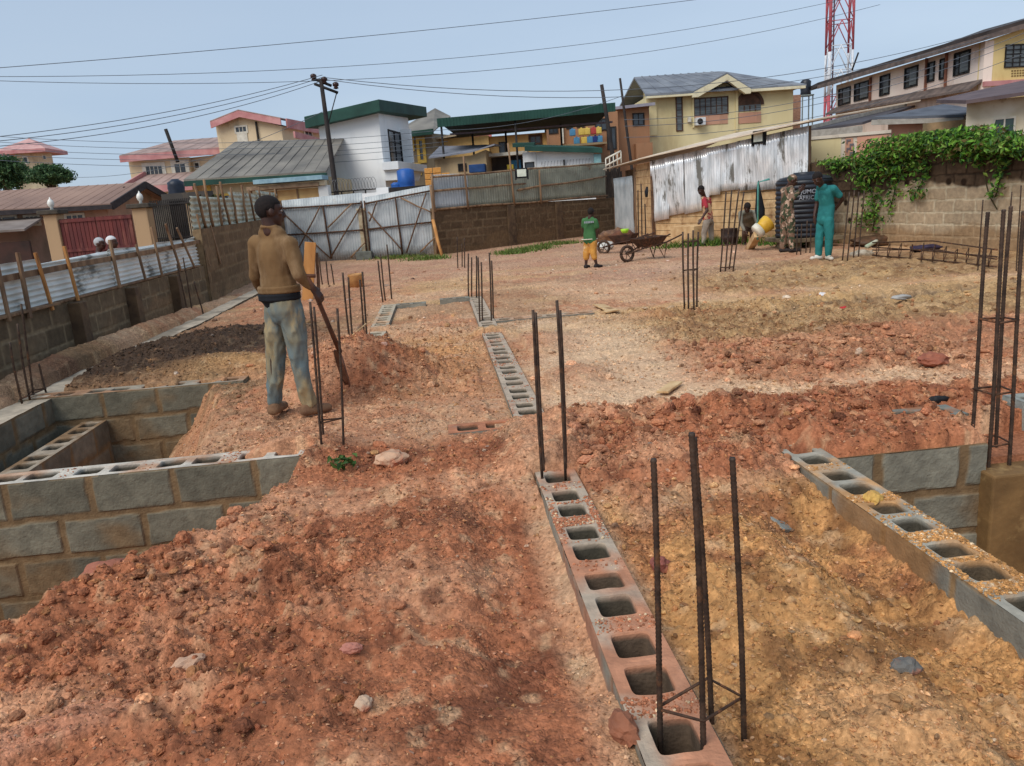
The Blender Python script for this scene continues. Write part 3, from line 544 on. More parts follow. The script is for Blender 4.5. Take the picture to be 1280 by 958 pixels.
wall_crumbs([('y', 1.52, 12.7, WX0, WT, 16000, .225, (1.52, 4.2)), ('y', .62, 4.15, 1.83, WT+.01, 22000, .225, (1.2, 4.15)), ('x', -3.96, -.93, 4.75, WT+.03, 9000, .225, (-3.9, -.95)), ('y', 1.52, 12.7, WX0, WT, 5000, .225, (5, 9))])
# right pit: far side, column stub and the wall beyond it
block_wall('foundation_wall', 'grey block wall under loose red earth at the back of the right pit', (2.05, 3.83), (2.93, 3.83), -1.2, .055, .12, .011, .5, .26, .036, lin(132, 128, 114), MUD, .009, .007, 15, muddy(-.02, -.5))
hollow_wall('foundation_wall', 'short hollow block wall running back behind the notch at the right pit', 'x', 2.7, 3.17, 4.32, .07, .7, lin(128, 130, 122), lin(170, 120, 90), -.15, 16, res=.03)
block_wall('foundation_wall', 'block wall of the right pit at the frame edge beyond the concrete stub', (3.28, 3.84), (5.2, 3.84), -1.2, -.12, .22, .02, .5, .26, .04, lin(120, 124, 116), MUD, .01, .012, 17, muddy(-.2, -.5))
hollow_wall('concrete_block', 'single grey hollow block standing at the right edge beside the tall rebars', 'y', 4.0, 4.47, 3.5, .12, .24, lin(150, 152, 144), lin(150, 146, 136), -.5, 18, res=.03, cat='block')
b = MB(); b.box((2.90, 3.72, -1.25), (3.26, 4.2, -.1)); o = b.build('column_footing', mat('cast_column', lin(138, 106, 66), lin(104, 78, 48), scale=5, bump=.4, bscale=30, c3=lin(170, 140, 92), c3s=4), None, False, .012)
tag(o, 'brown cast concrete column stub in the corner of the right pit', 'column stub')
b = MB(); b.box((2.935, 3.9, -.4), (3.9, 4.3, -.06)); tag(b.build('ledge', soil, None, False, 0, lin(168, 112, 82)), 'soil shelf', None, None, 'structure')
# left kerb: plinth strip and foundation under it
V1 = [face_grid(Fac((-3.72, 2.), (-3.72, 24.)), 0, 22, -1.2, .045, .03, .5, .255, .036, lin(114, 108, 94), MUD, .01, 0, .012, 22, False, muddy(-.1, -.5)),]
Sx, Sy = np.meshgrid(np.linspace(-4.02, -3.72, 8), np.linspace(2, 24, 400)); Sx, Sy = Sx.ravel(), Sy.ravel(); n5 = fbm(Sx*5, Sy*5, 0, 31, 4)
V1.append((np.stack([Sx+.03*vnoise(Sy*1.4, 0, 0, 8)*(np.abs(Sx+3.87) > .1), Sy, .047+.01*n5], 1), grid_faces(400, 8), np.clip(np.array(lin(206, 188, 164))[None]*(1+.25*n5[:, None])*(1-.4*ss(.0, .4, fbm(Sx*2, Sy*2, 0, 33, 3)))[:, None], 0, 1)))
v, f, c = join(V1); plinth = fast_mesh('foundation_wall', v, f, concrete, None, False, c); tag(plinth, 'long concrete topped footing strip along the left boundary wall', 'wall')
# boundary walls
DK = lin(112, 96, 76); DKM = lin(142, 124, 98)
def stain(seed, c=lin(150, 122, 92), lo=.25):
    def fn(S, Zz, col, mk):
        m = ss(-.1, .35, fbm(S*1.1, Zz*2, 0, seed, 4)+(lo-Zz)*1.6)[:, None]*.7; return col*(1-m)+np.array(c)[None]*m
    return fn
zl = lambda s: .72+.0*s
bwL, FL_ = block_wall('boundary_wall', 'low brown block wall along the left edge of the site', (-4.55, 4.2), (-4.55, 15.7), -.2, .72, .16, .022, .46, .24, .022, DK, DKM, .006, .008, 23, stain(4))
bwL2, FL2_ = block_wall('boundary_wall', 'taller brown block wall between the left fence and the sheet metal gate', (-4.5, 15.72), (-4.86, 26.2), -.2, lambda s: 1.42+.012*s, .16, .05, .46, .24, .022, lin(120, 98, 74), lin(138, 116, 88), .006, .008, 24, stain(6))
for k, yv in enumerate((7.6, 9.9, 11.7, 13.6)):
    b = MB(); b.box((-4.56, yv, -.2), (-4.40, yv+.2, .70)); b.build('pier', mat('dark_pier', lin(84, 66, 50), lin(110, 88, 64), scale=7, c3=lin(60, 46, 36)), bwL, False, .01)
bb, FB_ = block_wall('boundary_wall', 'dark brown block wall under pale sheet fencing at the back of the site', AT(545, 300, 24.8), AT(768, 280, 30.6), -.2, lambda s: 1.47-.014*s, .16, .05, .46, .24, .02, lin(102, 82, 62), lin(122, 102, 78), .006, .008, 25, stain(8, lin(120, 96, 70)))
for q in (.35, .62): b = MB(); b.fbox(FB_, FB_.L*q, FB_.L*q+.35, -.2, 1.38, .004, .07); b.build('pier', mat('dark_pier', DK), bb, False, .01)
# ---------------------------------------------------------------- fences, gates, shed
zinc = mat('dull_zinc_sheet', lin(188, 193, 194), lin(158, 165, 168), scale=2.2, rough=.5, bump=.15, bscale=12, metal=.15, c3=lin(150, 128, 104), c3s=1.3, c3f=(.6, .72))
zinc_l = mat('weathered_zinc_sheet', lin(236, 238, 232), lin(206, 210, 204), scale=3, rough=.45, bump=.15, bscale=12, metal=.0, c3=lin(120, 122, 116), c3s=1.6, c3f=(.56, .66))
zinc_g = mat('grey_green_sheet', lin(160, 160, 142), lin(136, 136, 120), scale=2.5, rough=.55, bump=.1, metal=.2, c3=lin(120, 98, 76), c3s=1.2, c3f=(.6, .7))
shiny = mat('bright_zinc_sheet', lin(252, 252, 251), lin(206, 209, 210), scale=3.5, rough=.28, bump=.5, bscale=2.2, metal=.4, c3=lin(130, 126, 118), c3s=1.6, c3f=(.57, .63), dist=.05, stretch=(1.6, 1.6, .5))  # white and grey streaks in the base colour imitate reflections
timber = mat('raw_timber', lin(152, 122, 92), lin(110, 86, 66), scale=7, rough=.8, bump=.4, bscale=30, stretch=(1, 1, .2), c3=lin(92, 62, 42), c3s=3, c3f=(.56, .68))
timber_p = mat('pale_timber', lin(214, 182, 136), lin(186, 148, 104), scale=5, rough=.8, bump=.4, bscale=30, c3=lin(140, 100, 66), c3s=2, c3f=(.55, .68))
timber_o = mat('orange_timber', lin(206, 150, 90), lin(168, 114, 62), scale=6, rough=.8, bump=.4, bscale=30, stretch=(1, 1, .2), c3=lin(120, 78, 46), c3s=6, c3f=(.58, .68))
rusty = mat('rusty_steel', lin(96, 70, 54), lin(62, 48, 40), scale=20, rough=.7, bump=.3, bscale=90, metal=.4, c3=lin(140, 92, 62), c3s=14, c3f=(.56, .66))
rebar_m = mat('rebar_steel', lin(92, 74, 62), lin(62, 52, 46), scale=24, rough=.6, bump=.3, bscale=90, metal=.5, c3=lin(124, 88, 62), c3s=9, c3f=(.58, .68))
def corr(name, F, s0, s1, z0, z1, m, parent=None, d=0., amp=.014, pitch=.076, ribs='v', ztop=None, zbot=None, dent=.01, seed=0, th=.004, lean=0.):
    """one corrugated sheet with real thickness"""
    zt = ztop or (lambda s: z1+0*s); zb = zbot or (lambda s: z0+0*s)
    if ribs == 'v': ns = int((s1-s0)/pitch*6)+2; nz = 7
    else: ns = max(4, int((s1-s0)/.12)); nz = int((z1-z0)/pitch*6)+2
    S, T = np.meshgrid(np.linspace(s0, s1, ns), np.linspace(0, 1, nz)); S = S.ravel(); T = T.ravel(); Zz = zb(S)+(zt(S)-zb(S))*T
    ph = S/pitch if ribs == 'v' else Zz/pitch
    dd = d+amp*np.sin(ph*2*math.pi)+dent*fbm(S*1.3, Zz*1.3, 0, seed, 3)*2+lean*(Zz-z0)
    def P(dx): q = dd+dx; return np.stack([F.a[0]+F.u[0]*S+F.n[0]*q, F.a[1]+F.u[1]*S+F.n[1]*q, Zz], 1)
    V = np.concatenate([P(0), P(-th)]); f = grid_faces(nz, ns); f2 = grid_faces(nz, ns, nz*ns)[:, ::-1]
    e = []
    n = nz*ns
    for i in range(ns-1): e += [(i, n+i, n+i+1, i+1), ((nz-1)*ns+i, (nz-1)*ns+i+1, n+(nz-1)*ns+i+1, n+(nz-1)*ns+i)]
    for j in range(nz-1): e += [(j*ns, (j+1)*ns, n+(j+1)*ns, n+j*ns), (j*ns+ns-1, n+j*ns+ns-1, n+(j+1)*ns+ns-1, (j+1)*ns+ns-1)]
    return fast_mesh(name, V, np.concatenate([f, f2, np.array(e)]), m, parent, True)
def pole(b, p, q, r, m=0, n=7, wob=.012, seed=0):
    p = np.array(p, float); q = np.array(q, float); rr = random.Random(seed); k = 5; pts = []
    for i in range(k): t = i/(k-1); w = np.array([rr.uniform(-1, 1) for _ in range(3)])*wob*(0 < i < k-1); pts.append(p+(q-p)*t+w)
    return b.tube(pts, [r*(1.1-.2*i/(k-1)) for i in range(k)], n, m)
def plank(b, p, q, w, th, side=(0, 0, 1), m=0):
    """flat board from p to q; side = direction of its width"""
    p = np.array(p, float); q = np.array(q, float); t = (q-p)/np.linalg.norm(q-p); a = np.array(side, float); a = a-t*a.dot(t); a /= np.linalg.norm(a); c = np.cross(t, a)
    V = [p+a*(w/2)*i+c*(th/2)*j for (i, j) in ((-1, -1), (1, -1), (1, 1), (-1, 1))]+[q+a*(w/2)*i+c*(th/2)*j for (i, j) in ((-1, -1), (1, -1), (1, 1), (-1, 1))]
    return b.hexa(V, m)
# left fence: horizontal ribs, on the low boundary wall
LF = thing('corrugated_fence', 'low fence of sideways corrugated sheets and leaning wooden stakes on the left wall', 'fence', (-4.6, 10, .6))
topf = lambda s: 1.17+.05*vnoise(s*.55, 0, 0, 4)+.012*(s-2)
cuts = [0, 1.9, 3.6, 5.3, 7.4, 9.3, 11.5]
for i in range(6):
    corr('sheet', FL_, cuts[i], cuts[i+1]+.12, .60, 1.2, zinc_l, LF, -.06-.006*(i % 2),   .017, .066, 'h', (lambda s, i=i: topf(s)+.03*((i*7) % 3-1)), None, .007, i, lean=-.05)
for i, (bx, by, tx, ty) in enumerate([(38, 398, 22, 316), (66, 388, 44, 316), (98, 376, 80, 308), (150, 360, 137, 300), (182, 350, 170, 306), (203, 346, 189, 284), (226, 338, 207, 280), (243, 334, 221, 285), (262, 333, 246, 268), (276, 330, 263, 282), (12, 402, -6, 320)]):
    p = ATX(bx, by, -4.50); q = ATX(tx, ty, -4.54); b = MB(); plank(b, p, q, .045 if i % 3 else .06, .03, (0, 1, 0)); b.build('stake', timber if i not in (1, 2) else timber_o, LF, False, .004)
b = MB()
rl = [(-.5, 1.02), (2.2, 1.06), (4.0, 1.05), (6.2, 1.08), (9, 1.09), (11.5, 1.13)]
for i in range(5): plank(b, FL_.P(rl[i][0], rl[i][1]+.06, -.015+.008*(i % 2)), FL_.P(rl[i+1][0]+.1, rl[i+1][1]+.06, -.015), .07, .025)
b.build('rail', timber, LF, False, .004)
b = MB(); plank(b, FL_.P(2.5, .735, -.05), FL_.P(5.4, .74, .02), .11, .03, (1, 0, 0)); plank(b, FL_.P(5.5, .74, -.02), FL_.P(11.3, .745, -.03), .10, .025, (1, 0, 0)); b.build('bottom_board', timber, LF, False, .004)
LF2 = thing('corrugated_fence', 'crooked corrugated sheets and thin stakes on the taller left wall beside the gate', 'fence', (-4.7, 20, 1.4))
for i, (a, c, t) in enumerate([(0, 3.6, 2.05), (3.5, 7.0, 2.2), (6.9, 10.4, 2.3)]):
    corr('sheet', FL2_, a, c, 1.38, t, mat('cream_zinc_sheet', lin(206, 208, 188), lin(160, 160, 140), scale=3, rough=.5, metal=.2, c3=lin(110, 100, 84), c3s=2, c3f=(.55, .66)), LF2, -.10-.01*i, .015, .11, 'h', None, None, .03, i+7)
for i, s in enumerate((.5, 1.1, 1.9, 2.7, 3.5, 4.6, 5.8, 7.1, 8.6, 10.)):
    b = MB(); pole(b, FL2_.P(s+.1, 1.40, -.04), FL2_.P(s-.12+.2*(i % 3-1), 2.28+.1*(i % 2), -.03), .028, seed=i); b.build('stake', timber, LF2, True)
# gates
def gate(label, F, z0, zt, seed, spec):
    g = thing('sheet_metal_gate', label, 'gate', (*F.P(F.L/2, 0)[:2], z0)); k = 3
    for i in range(k): corr('sheet', F, F.L*i/k, F.L*(i+1)/k+.03, z0, zt(0), zinc, g, -.03-.005*(i % 2), .012, .09, 'v', zt, None, .012, seed+i)
    b = MB()
    for (s0, a0, s1, a1) in spec['frame']: pole(b, F.P(s0*F.L, a0, .03), F.P(s1*F.L, a1, .03), .028, seed=seed)
    b.build('frame', rusty, g, True)
    for i, (s0, a0, s1, a1) in enumerate(spec['brace']):
        b = MB(); pole(b, F.P(s0*F.L, a0, .07), F.P(s1*F.L, a1, .07), .024, seed=seed+i+3); b.build('brace', mat('dark_brace', lin(84, 62, 50), lin(120, 90, 66), scale=12) if i < 3 else timber, g, True)
    return g
G1 = FP(358, 26.4, 457, 25.6, 300); G2 = FP(461, 25.5, 546, 24.85, 300)
gate('sheet metal gate leaf on the left with crossed bracing poles', G1, .03, lambda s: 2.05+.02*s, 31, dict(frame=[(0, .1, 0, 1.9), (1, .1, 1, 1.85), (0, 1.8, 1, 1.78), (0, .95, 1, .95), (.55, .1, .52, 1.8)], brace=[(0, 1.7, .55, .1), (.05, .1, .5, 1.8), (.55, .15, 1, 1.7), (.56, 1.1, .9, 1.8), (.8, .1, 1, .55)]))
gate('sheet metal gate leaf on the right reaching the dark block wall', G2, .05, lambda s: 1.95+.10*s, 41, dict(frame=[(0, .1, 0, 1.85), (1, .1, 1, 1.95), (0, 1.75, 1, 2.0), (0, .95, 1, 1.05), (.48, .1, .46, 1.9)], brace=[(.55, .15, .92, 1.95), (.05, 1.5, .5, .2), (.05, 1.2, .2, 1.8), (.55, 1.85, 1, 1.3), (.75, .15, 1, .6)]))
b = MB(); b.box((-2.42, 25.62, -.1), (-2.2, 25.85, 1.55)); b.box((-2.46, 25.58, 1.55), (-2.16, 25.9, 1.62)); tag(b.build('gate_post', mat('cream_post', lin(206, 194, 164), lin(170, 150, 120), scale=5, c3=lin(130, 110, 86), c3s=3), None, False, .01), 'narrow cream post between the two sheet metal gate leaves', 'post')
b = MB(); b.box((-2.6, 25.2, -.1), (-2.1, 25.5, .28)); tag(b.build('concrete_block', mat('grey_block', lin(116, 120, 112), lin(92, 94, 88), scale=7), None, False, .01), 'grey block standing at the foot of the post between the gate leaves', 'block')
b = MB(); pole(b, AT(541, 275, 24.4), AT(553, 322, 23.9), .05, seed=3); tag(b.build('pole', timber_o, None, True), 'pale pole leaning against the gate and the dark block wall', 'pole')
b = MB(); pole(b, AT(538, 232, 24.6), AT(547, 318, 24.5), .04, seed=5); tag(b.build('pole', timber, None, True), 'thin upright pole at the right edge of the right gate leaf', 'pole')
# back fence on the dark wall
BF = thing('corrugated_fence', 'pale upright corrugated sheets with crooked wooden rails on the dark block wall', 'fence', (*FB_.P(3, 0)[:2], 1.4))
LB = FB_.L*.955
for i in range(6): corr('sheet', FB_, .1+(LB-.1)*i/6, .1+(LB-.1)*(i+1)/6+.04, 1.40, 2.45, zinc if i < 1 else zinc_g, BF, -.06-.007*(i % 2), .014, .11, 'v', lambda s: 2.44+.03*s+.03*vnoise(s*1.2, 0, 0, 3), None, .012, 50+i)
for i, (s0, z0, s1, z1) in enumerate([(0, 2.4, LB, 2.66), (0, 1.98, 4.2, 2.06), (3.8, 1.86, LB, 2.18), (.05, 1.42, LB, 1.45)]):
    b = MB(); pole(b, FB_.P(s0, z0, .02), FB_.P(s1, z1, .02), .033, wob=.03, seed=60+i); b.build('rail', timber, BF, True)
for i, s in enumerate((.02, 1.4, 3.55, 4.9)):
    b = MB(); pole(b, FB_.P(s, 1.35, .05), FB_.P(s-.12*(i == 2), 2.5+.9*(i == 2)+.5*(i == 1), .05), .035, seed=70+i); b.build('post', timber, BF, True)
for i, (a, c, dd) in enumerate([(556, 150, .9), (585, 152, .6), (630, 150, .0)]): pass
b = MB(); k = 9
for i in range(k): b.fbox(FB_, LB+.05+i*.12, LB+.14+i*.12, 1.35, 2.45+.12*math.sin(i*2.1), -.1, -.06+.012*(i % 2))
b.build('weathered_board', mat('black_brown_boards', lin(78, 66, 56), lin(46, 40, 36), scale=5, stretch=(4, 4, .5), c3=lin(128, 112, 96), c3s=3), BF, False, .004)
def floodlight(p, label, n=(0, -1, 0), s=1.):
    t = thing('floodlight', label, 'lamp', p); n = np.array(n, float); n /= np.linalg.norm(n); u = np.array([n[1]*-1, n[0], 0]); P = lambda a, z, d: np.array(p)+u*a*s+np.array([0, 0, z*s])+n*d*s
    def bx(b, a0, a1, z0, z1, d0, d1): b.hexa([P(a1, z0, d1), P(a0, z0, d1), P(a0, z0, d0), P(a1, z0, d0), P(a1, z1, d1), P(a0, z1, d1), P(a0, z1, d0), P(a1, z1, d0)])
    b = MB(); bx(b, -.20, .20, -.15, .17, -.09, 0); bx(b, -.22, -.18, -.2, .1, -.05, 0.03); bx(b, .18, .22, -.2, .1, -.05, .03); b.build('housing', mat('black_plastic', lin(26, 26, 28), lin(16, 16, 18), rough=.5), t, False, .01)
    b = MB(); bx(b, -.15, .15, -.10, .13, .004, .015); b.build('lens', mat('lamp_glass', lin(226, 232, 214), lin(200, 206, 190), rough=.2, bump=0), t, False)
floodlight(AT(652, 217, 26.2), 'black floodlight with pale lens clamped on the back sheet fence')
# ---------- corrugated shed
S1 = FP(815, 24, 1009, 18.5, 200); S0 = FP(766, 29, 815, 24, 200)
zt1 = lambda s: np.interp(s, [0, S1.L], [2.42, 2.78])
shed = thing('shed', 'long timber shed clad with shining silver corrugated sheets', 'shed', (*S1.P(S1.L/2, 0, -2)[:2], 0))
b = MB(); rr = random.Random(4)
z = -.05; i = 0
while z < 1.7:
    hh = .17+.05*rr.random(); b.fbox(S1, .02+.03*rr.random(), S1.L-.05, z, z+hh-.012, -.09, -.05+.012*rr.random()); z += hh; i += 1
b.build('plank_wall', timber_p, shed, False, .004)
b = MB()
for s in np.linspace(.05, S1.L-.1, 7): b.fbox(S1, s, s+.06, 0, float(zt1(s)), -.17, -.092)
b.build('framing', timber, shed, False)
b = MB(); b.fbox(S1, .1, S1.L-.1, 0, 2.3, -.25, -.21); b.build('inner_wall', mat('shed_dark', lin(50, 42, 36), lin(36, 30, 26), scale=5), shed, False)
N_ = 8; zb0 = [(0, .62), (2.55, .90), (2.56, 1.32), (S1.L, 1.42)]
for i in range(N_):
    a = S1.L*i/N_; c = S1.L*(i+1)/N_+.05
    corr('sheet', S1, a, c, .8, 2.5, shiny, shed, .02+.012*(i % 2), .016, .09, 'v', (lambda s: zt1(s)-.02), (lambda s, i=i: np.interp(s, [q[0] for q in zb0], [q[1] for q in zb0])+.04*((i*5) % 3-1)), .03, 80+i, lean=.02)
b = MB(); z = -.05
while z < 2.25:
    hh = .2+.05*rr.random(); b.fbox(S0, S0.L*.62, S0.L+.02, z, z+hh-.012, -.02, .015*rr.random()); z += hh
b.build('plank_wall', timber_p, shed, False, .004)
corr('door', S0, S0.L*.02, S0.L*.56, .05, 2.05, zinc, shed, .03, .014, .12, 'v', None, None, .02, 95)
b = MB(); b.fbox(S0, 0, S0.L*.62, 2.05, 2.3, -.5, -.45); b.fbox(S0, S0.L*.56, S0.L*.62, 0, 2.3, -.1, 0); b.build('door_frame', timber, shed, False)
b = MB(); q = [S1.P(-.25, 2.50, .35), S1.P(S1.L+.35, 2.86, .35), S1.P(S1.L+.35, 3.28, -3.6), S1.P(-.25, 3.16, -3.6)]; b.slab([q[0], q[1], q[2], q[3]], .035); 
q = [S0.P(-.35, 2.42, .3), S1.P(-.25, 2.49, .36), S1.P(-.25, 3.14, -3.6), S0.P(-.35, 2.75, -3)]; b.slab(q, .03)
b.build('roof', mat('beige_roof_sheet', lin(226, 208, 184), lin(200, 180, 156), scale=2, rough=.7, c3=lin(150, 122, 98), c3s=1.2), shed, False, .004)
b = MB(); b.fbox(S1, -.15, S1.L+.2, 2.34, 2.44, .04, .09); 

b = MB(); b.fbox(S1, -.02, .05, 0, 2.42, -.02, .07); b.build('corner_post', mat('dark_brace', (0, 0, 0)), shed, False)
floodlight(S1.P(S1.sz(953, 172)[0], S1.sz(953, 172)[1], .14), 'black floodlight with yellowish lens high on the silver sheets of the shed', (*S1.n, 0))
b = MB(); b.fbox(S1, 1.9, 2.9, -.02, .5, .25, .9); 
tag(b.build('wooden_box', timber_p, None, False, .01), 'low pale timber block standing against the planks of the shed', 'box')
# ---------- right boundary wall with climbing plant
def rcol(S, Zz, c, mk):
    n = fbm(S*1.3, Zz*1.3, 0, 91, 4); lt = ss(.0, .06, 1.22+.32*n-Zz+.10*ss(2.5, 4, S)-.5*(1-ss(1.0, 2.6, S)))[:, None]; lo = (1-ss(.30, .48, Zz+.15*n))[:, None]
    pl = np.array(lin(180, 158, 130)); jl = np.array(lin(198, 182, 154)); L_ = (pl*mk[:, None]+jl*(1-mk[:, None]))*(1+.2*fbm(S*3, Zz*3, 0, 93, 4)[:, None]); D_ = c
    o = L_*lt+D_*(1-lt); o = o*(1-.75*lo)+np.array(lin(150, 118, 84))*.75*lo
    hole_shade = np.zeros(len(S))  # shade of small holes, painted as dark round spots without depth
    for (hs, hz) in ((2.6, 1.28), (3.7, 1.32), (4.75, 1.3), (1.9, .95), (2.05, .55), (5.1, 1.28)): hole_shade = np.maximum(hole_shade, 1-ss(.05, .09, np.hypot(S-hs, Zz-hz)))
    return o*(1-hole_shade[:, None])+np.array(lin(52, 38, 28))*hole_shade[:, None]
RW, FR_ = block_wall('boundary_wall', 'tall block wall with peeling pale render on the right side of the site', (9.0, 19.2), (11.4, 7.2), -.2, 1.9, .16, .022, .47, .235, .022, lin(92, 74, 58), lin(66, 52, 40), .008, .012, 26, rcol)
leafm = mat('leaf', (1.05, 1.05, 1.05), (.8, .85, .75), scale=10, rough=.55, bump=0, attr='Col', spec=.25, trans=.3)
def leaves(name, pts, size, cols, seed, parent=None, nrm=None, label=None, cat=None, kind=None, group=None, aspect=.8):
    r = np.random.RandomState(seed); n = len(pts); s = size*(.6+.8*r.rand(n))[:, None]
    a = r.randn(n, 3); 
    if nrm is not None: a = a*.75+np.array(nrm)
    a /= np.linalg.norm(a, axis=1)[:, None]; t = np.cross(a, r.randn(n, 3)+[0, 0, .01]); t /= np.linalg.norm(t, axis=1)[:, None]; w = np.cross(a, t)
    A = pts-t*s; B = pts+w*s*.5*aspect+a*s*.15-t*s*.1; C = pts+t*s*.9-a*s*.2; D = pts-w*s*.5*aspect+a*s*.15-t*s*.1
    V = np.stack([A, B, C, D], 1).reshape(-1, 3); F = np.arange(n*4).reshape(-1, 4)
    F = np.concatenate([F[:, [0, 1, 2]], F[:, [0, 2, 3]]]); c = np.array([lin(*q) for q in cols])[r.randint(0, len(cols), n)]*(.7+.6*r.rand(n, 1))
    o = fast_mesh(name, V, F, leafm, parent, False, np.repeat(c, 4, 0))
    if label: tag(o, label, cat, group, kind)
    return o
VG = [(94, 144, 52), (118, 166, 62), (138, 182, 76), (66, 104, 46), (54, 86, 46), (144, 172, 84), (116, 100, 58), (96, 118, 62)]
vine = thing('climbing_vine', 'leafy green creeper trailing over the top of the right boundary wall', 'vine', (10, 14, 0))
rv = np.random.RandomState(3); P_ = []
blobs = [(1060, 203, 26, 5, 260), (1085, 202, 30, 9, 500), (1110, 190, 28, 14, 900), (1135, 184, 26, 14, 900), (1160, 176, 28, 14, 1000), (1190, 174, 28, 13, 1000), (1220, 172, 26, 14, 1000), (1250, 176, 26, 13, 900), (1275, 180, 22, 12, 800), (1295, 182, 25, 12, 700),
         (1100, 212, 20, 14, 700), (1082, 225, 14, 20, 500), (1092, 248, 10, 22, 420), (1094, 272, 13, 14, 360), (1078, 272, 10, 14, 200), (1120, 215, 12, 16, 260), (1140, 205, 10, 18, 260), (1154, 215, 7, 22, 300), (1148, 242, 7, 8, 160), (1138, 240, 5, 12, 90), (1122, 235, 7, 10, 120), (1113, 250, 6, 18, 140), (1198, 190, 9, 12, 200), (1226, 195, 6, 14, 160), (1228, 182, 9, 18, 260), (1252, 200, 8, 18, 200), (1250, 222, 6, 16, 160), (1244, 240, 6, 8, 100), (1040, 204, 16, 3, 120), (1045, 212, 7, 10, 90)]
for (cx, cy, rx, ry, n) in blobs:
    a = rv.randn(n, 2)*.42; q = np.stack([cx+a[:, 0]*rx*1.3, cy+a[:, 1]*ry*1.2], 1)
    for (u, v_) in q: s_, z_ = FR_.sz(u, v_, .1); P_.append(FR_.P(s_, min(z_, 2.25), .04+.22*abs(rv.randn())*(.5+.5*(cy < 200)))-0)
P_ = np.array(P_)[:]; leaves('leaves', P_[rv.rand(len(P_)) < np.where(P_[:, 2] > 1.55, .8, .3)], .058, VG, 4, vine, (*FR_.n*.6, .6))
b = MB()
for i, pts in enumerate([[(1040, 203), (1090, 198), (1150, 180), (1220, 178), (1290, 184)], [(1100, 200), (1085, 230), (1095, 262), (1090, 290)], [(1155, 190), (1156, 220), (1140, 250)], [(1250, 185), (1252, 215), (1244, 246)], [(1226, 180), (1230, 220), (1236, 245), (1246, 262)], [(1115, 205), (1118, 240), (1112, 262)]]):
    b.tube([FR_.P(*FR_.sz(u, v_, .05), .04) for u, v_ in pts], .012, 5)
b.build('stem', mat('stem', lin(84, 80, 48), lin(60, 52, 34)), vine, True)
# grass
def grass(label, specs, n, seed, h=.16, cols=((96, 122, 52), (74, 100, 40), (120, 140, 70), (132, 128, 78))):
    r = np.random.RandomState(seed); xs_ = []; ys_ = []; per = max(1, n//len(specs))
    for (px, py, rx, ry) in specs:
        g = G(px, py, 0); xs_.append(g[0]+r.randn(per)*rx); ys_.append(g[1]+r.randn(per)*ry)
    x = np.concatenate(xs_); y = np.concatenate(ys_); z = height(x, y, False)-.005; hh = h*(.4+r.rand(len(x))); w = .012+.008*r.rand(len(x)); a = r.rand(len(x))*3.14; lx = .6*hh*r.randn(len(x)); ly = .6*hh*r.randn(len(x))
    A = np.stack([x-np.cos(a)*w, y-np.sin(a)*w, z], 1); B = np.stack([x+np.cos(a)*w, y+np.sin(a)*w, z], 1); C = np.stack([x+lx, y+ly, z+hh], 1)
    c = np.array([lin(*q) for q in cols])[r.randint(0, len(cols), len(x))]*(.7+.6*r.rand(len(x), 1))
    o = fast_mesh('grass', np.stack([A, B, C], 1).reshape(-1, 3), np.arange(len(x)*3).reshape(-1, 3), leafm, None, False, np.repeat(c, 3, 0)); tag(o, label, 'grass', None, 'stuff')
grass('short green grass along the foot of the gates and the dark block wall', [(500, 323, .4, .4), (535, 325, .3, .3), (640, 318, .25, .3), (668, 312, .3, .35), (700, 306, .35, .3), (500, 321, .4, .3), (655, 315, .3, .3)], 4200, 1, .11)
grass('weeds growing at the foot of the shed, the tank and the right wall', [(870, 308, .5, .3), (905, 306, .4, .3), (960, 300, .4, .3), (985, 305, .35, .3), (1015, 305, .4, .3), (1050, 300, .4, .4), (1085, 297, .5, .4), (1110, 296, .3, .3), (1060, 290, .5, .5)], 6000, 2, .18, ((84, 120, 44), (62, 96, 34), (110, 144, 60), (120, 130, 60)))
# ---------------------------------------------------------------- reinforcement bars
def rebar(label, bars, r=.007, stir=(), near=False, group='rebar starter columns of the foundation', ties=None, gz=None):
    tops = []; 
    for (x1, y1, x0, y0, Y) in bars: tops.append((AT(x0, y0, Y), AT(x1, y1, Y)))
    c = np.mean([a for a, _ in tops], 0); t = thing('rebar_column', label, 'rebar', c, group)
    for (p, q) in tops:
        b = MB(); n = 170 if near else 10; pts = [p+(q-p)*i/n+np.array([math.sin(i/n*3.14+p[0]*9), math.cos(i/n*4.1+p[1]*7), 0])*.006 for i in range(n+1)]
        rad = [r*(1.2 if (near and i % 2) else 1.0) for i in range(n+1)]; b.tube(pts, rad, 8 if near else 5); b.build('bar', rebar_m, t, not near or True)
    for z in stir:
        ps = []
        for (p, q) in tops:
            f = (z-p[2])/(q[2]-p[2]); ps.append(p+(q-p)*f)
        ps = np.array(ps); m = ps.mean(0); o = np.argsort(np.arctan2(ps[:, 1]-m[1], ps[:, 0]-m[0])); ps = ps[o]; ps = m+(ps-m)*1.06+np.array([0, 0, 0]); 
        loop = [ps[i] for i in range(len(ps))]+[ps[0]]; b = MB(); b.tube([a+np.array([0, 0, .012*math.sin(i*2.2)]) for i, a in enumerate(loop)], r*.62, 6); b.build('stirrup', rusty, t, True)
    return t
def bars_at(cx, cy, dx, dy, hts, z0=-.1, lean=(0, 0)):
    return None
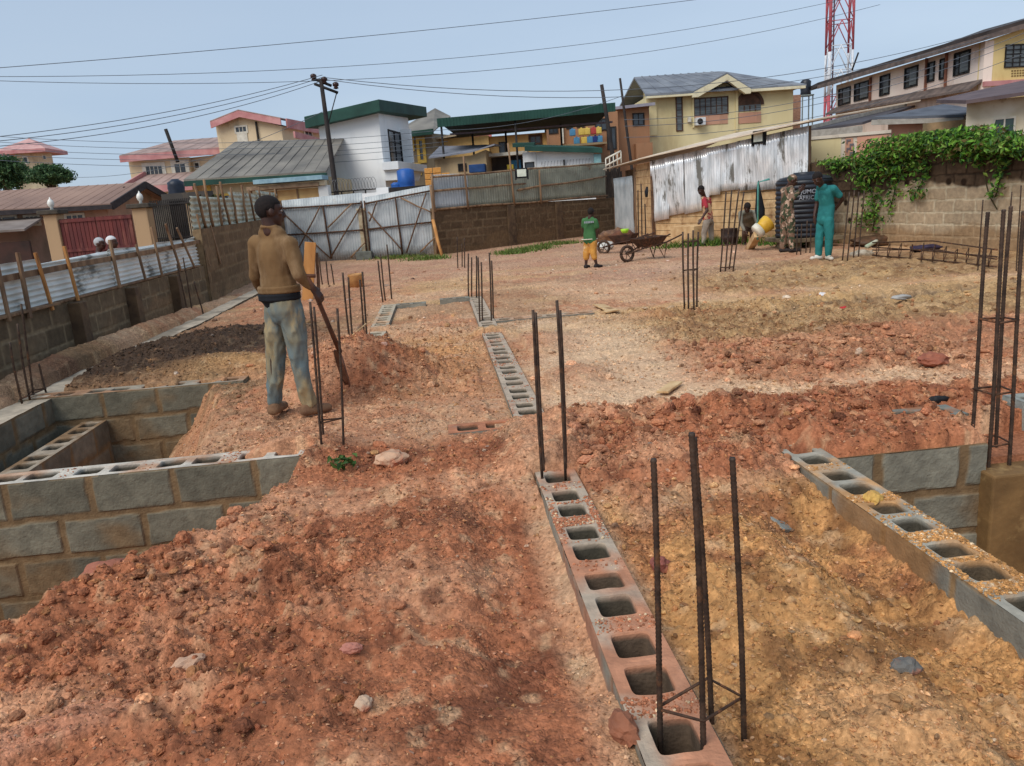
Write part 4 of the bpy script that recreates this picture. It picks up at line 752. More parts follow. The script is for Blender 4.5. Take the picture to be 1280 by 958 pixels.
def rcol_(label, cx, cy, w, dpt, top, z0, r=.007, stir=(), near=False, lean=(0, 0), n=4):
    t = thing('rebar_column', label, 'rebar', (cx, cy, z0), 'rebar starter columns of the foundation'); cs = [(-w/2, -dpt/2), (w/2, -dpt/2), (w/2, dpt/2), (-w/2, dpt/2)][:n]; rr = random.Random(int(cx*100+cy*37)); base = []
    for (a, c) in cs:
        tp = top*(1+.05*rr.uniform(-1, 1)); p = np.array([cx+a, cy+c, z0]); q = np.array([cx+a+lean[0]+rr.uniform(-.02, .02), cy+c+lean[1], tp]); base.append((p, q)); b = MB(); nn = 8; b.tube([p+(q-p)*i/nn for i in range(nn+1)], r, 5); b.build('bar', rebar_m, t, True)
    for z in stir:
        ps = [p+(q-p)*((z-z0)/(q[2]-z0)) for p, q in base]; b = MB(); b.tube(ps+[ps[0]], r*.7, 5); b.build('stirrup', rusty, t, True)
    return t
rebar('four dark rebars tied by a stirrup in the foreground at the near end of the block wall', [(814, 574, 831, 1010, 1.88), (862, 541, 884, 1010, 1.80), (868, 548, 893, 1010, 1.98), (917, 572, 930, 1010, 1.90)], .0078, (.12,), True)
rebar('two pairs of thin rebars rising from the middle wall behind the foreground bars', [(665, 388, 679, 602, 4.0), (668, 391, 682, 600, 4.12), (695, 376, 708, 600, 3.98), (699, 388, 709, 600, 4.12)], .0085, (), False)
rebar('tall cage of four thick rebars at the right edge over the concrete stub', [(1237, 265, 1213, 545, 4.0), (1257, 262, 1233, 592, 3.86), (1264, 258, 1243, 580, 4.05), (1281, 264, 1260, 590, 3.86)], .0095, (.72, .32, .02), True)
rebar('rusty rebars with loose ties standing just right of the labourer', [(386, 378, 404, 566, 4.85), (391, 384, 407, 566, 4.97), (421, 386, 430, 566, 4.9)], .0085, (.25,), False)
rebar('cluster of rebars at the near end of the ladder like block row', [(428, 341, 440, 446, 8.35), (435, 347, 443, 446, 8.5), (452, 340, 461, 447, 8.3), (449, 350, 458, 442, 8.6)], .011)
rebar('pair of thin rebars beyond the far end of the ladder like row', [(472, 326, 479, 378, 12.6), (483, 306, 490, 374, 12.7), (475, 318, 482, 376, 12.9)], .013)
rebar('rebars at the far end of the middle wall', [(585, 317, 586, 374, 12.6), (595, 320, 596, 374, 12.6), (589, 322, 590, 372, 12.9)], .013)
rebar('rebars rising halfway along the middle wall by the cross row', [(597, 322, 601, 418, 9.9), (601, 328, 604, 418, 10.1), (611, 316, 615, 418, 9.9), (614, 326, 617, 416, 10.1)], .011)
rebar('pair of rusty rebars far away in front of the dark block wall', [(571, 296, 573, 346, 19), (580, 298, 581, 346, 19), (577, 305, 578, 346, 19.3)], .015)
rebar('upright cage of four rebars on the open ground right of centre', [(854, 290, 855, 388, 9.5), (861, 292, 860, 390, 9.4), (867, 288, 867, 392, 9.3), (873, 290, 871, 390, 9.4)], .012, (.06, .55, .9))
rebar('tall rebars standing in front of the bending man', [(908, 240, 900, 341, 13.6), (915, 238, 906, 343, 13.5), (924, 236, 911, 341, 13.7), (930, 240, 916, 343, 13.5)], .014, (.1, .5))
rebar('tall rebars to the right of the man in teal', [(1062, 240, 1053, 328, 13.8), (1068, 238, 1059, 330, 13.8), (1074, 240, 1066, 328, 14), (1081, 238, 1072, 326, 14)], .013)
rebar('short rebars between the camouflage figure and the man in teal', [(997, 284, 996, 320, 15.6), (1002, 280, 1001, 322, 15.5), (1009, 276, 1007, 320, 15.7), (1014, 280, 1012, 320, 15.6)], .013)
rebar('thin rebars standing near the right wall behind the tall cage', [(1229, 250, 1222, 345, 11), (1264, 240, 1257, 350, 10.6), (1276, 232, 1270, 352, 10.5)], .010)
rebar('long rods standing against the left corner of the shed', [(797, 238, 799, 312, 20.5), (801, 230, 803, 312, 20.6), (806, 255, 807, 312, 20.7)], .018)
rebar('thin rebars on the footing strip at the far left', [(13, 428, 27, 505, 7.2), (22, 405, 37, 500, 7.4), (27, 380, 42, 497, 7.6), (49, 455, 58, 492, 7.7)], .010, (.1,))
rebar('thin rebars on the footing strip halfway along the left wall', [(221, 330, 236, 398, 13.2), (229, 322, 241, 398, 13.3), (243, 352, 254, 394, 13.4)], .012)
rebar('short rebars far off below the left gate leaf', [(399, 322, 403, 356, 16.5), (407, 326, 411, 356, 16.4), (413, 330, 418, 356, 16.5)], .014)
# ---------------------------------------------------------------- tools, barrows, tank, scraps
def wheelbarrow(label, loc, rz, s=1., m=None):
    t = thing('wheelbarrow', label, 'wheelbarrow', loc, 'rusty wheelbarrows beside the shed'); ca, sa = math.cos(rz), math.sin(rz)
    def W(p): p = np.array(p, float)*s; return np.array([p[0]*ca-p[1]*sa, p[0]*sa+p[1]*ca, p[2]])+np.array(loc)
    m = m or rusty; b = MB()   # tray: open sheet bowl with thickness
    o = [(-.42, -.33, .62), (.48, -.30, .58), (.48, .30, .58), (-.42, .33, .62)]; i_ = [(-.25, -.2, .34), (.28, -.18, .34), (.28, .18, .34), (-.25, .2, .34)]; oi = [(-.40, -.31, .62), (.46, -.28, .58), (.46, .28, .58), (-.40, .31, .62)]; ii = [(-.24, -.19, .355), (.27, -.17, .355), (.27, .17, .355), (-.24, .19, .355)]
    V = [W(p) for p in o+i_+oi+ii]; f = []
    for k in range(4): n = (k+1) % 4; f += [(k, n, 4+n, 4+k), (8+k, 12+k, 12+n, 8+n), (k, 8+k, 8+n, n)]
    f += [(4, 5, 6, 7), (15, 14, 13, 12)]; b.add(V, f); b.build('tray', m, t, False, .006)
    for q in (-1, 1):
        b = MB(); b.tube([W((.75, .06*q, .2)), W((.3, .17*q, .32)), W((-.4, .24*q, .42)), W((-.95, .28*q, .6))], .018, 6); b.build('handle', m, t, True)
        b = MB(); b.tube([W((-.15, .2*q, .36)), W((-.32, .26*q, .0)), W((-.42, .24*q, .4))], .014, 6); b.build('leg', m, t, True)
    b = MB(); K = 20
    ring = [W((.75+.2*math.cos(a*2*math.pi/K), 0, .2+.2*math.sin(a*2*math.pi/K))) for a in range(K+1)]; b.tube(ring, .035, 8); w = b.build('wheel', mat('tyre', lin(52, 42, 36), lin(90, 66, 50), scale=12), t, True)
    b = MB(); b.tube([W((.75, -.07, .2)), W((.75, .07, .2))], .02, 8)
    for a in range(6): b.tube([W((.75, 0, .2)), W((.75+.18*math.cos(a), 0, .2+.18*math.sin(a)))], .008, 5)
    b.build('hub', m, w, True); return t
g = G(812, 326, 0); wheelbarrow('rusty wheelbarrow with its tray towards the viewer between the boy and the shed', (g[0], g[1], Z(g[0], g[1])), 3.5, .8)
g = G(792, 320, 0); wheelbarrow('second rusty wheelbarrow half hidden behind the first and heaped with soil', (g[0], g[1]+.9, Z(g[0], g[1]+1)), 2.5, .78, mat('dark_rust', lin(86, 60, 48), lin(58, 44, 38), scale=9))
b = MB(); g = G(792, 320, 0); b.ell((g[0]-.05, g[1]+.93, .46), (.27, .2, .15), 10, 0, .3, 3); tag(b.build('soil_heap', mat('heap_soil', lin(120, 76, 54), lin(88, 58, 44), scale=9, bump=.8, bscale=20), None, True), 'dark soil heaped in the rear wheelbarrow', 'soil heap')
b = MB(); p = AT(781, 289, 18.6); b.lathe(p, [(.06, -.05), (.09, .0), (.10, .05), (.09, .05), (.08, .02), (.04, -.02)], 18); tag(b.build('bowl', mat('lime_plastic', lin(170, 220, 60), lin(150, 200, 50), rough=.4, bump=0), None, True), 'lime green bowl on top of the soil in the rear wheelbarrow', 'bowl')
def lump(name, label, cat, px, py, r, tone, seed, rough=.6, z=.0, jit=.4, tone2=None):
    g = G(px, py, 0); zz = Z(g[0], g[1])+z; b = MB(); b.ell((g[0], g[1], zz+r[2]*.6), r, 12, 0, jit, seed); t = lin(*tone); m = mat('lump_%d' % seed, t, tuple(v*.6 for v in t) if tone2 is None else lin(*tone2), scale=8, rough=rough, bump=.6, bscale=16)
    return tag(b.build(name, m, None, True), label, cat)
lump('sack', 'torn white sack on the ground left of the wheelbarrows', 'sack', 757, 314, (.24, .16, .15), (226, 226, 220), 201, tone2=(170, 165, 155))
lump('sack', 'dirty pale cloth lying in front of the rebars right of the man in teal', 'sack', 1078, 322, (.22, .1, .08), (206, 192, 170), 202, tone2=(150, 130, 106))
lump('plastic_bag', 'crumpled white plastic bag lying on the middle block wall', 'bag', 628, 440, (.12, .1, .035), (222, 214, 204), 203, z=.03)
lump('plastic_bag', 'grey crumpled plastic scraps on the ground at right', 'bag', 1128, 382, (.12, .05, .03), (176, 172, 166), 204)
lump('plastic_bag', 'small white scrap on the brown soil below the red bottle top', 'bag', 1028, 374, (.05, .04, .03), (235, 232, 232), 205)
lump('plastic_bag', 'tiny red plastic scrap on the brown soil at right', 'bag', 1052, 392, (.06, .035, .03), (196, 52, 52), 206)
lump('sack', 'dark blue cloth bundle at the foot of the right wall', 'sack', 1156, 316, (.3, .15, .07), (64, 54, 78), 207)
lump('sack', 'black bin bag pressed into the soil above the right pit', 'bag', 1172, 514, (.07, .03, .03), (30, 30, 32), 208)
g = G(446, 360, 0); b = MB(); b.lathe((g[0], g[1], .0), [(.15, 0), (.155, .25), (.16, .26), (.16, .29), (.14, .29), (.13, .05)], 20); tag(b.build('bucket', mat('tan_tin', lin(200, 152, 96), lin(160, 112, 70), scale=6, rough=.6), None, True), 'tan bucket on the ground beyond the rebars near the gate', 'bucket')
g = G(384, 376, 0); b = MB(); plank(b, (g[0], g[1], -.05), (*AT(388, 303, g[1])[:2], AT(388, 303, g[1])[2]), .2, .05, (1, 0, 0)); b2 = tag(b.build('plank', timber_o, None, False, .006), 'wide orange plank standing upright behind the labourer', 'plank')
g = G(398, 374, 0); b = MB(); pole(b, (g[0], g[1], -.05), AT(396, 316, g[1]), .03, seed=9); tag(b.build('stake', mat('dark_brace', (0, 0, 0)), None, True), 'dark stake standing beside the wide orange plank', 'stake')
for (p1, p2, w, lab) in [((748, 386), (764, 393), .16, 'thin flat board lying on the pale ground right of the middle wall'), ((756, 395), (772, 393), .14, 'second flat board lying beside the first on the pale ground'), ((828, 498), (846, 488), .10, 'pale flat offcut lying on the yellowish ground right of the middle wall')]:
    a = G(*p1, 0); c = G(*p2, 0); b = MB(); za, zc = Z(a[0], a[1])+.03, Z(c[0], c[1])+.03; plank(b, (a[0], a[1], za), (c[0], c[1], zc), w, .018, (0, 1, 0)); tag(b.build('board', timber_p, None, False, .003), lab, 'board')
a = G(1091, 303, 0); b = MB(); plank(b, (a[0], a[1], 0), AT(1109, 263, a[1]+.5), .12, .04, (1, 0, .3)); tag(b.build('plank', timber_o, None, False, .005), 'orange plank leaning against the creeper on the right wall', 'plank')
a = G(1083, 312, 0); c = G(1122, 296, .15); b = MB(); pole(b, (a[0], a[1], .06), (c[0], c[1], .32), .04, seed=12); tag(b.build('pipe', mat('pale_green_pipe', lin(160, 176, 150), lin(206, 206, 190), scale=5), None, True), 'pale green pole lying on rubble by the right wall', 'pole')
a = G(1132, 310, 0); c = G(1152, 303, 0); b = MB(); pole(b, (a[0], a[1], .06), (c[0], c[1], .2), .035, seed=13); tag(b.build('stick', timber, None, True), 'short brown stick lying on rubble by the right wall', 'stick')
lump('rubble_heap', 'heap of dark brush and earth at the foot of the creeper', 'rubble', 1100, 308, (.7, .3, .14), (104, 74, 54), 210, tone2=(70, 54, 40))
lump('rubble_heap', 'dark rubble and roots heaped left of the wheelbarrows', 'rubble', 772, 306, (.5, .4, .3), (98, 70, 54), 211, tone2=(130, 96, 70))
# reinforcement cage lying flat
cg = thing('rebar_cage', 'flat reinforcement cage lying on the ground by the right wall', 'rebar', (*G(1170, 330, 0)[:2], .05)); 
def gz_(px, py, dz): p = G(px, py, 0); return np.array([p[0], p[1], max(Z(p[0], p[1]), 0)+dz])
for dz, off in ((.05, 0), (.20, 0), (.05, 8), (.20, 8)):
    b = MB(); b.tube([gz_(1090, 325-off, dz), gz_(1165, 329-off, dz), gz_(1245, 338-off, dz)], .012, 6); b.build('bar', rusty, cg, True)
for i in range(11):
    u = 1095+i*14; v0_ = 325.5+(u-1090)*.085; b = MB(); q = [gz_(u, v0_, .05), gz_(u, v0_, .20), gz_(u+3, v0_-8, .20), gz_(u+3, v0_-8, .05)]; b.tube(q+[q[0]], .008, 5); b.build('stirrup', rusty, cg, True)
# ---------- water tank
tp = AT(1004, 290, 17.4); TX, TY = tp[0], tp[1]
tank = thing('water_tank', 'big ribbed black plastic water tank standing beside the shed', 'water tank', (TX, TY, .1), None)
prof = [(.55, 0)]; z = 0; 
for i in range(12): z0 = .02+i*.105; prof += [(.61, z0), (.62, z0+.05), (.60, z0+.075), (.595, z0+.1)]
prof += [(.60, 1.27), (.52, 1.33), (.30, 1.37), (.24, 1.375), (.24, 1.42), (.22, 1.435), (.02, 1.44)]
b = MB(); b.lathe((TX, TY, .26), prof, 40); blackp = mat('black_tank_plastic', lin(42, 46, 54), lin(32, 35, 42), scale=2, rough=.42, bump=.05, spec=.4)
tb = b.build('tank_body', blackp, tank, True)
b = MB()
for i in range(8): a = i*math.pi/4; b.box((TX+.5*math.cos(a)-.09, TY+.5*math.sin(a)-.09, -.1), (TX+.5*math.cos(a)+.09, TY+.5*math.sin(a)+.09, .17))
b.box((TX-.66, TY-.6, .17), (TX+.66, TY+.6, .262)); b.build('plinth', mat('plinth_block', lin(132, 116, 92), lin(104, 90, 70), scale=6), tank, False, .01)
def text_curve(txt, parent, size, P, m, name='lettering', th=.004):
    cu = bpy.data.curves.new(name, 'FONT'); cu.body = txt; cu.size = size; cu.extrude = .0; cu.align_x = 'CENTER'
    o = bpy.data.objects.new(name, cu); COL.objects.link(o); dg = bpy.context.evaluated_depsgraph_get(); me = bpy.data.meshes.new_from_object(o.evaluated_get(dg)); bpy.data.objects.remove(o)
    n = len(me.vertices); co = np.empty(n*3); me.vertices.foreach_get('co', co); co = co.reshape(-1, 3); V = np.array([P(a, c) for a, c, _ in co]); me.vertices.foreach_set('co', V.ravel()); me.materials.append(m); me.update()
    return link_mesh(me, name, parent)
vdir = math.atan2(-TY, -TX)
def tp_(a, c, zc, off): A = vdir+off+a/.63; return (TX+.632*math.cos(A), TY+.632*math.sin(A), .26+zc+c)
wp = mat('white_lettering', lin(168, 172, 180), lin(130, 134, 142), bump=0)
text_curve('JUMO', tb, .13, lambda a, c: tp_(a, c, .97, .16), wp); text_curve('AFRICA', tb, .12, lambda a, c: tp_(a, c, .84, .16), wp)
b = MB(); b.tube([AT(947, 300, 17.2), AT(948, 228, 17.2), AT(962, 224, 17.1)], .025, 6); tag(b.build('pipe', mat('teal_pipe', lin(96, 160, 150), lin(70, 130, 120), rough=.5), None, True), 'teal water pipe rising left of the black tank', 'pipe')
# bucket on a tilted timber
c0 = AT(952, 285, 17.2); b = MB(); ax = AT(960, 279, 17.2)-AT(945, 291, 17.2); ax /= np.linalg.norm(ax)
yb = thing('bucket', 'yellow and white bucket tipped over on a timber by the bending man', 'bucket', c0); b.tube([c0-ax*.03, c0+ax*.02, c0+ax*.2, c0+ax*.22], [.15, .165, .185, .17], 20); b.build('body', mat('yellow_plastic', lin(222, 178, 62), lin(196, 150, 48), rough=.45, bump=0), yb, True)
b = MB(); b.tube([c0-ax*.17, c0-ax*.15, c0-ax*.04], [.14, .16, .17], 20); b.build('rim', mat('white_plastic', lin(226, 220, 200), lin(200, 190, 170), rough=.5, bump=0), yb, True)
a = G(935, 312, 0); b = MB(); plank(b, (a[0], a[1], -.05), AT(947, 293, 17.2), .16, .14, (1, 0, 0)); tag(b.build('timber_post', timber_p, None, False, .01), 'thick leaning timber stub that props the yellow bucket', 'timber')
# black umbrella like cloth hung on shed
b = MB(); b.tube([AT(948, 226, 18.9), AT(948, 236, 18.9), AT(950, 262, 18.9), AT(951, 288, 18.9)], [.01, .05, .12, .10], 9); tag(b.build('folded_umbrella', mat('black_cloth', lin(36, 38, 44), lin(22, 24, 28), scale=6, rough=.9, bump=.6, bscale=10), None, True), 'folded black umbrella hanging from the shed beside the bending man', 'umbrella')
p = S0.P(S0.sz(779, 238)[0], S0.sz(779, 238)[1], .06); b = MB(); p = AT(808, 240, 23.9); b.tube([p+[0, 0, -.16], p, p+[.03, 0, .15]], [.04, .06, .03], 8); tag(b.build('hanging_cloth', mat('black_cloth', (0, 0, 0)), None, True), 'small black rag hanging on the planks at the shed corner', 'rag')
# drum beside the bending man
g = G(917, 308, 0); b = MB(); b.lathe((g[0], g[1]+.3, 0), [(.2, 0), (.21, .2), (.22, .22), (.21, .24), (.21, .42), (.22, .44), (.19, .44), (.18, .36)], 22); tag(b.build('drum', mat('dark_drum', lin(70, 54, 48), lin(48, 40, 38), scale=6, metal=.3, rough=.6), None, True), 'dark rusty drum left of the bending man', 'drum')
# small plant in the red soil
g = G(428, 592, 0); r_ = np.random.RandomState(4); pts = np.array([[g[0]+.05*r_.randn(), g[1]+.04*r_.randn(), Z(g[0], g[1])+.02+.05*r_.rand()] for _ in range(34)]); leaves('seedling', pts, .035, [(60, 88, 44), (84, 110, 56)], 5, None, (0, 0, 1), 'small green seedling in the red soil left of the pale stone', 'plant')
# curved pale root by the soil pile
g = G(455, 470, 0); b = MB(); zz = Z(g[0], g[1]); b.tube([(g[0]-.05, g[1]-.1, zz+.02), (g[0]+.02, g[1], zz+.06), (g[0]+.06, g[1]+.15, zz+.08), (g[0]+.05, g[1]+.3, zz+.04)], .008, 6); tag(b.build('root', timber_p, None, True), 'curly pale root sticking out of the soil pile', 'root')

a = G(946, 622, 0); c = G(986, 638, 0); zm = max(Z(c[0], c[1]), Z((a[0]+c[0])/2, (a[1]+c[1])/2))+.006; b = MB(); plank(b, (a[0], a[1], zm+.01), (c[0], c[1], min(zm-.012, Z(c[0], c[1])+.012)), .085, .026, (.25, 1, .1)); plank(b, (a[0]-.03, a[1]+.05, zm-.02), (a[0]+.07, a[1]+.03, zm-.015), .06, .022, (0, 1, 0))
tag(b.build('broken_slab', mat('slab_concrete', lin(146, 148, 142), lin(118, 120, 114), scale=9, bump=.6, bscale=40, c3=lin(176, 142, 100), c3s=12, c3f=(.6, .7)), None, False, .006), 'broken flat grey concrete scrap on the ochre soil left of the right block wall', 'slab')
# ---------------------------------------------------------------- houses and street beyond the site
def wallm(n, c, c2=None, dirt=None): 
    t = lin(*c); return mat(n, t, lin(*c2) if c2 else tuple(v*.82 for v in t), scale=.5, rough=.85, bump=.15, bscale=8, detail=6, stretch=(1, 1, .35), c3=lin(*(dirt or (120, 104, 84))), c3s=.9, c3f=(.52, .78))
def roofm(n, c, c2, sc_=1.4): return mat(n, lin(*c), lin(*c2), scale=sc_, rough=.7, bump=.3, bscale=5, detail=7)
glass = mat('dark_window_glass', lin(58, 64, 70), lin(38, 42, 48), scale=1.5, rough=.18, bump=0, spec=.6)
glass_g = mat('green_window_glass', lin(52, 78, 74), lin(40, 60, 58), scale=2, rough=.2, bump=0, spec=.6)
louvre = mat('louvre_glass', lin(110, 116, 116), lin(66, 70, 72), scale=3, rough=.3, bump=.2, stretch=(.4, .4, 6), spec=.5)
frame_b = mat('brown_frame', lin(92, 66, 52), lin(70, 52, 42), scale=4); frame_w = mat('white_frame', lin(222, 216, 200), lin(196, 190, 176), scale=4)
frame_y = mat('yellow_frame', lin(226, 190, 96), lin(204, 166, 80), scale=4); frame_d = mat('dark_frame', lin(50, 46, 44), lin(36, 34, 34), scale=4)
green = roofm('green_roof', (40, 78, 68), (30, 62, 54)); pink = roofm('pink_fascia', (204, 150, 146), (180, 118, 118)); greyr = roofm('grey_sheet_roof', (138, 132, 122), (104, 100, 94), .8)
pinkgrey = roofm('pinkish_roof', (176, 150, 140), (150, 128, 120)); brownr = roofm('brown_roof', (160, 130, 114), (132, 106, 94), .5); darkr = roofm('dark_roof', (84, 80, 84), (62, 58, 62), .7)
def part(b, name, m, parent, bev=0, sm=False): return b.build(name, m, parent, sm, bev)
def W_(parent, F, x0, y0, x1, y1, fm, gm=None, d=0., fw=.07, nx=2, nz=0, name='window', proud=.05, sill=False, rect=None):
    s0, s1, z0, z1 = rect or F.rect(x0, y0, x1, y1); b = MB()
    b.fbox(F, s0-fw, s0, z0-fw, z1+fw, d+.003, d+proud); b.fbox(F, s1, s1+fw, z0-fw, z1+fw, d+.003, d+proud); b.fbox(F, s0, s1, z0-fw, z0, d+.003, d+proud); b.fbox(F, s0, s1, z1, z1+fw, d+.003, d+proud)
    for i in range(1, nx): s = s0+(s1-s0)*i/nx; b.fbox(F, s-.02, s+.02, z0, z1, d+.012, d+proud*.8)
    for i in range(1, nz): z = z0+(z1-z0)*i/nz; b.fbox(F, s0, s1, z-.015, z+.015, d+.014, d+proud*.75)
    if sill: b.fbox(F, s0-fw*1.6, s1+fw*1.6, z0-fw*1.8, z0-fw, d+.003, d+.14)
    o = b.build(name, fm, parent); b = MB(); b.fbox(F, s0, s1, z0, z1, d+.002, d+.008); b.build('pane', gm or glass, o); return o
def B_(parent, F, x0, y0, x1, y1, d0, d1, m, name, bev=0):
    s0, s1, z0, z1 = F.rect(x0, y0, x1, y1); b = MB(); b.fbox(F, s0, s1, z0, z1, d0, d1); return b.build(name, m, parent, False, bev)
def ridges(b, q, n, th=.012, w=.014):   # roof sheet seams running up the slope
    q = [np.array(c, float) for c in q]
    for i in range(1, n):
        t = i/n; a = q[0]+(q[1]-q[0])*t; c = q[3]+(q[2]-q[3])*t; u = (q[1]-q[0]); u = u/np.linalg.norm(u); up = np.array([0, 0, th])
        b.hexa([a-u*w, a+u*w, c+u*w, c-u*w, a-u*w+up, a+u*w+up, c+u*w+up, c-u*w+up])
# --- cream tower with pink hipped roof, far left
F = FP(22, 110, 68, 112, 210); t = thing('tower', 'square cream tower with a pink hipped roof far off at the left', 'tower', (*F.P(F.L/2, 0)[:2], 0)); cream = wallm('cream_wall', (218, 200, 168), (196, 176, 144))
z1 = F.sz(40, 192)[1]; b = MB(); b.fbox(F, 0, F.L, -1, z1, -F.L, 0); part(b, 'wall', cream, t)
c = F.P(F.L/2, 0, -F.L/2); e = F.L/2+1.1; b = MB(); zt = F.sz(40, 177)[1]+.6
V = [(c[0]-e, c[1]-e, z1), (c[0]+e, c[1]-e, z1), (c[0]+e, c[1]+e, z1), (c[0]-e, c[1]+e, z1), (c[0]-e, c[1]-e, z1+.45), (c[0]+e, c[1]-e, z1+.45), (c[0]+e, c[1]+e, z1+.45), (c[0]-e, c[1]+e, z1+.45), (c[0], c[1], zt)]
b.add(V, [(3, 2, 1, 0), (0, 1, 5, 4), (1, 2, 6, 5), (2, 3, 7, 6), (3, 0, 4, 7)], 0); b.add(V, [(4, 5, 8), (5, 6, 8), (6, 7, 8), (7, 4, 8)], 1); b.build('roof', [pink, roofm('pink_roof', (206, 164, 156), (186, 140, 136))], t)
W_(t, F, 30, 197, 34, 204, frame_w, None, 0, .15, 1); W_(t, F, 54, 195, 57, 199, frame_w, None, 0, .1, 1); b = MB(); b.fbox(F, 1, 2.2, 0, z1*.62, 0.02, .5); part(b, 'pilaster', cream, t)
# --- trees by the tower
def tree(px, py, rx, ry, Y, label, seed):
    c = AT(px, py, Y); k = Y/967.; R = np.array([rx*k, rx*k*.9, ry*k]); t = thing('tree', label, 'tree', (c[0], c[1], 0)); r = np.random.RandomState(seed); pts = []; b = MB()
    b.tube([(c[0], c[1], 0), (c[0]+.1, c[1], c[2]*.5), (c[0], c[1], c[2])], [.35, .28, .15], 8)
    for i in range(60):
        v = r.randn(3); v /= np.linalg.norm(v); q = c+v*R*(.45+.5*r.rand()); 
        if i < 12: b.tube([(c[0], c[1], c[2]*.7), (c+q)/2, q], [.12, .08, .03], 5)
        pts.append(q+r.randn(150, 3)*R*.13)
    b.build('trunk', mat('bark', lin(86, 70, 54), lin(60, 50, 40)), t, True)
    leaves('crown', np.concatenate(pts), .17, [(70, 98, 66), (86, 116, 76), (58, 84, 58), (100, 126, 84)], seed, t)
tree(6, 215, 25, 20, 80, 'dark green tree crown cut by the left edge of the picture', 21)
tree(63, 219, 26, 11, 78, 'round dark green tree in front of the cream tower', 22)
# --- salmon house
F = FP(-90, 30, 130, 31, 240); Gf = Fac(F.P(F.L, 0), AT(203, 250, 35.2)); t = thing('house', 'low salmon house with a long brown sheet roof and a dark gable at the left', 'house', (*F.P(F.L/2, 0, -3)[:2], 0)); sal = wallm('salmon_wall', (198, 160, 138), (180, 142, 122))
ze = F.sz(60, 256)[1]; zr = Gf.sz(166, 229)[1]; b = MB(); b.fbox(F, 0, F.L-.02, -.5, ze, -.25, 0); b.fprism(Gf, [(0, -.5), (Gf.L, -.5), (Gf.L, ze), (Gf.L*.5, zr-.15), (0, ze)], -.25, 0); part(b, 'wall', sal, t)
m_ = Gf.P(Gf.L*.5, zr, .5); bk = m_-np.array([*F.u, 0])*(F.L+.5); L0 = F.P(-.5, ze-.05, .55); R0 = Gf.P(-.5, ze-.12, .5); R1 = Gf.P(Gf.L+.5, ze-.12, .5); L1 = R1-np.array([*F.u, 0])*(F.L+.5)
b = MB(); q = [L0, R0, m_, bk]; b.slab(q, .06); ridges(b, q, 18); b.slab([bk, m_, R1, L1], .06); part(b, 'roof', brownr, t)
b = MB(); plank(b, R0+[0, 0, -.1], m_+[0, 0, -.1], .26, .07); plank(b, m_+[0, 0, -.1], R1+[0, 0, -.1], .26, .07); plank(b, L0+[0, 0, -.12], R0+[0, 0, -.12], .16, .05); part(b, 'barge_board', mat('dark_board', lin(66, 58, 58), lin(48, 44, 46)), t)
for (x0, x1) in ((-30, 20), (33, 48), (84, 104)): W_(t, F, x0, 272-.03*x0, x1, 281-.03*x0, frame_w, None, 0, .08, 3)
W_(t, Gf, 155, 235, 159, 244, frame_d, frame_d, 0, .04, 1)
b = MB(); b.slab([F.P(0, 1.75, 2.6), F.P(F.L*.62, 1.75, 2.6), F.P(F.L*.62, 2.15, .1), F.P(0, 2.15, .1)], .07); part(b, 'lean_to_roof', roofm('lean_roof', (150, 138, 130), (120, 108, 100)), t)
b = MB(); b.fbox(F, 0, F.L*.62, -.3, 1.35, 2.2, 2.4); part(b, 'lean_to_wall', mat('lean_wall', lin(84, 58, 50), lin(60, 48, 44), scale=2), t)
# --- red-brown gate, pillars, grille
F = FP(60, 22.5, 190, 22.5, 290)
def pillar(x0, x1, ytop, label, Y0=0):
    t = thing('gate_pillar', label, 'pillar', (*F.P(F.sz((x0+x1)/2, 290)[0], 0)[:2], 0)); s0, s1, _, zt = F.rect(x0, ytop, x1, 330); b = MB(); b.fbox(F, s0, s1, -.3, zt, -.45, 0); part(b, 'shaft', wallm('pillar_stucco', (186, 158, 124), (160, 132, 100), (92, 76, 60)), t, .02)
    b = MB(); b.fbox(F, s0-.1, s1+.1, zt, zt+.12, -.55, .1); part(b, 'cap', mat('dark_cap', lin(82, 74, 64), lin(60, 56, 50)), t, .02); c = F.P((s0+s1)/2, zt+.12, -.22)
    b = MB(); b.lathe(c, [(.05, 0), (.035, .06), (.07, .1), (.09, .17), (.07, .24), (.02, .3), (.01, .34)], 12); part(b, 'finial_lamp', mat('lamp_white', lin(232, 230, 222), lin(214, 210, 200), rough=.3, bump=0), t, 0, True)
pillar(59, 76, 268, 'tan gate pillar with white finial left of the red brown gate'); pillar(170, 189, 260, 'tan gate pillar with white finial right of the red brown gate')
t = thing('metal_gate', 'tall red brown metal gate across the road behind the left fence', 'gate', (*F.P(F.L/2, 0)[:2], 0)); redb = mat('red_brown_paint', lin(112, 54, 50), lin(86, 42, 42), scale=1.6, rough=.5, bump=.1, stretch=(3, 3, .5), c3=lin(132, 84, 72), c3s=2)
s0, s1, z0, z1 = F.rect(77, 271, 169, 330)
for i in range(2):
    a, c = s0+(s1-s0)*i/2, s0+(s1-s0)*(i+1)/2-.02; b = MB(); k = 9
    for j in range(k): b.fbox(F, a+(c-a)*j/k, a+(c-a)*(j+.86)/k, .1, z1, -.12, -.08); b.fbox(F, a+(c-a)*(j+.86)/k, a+(c-a)*(j+1)/k, .1, z1, -.12, -.1)
    for z in (.1, 1.0, z1-.1): b.fbox(F, a, c, z, z+.08, -.079, -.05)
    b.build('gate_leaf', redb, t)
F2 = FP(186, 24, 254, 23.5, 270)
t = thing('grille_fence', 'blackened wall with a tall iron grille right of the red brown gate', 'fence', (*F2.P(F2.L/2, 0)[:2], 0)); sooty = wallm('sooty_wall', (84, 78, 72), (50, 48, 48), (140, 120, 96))
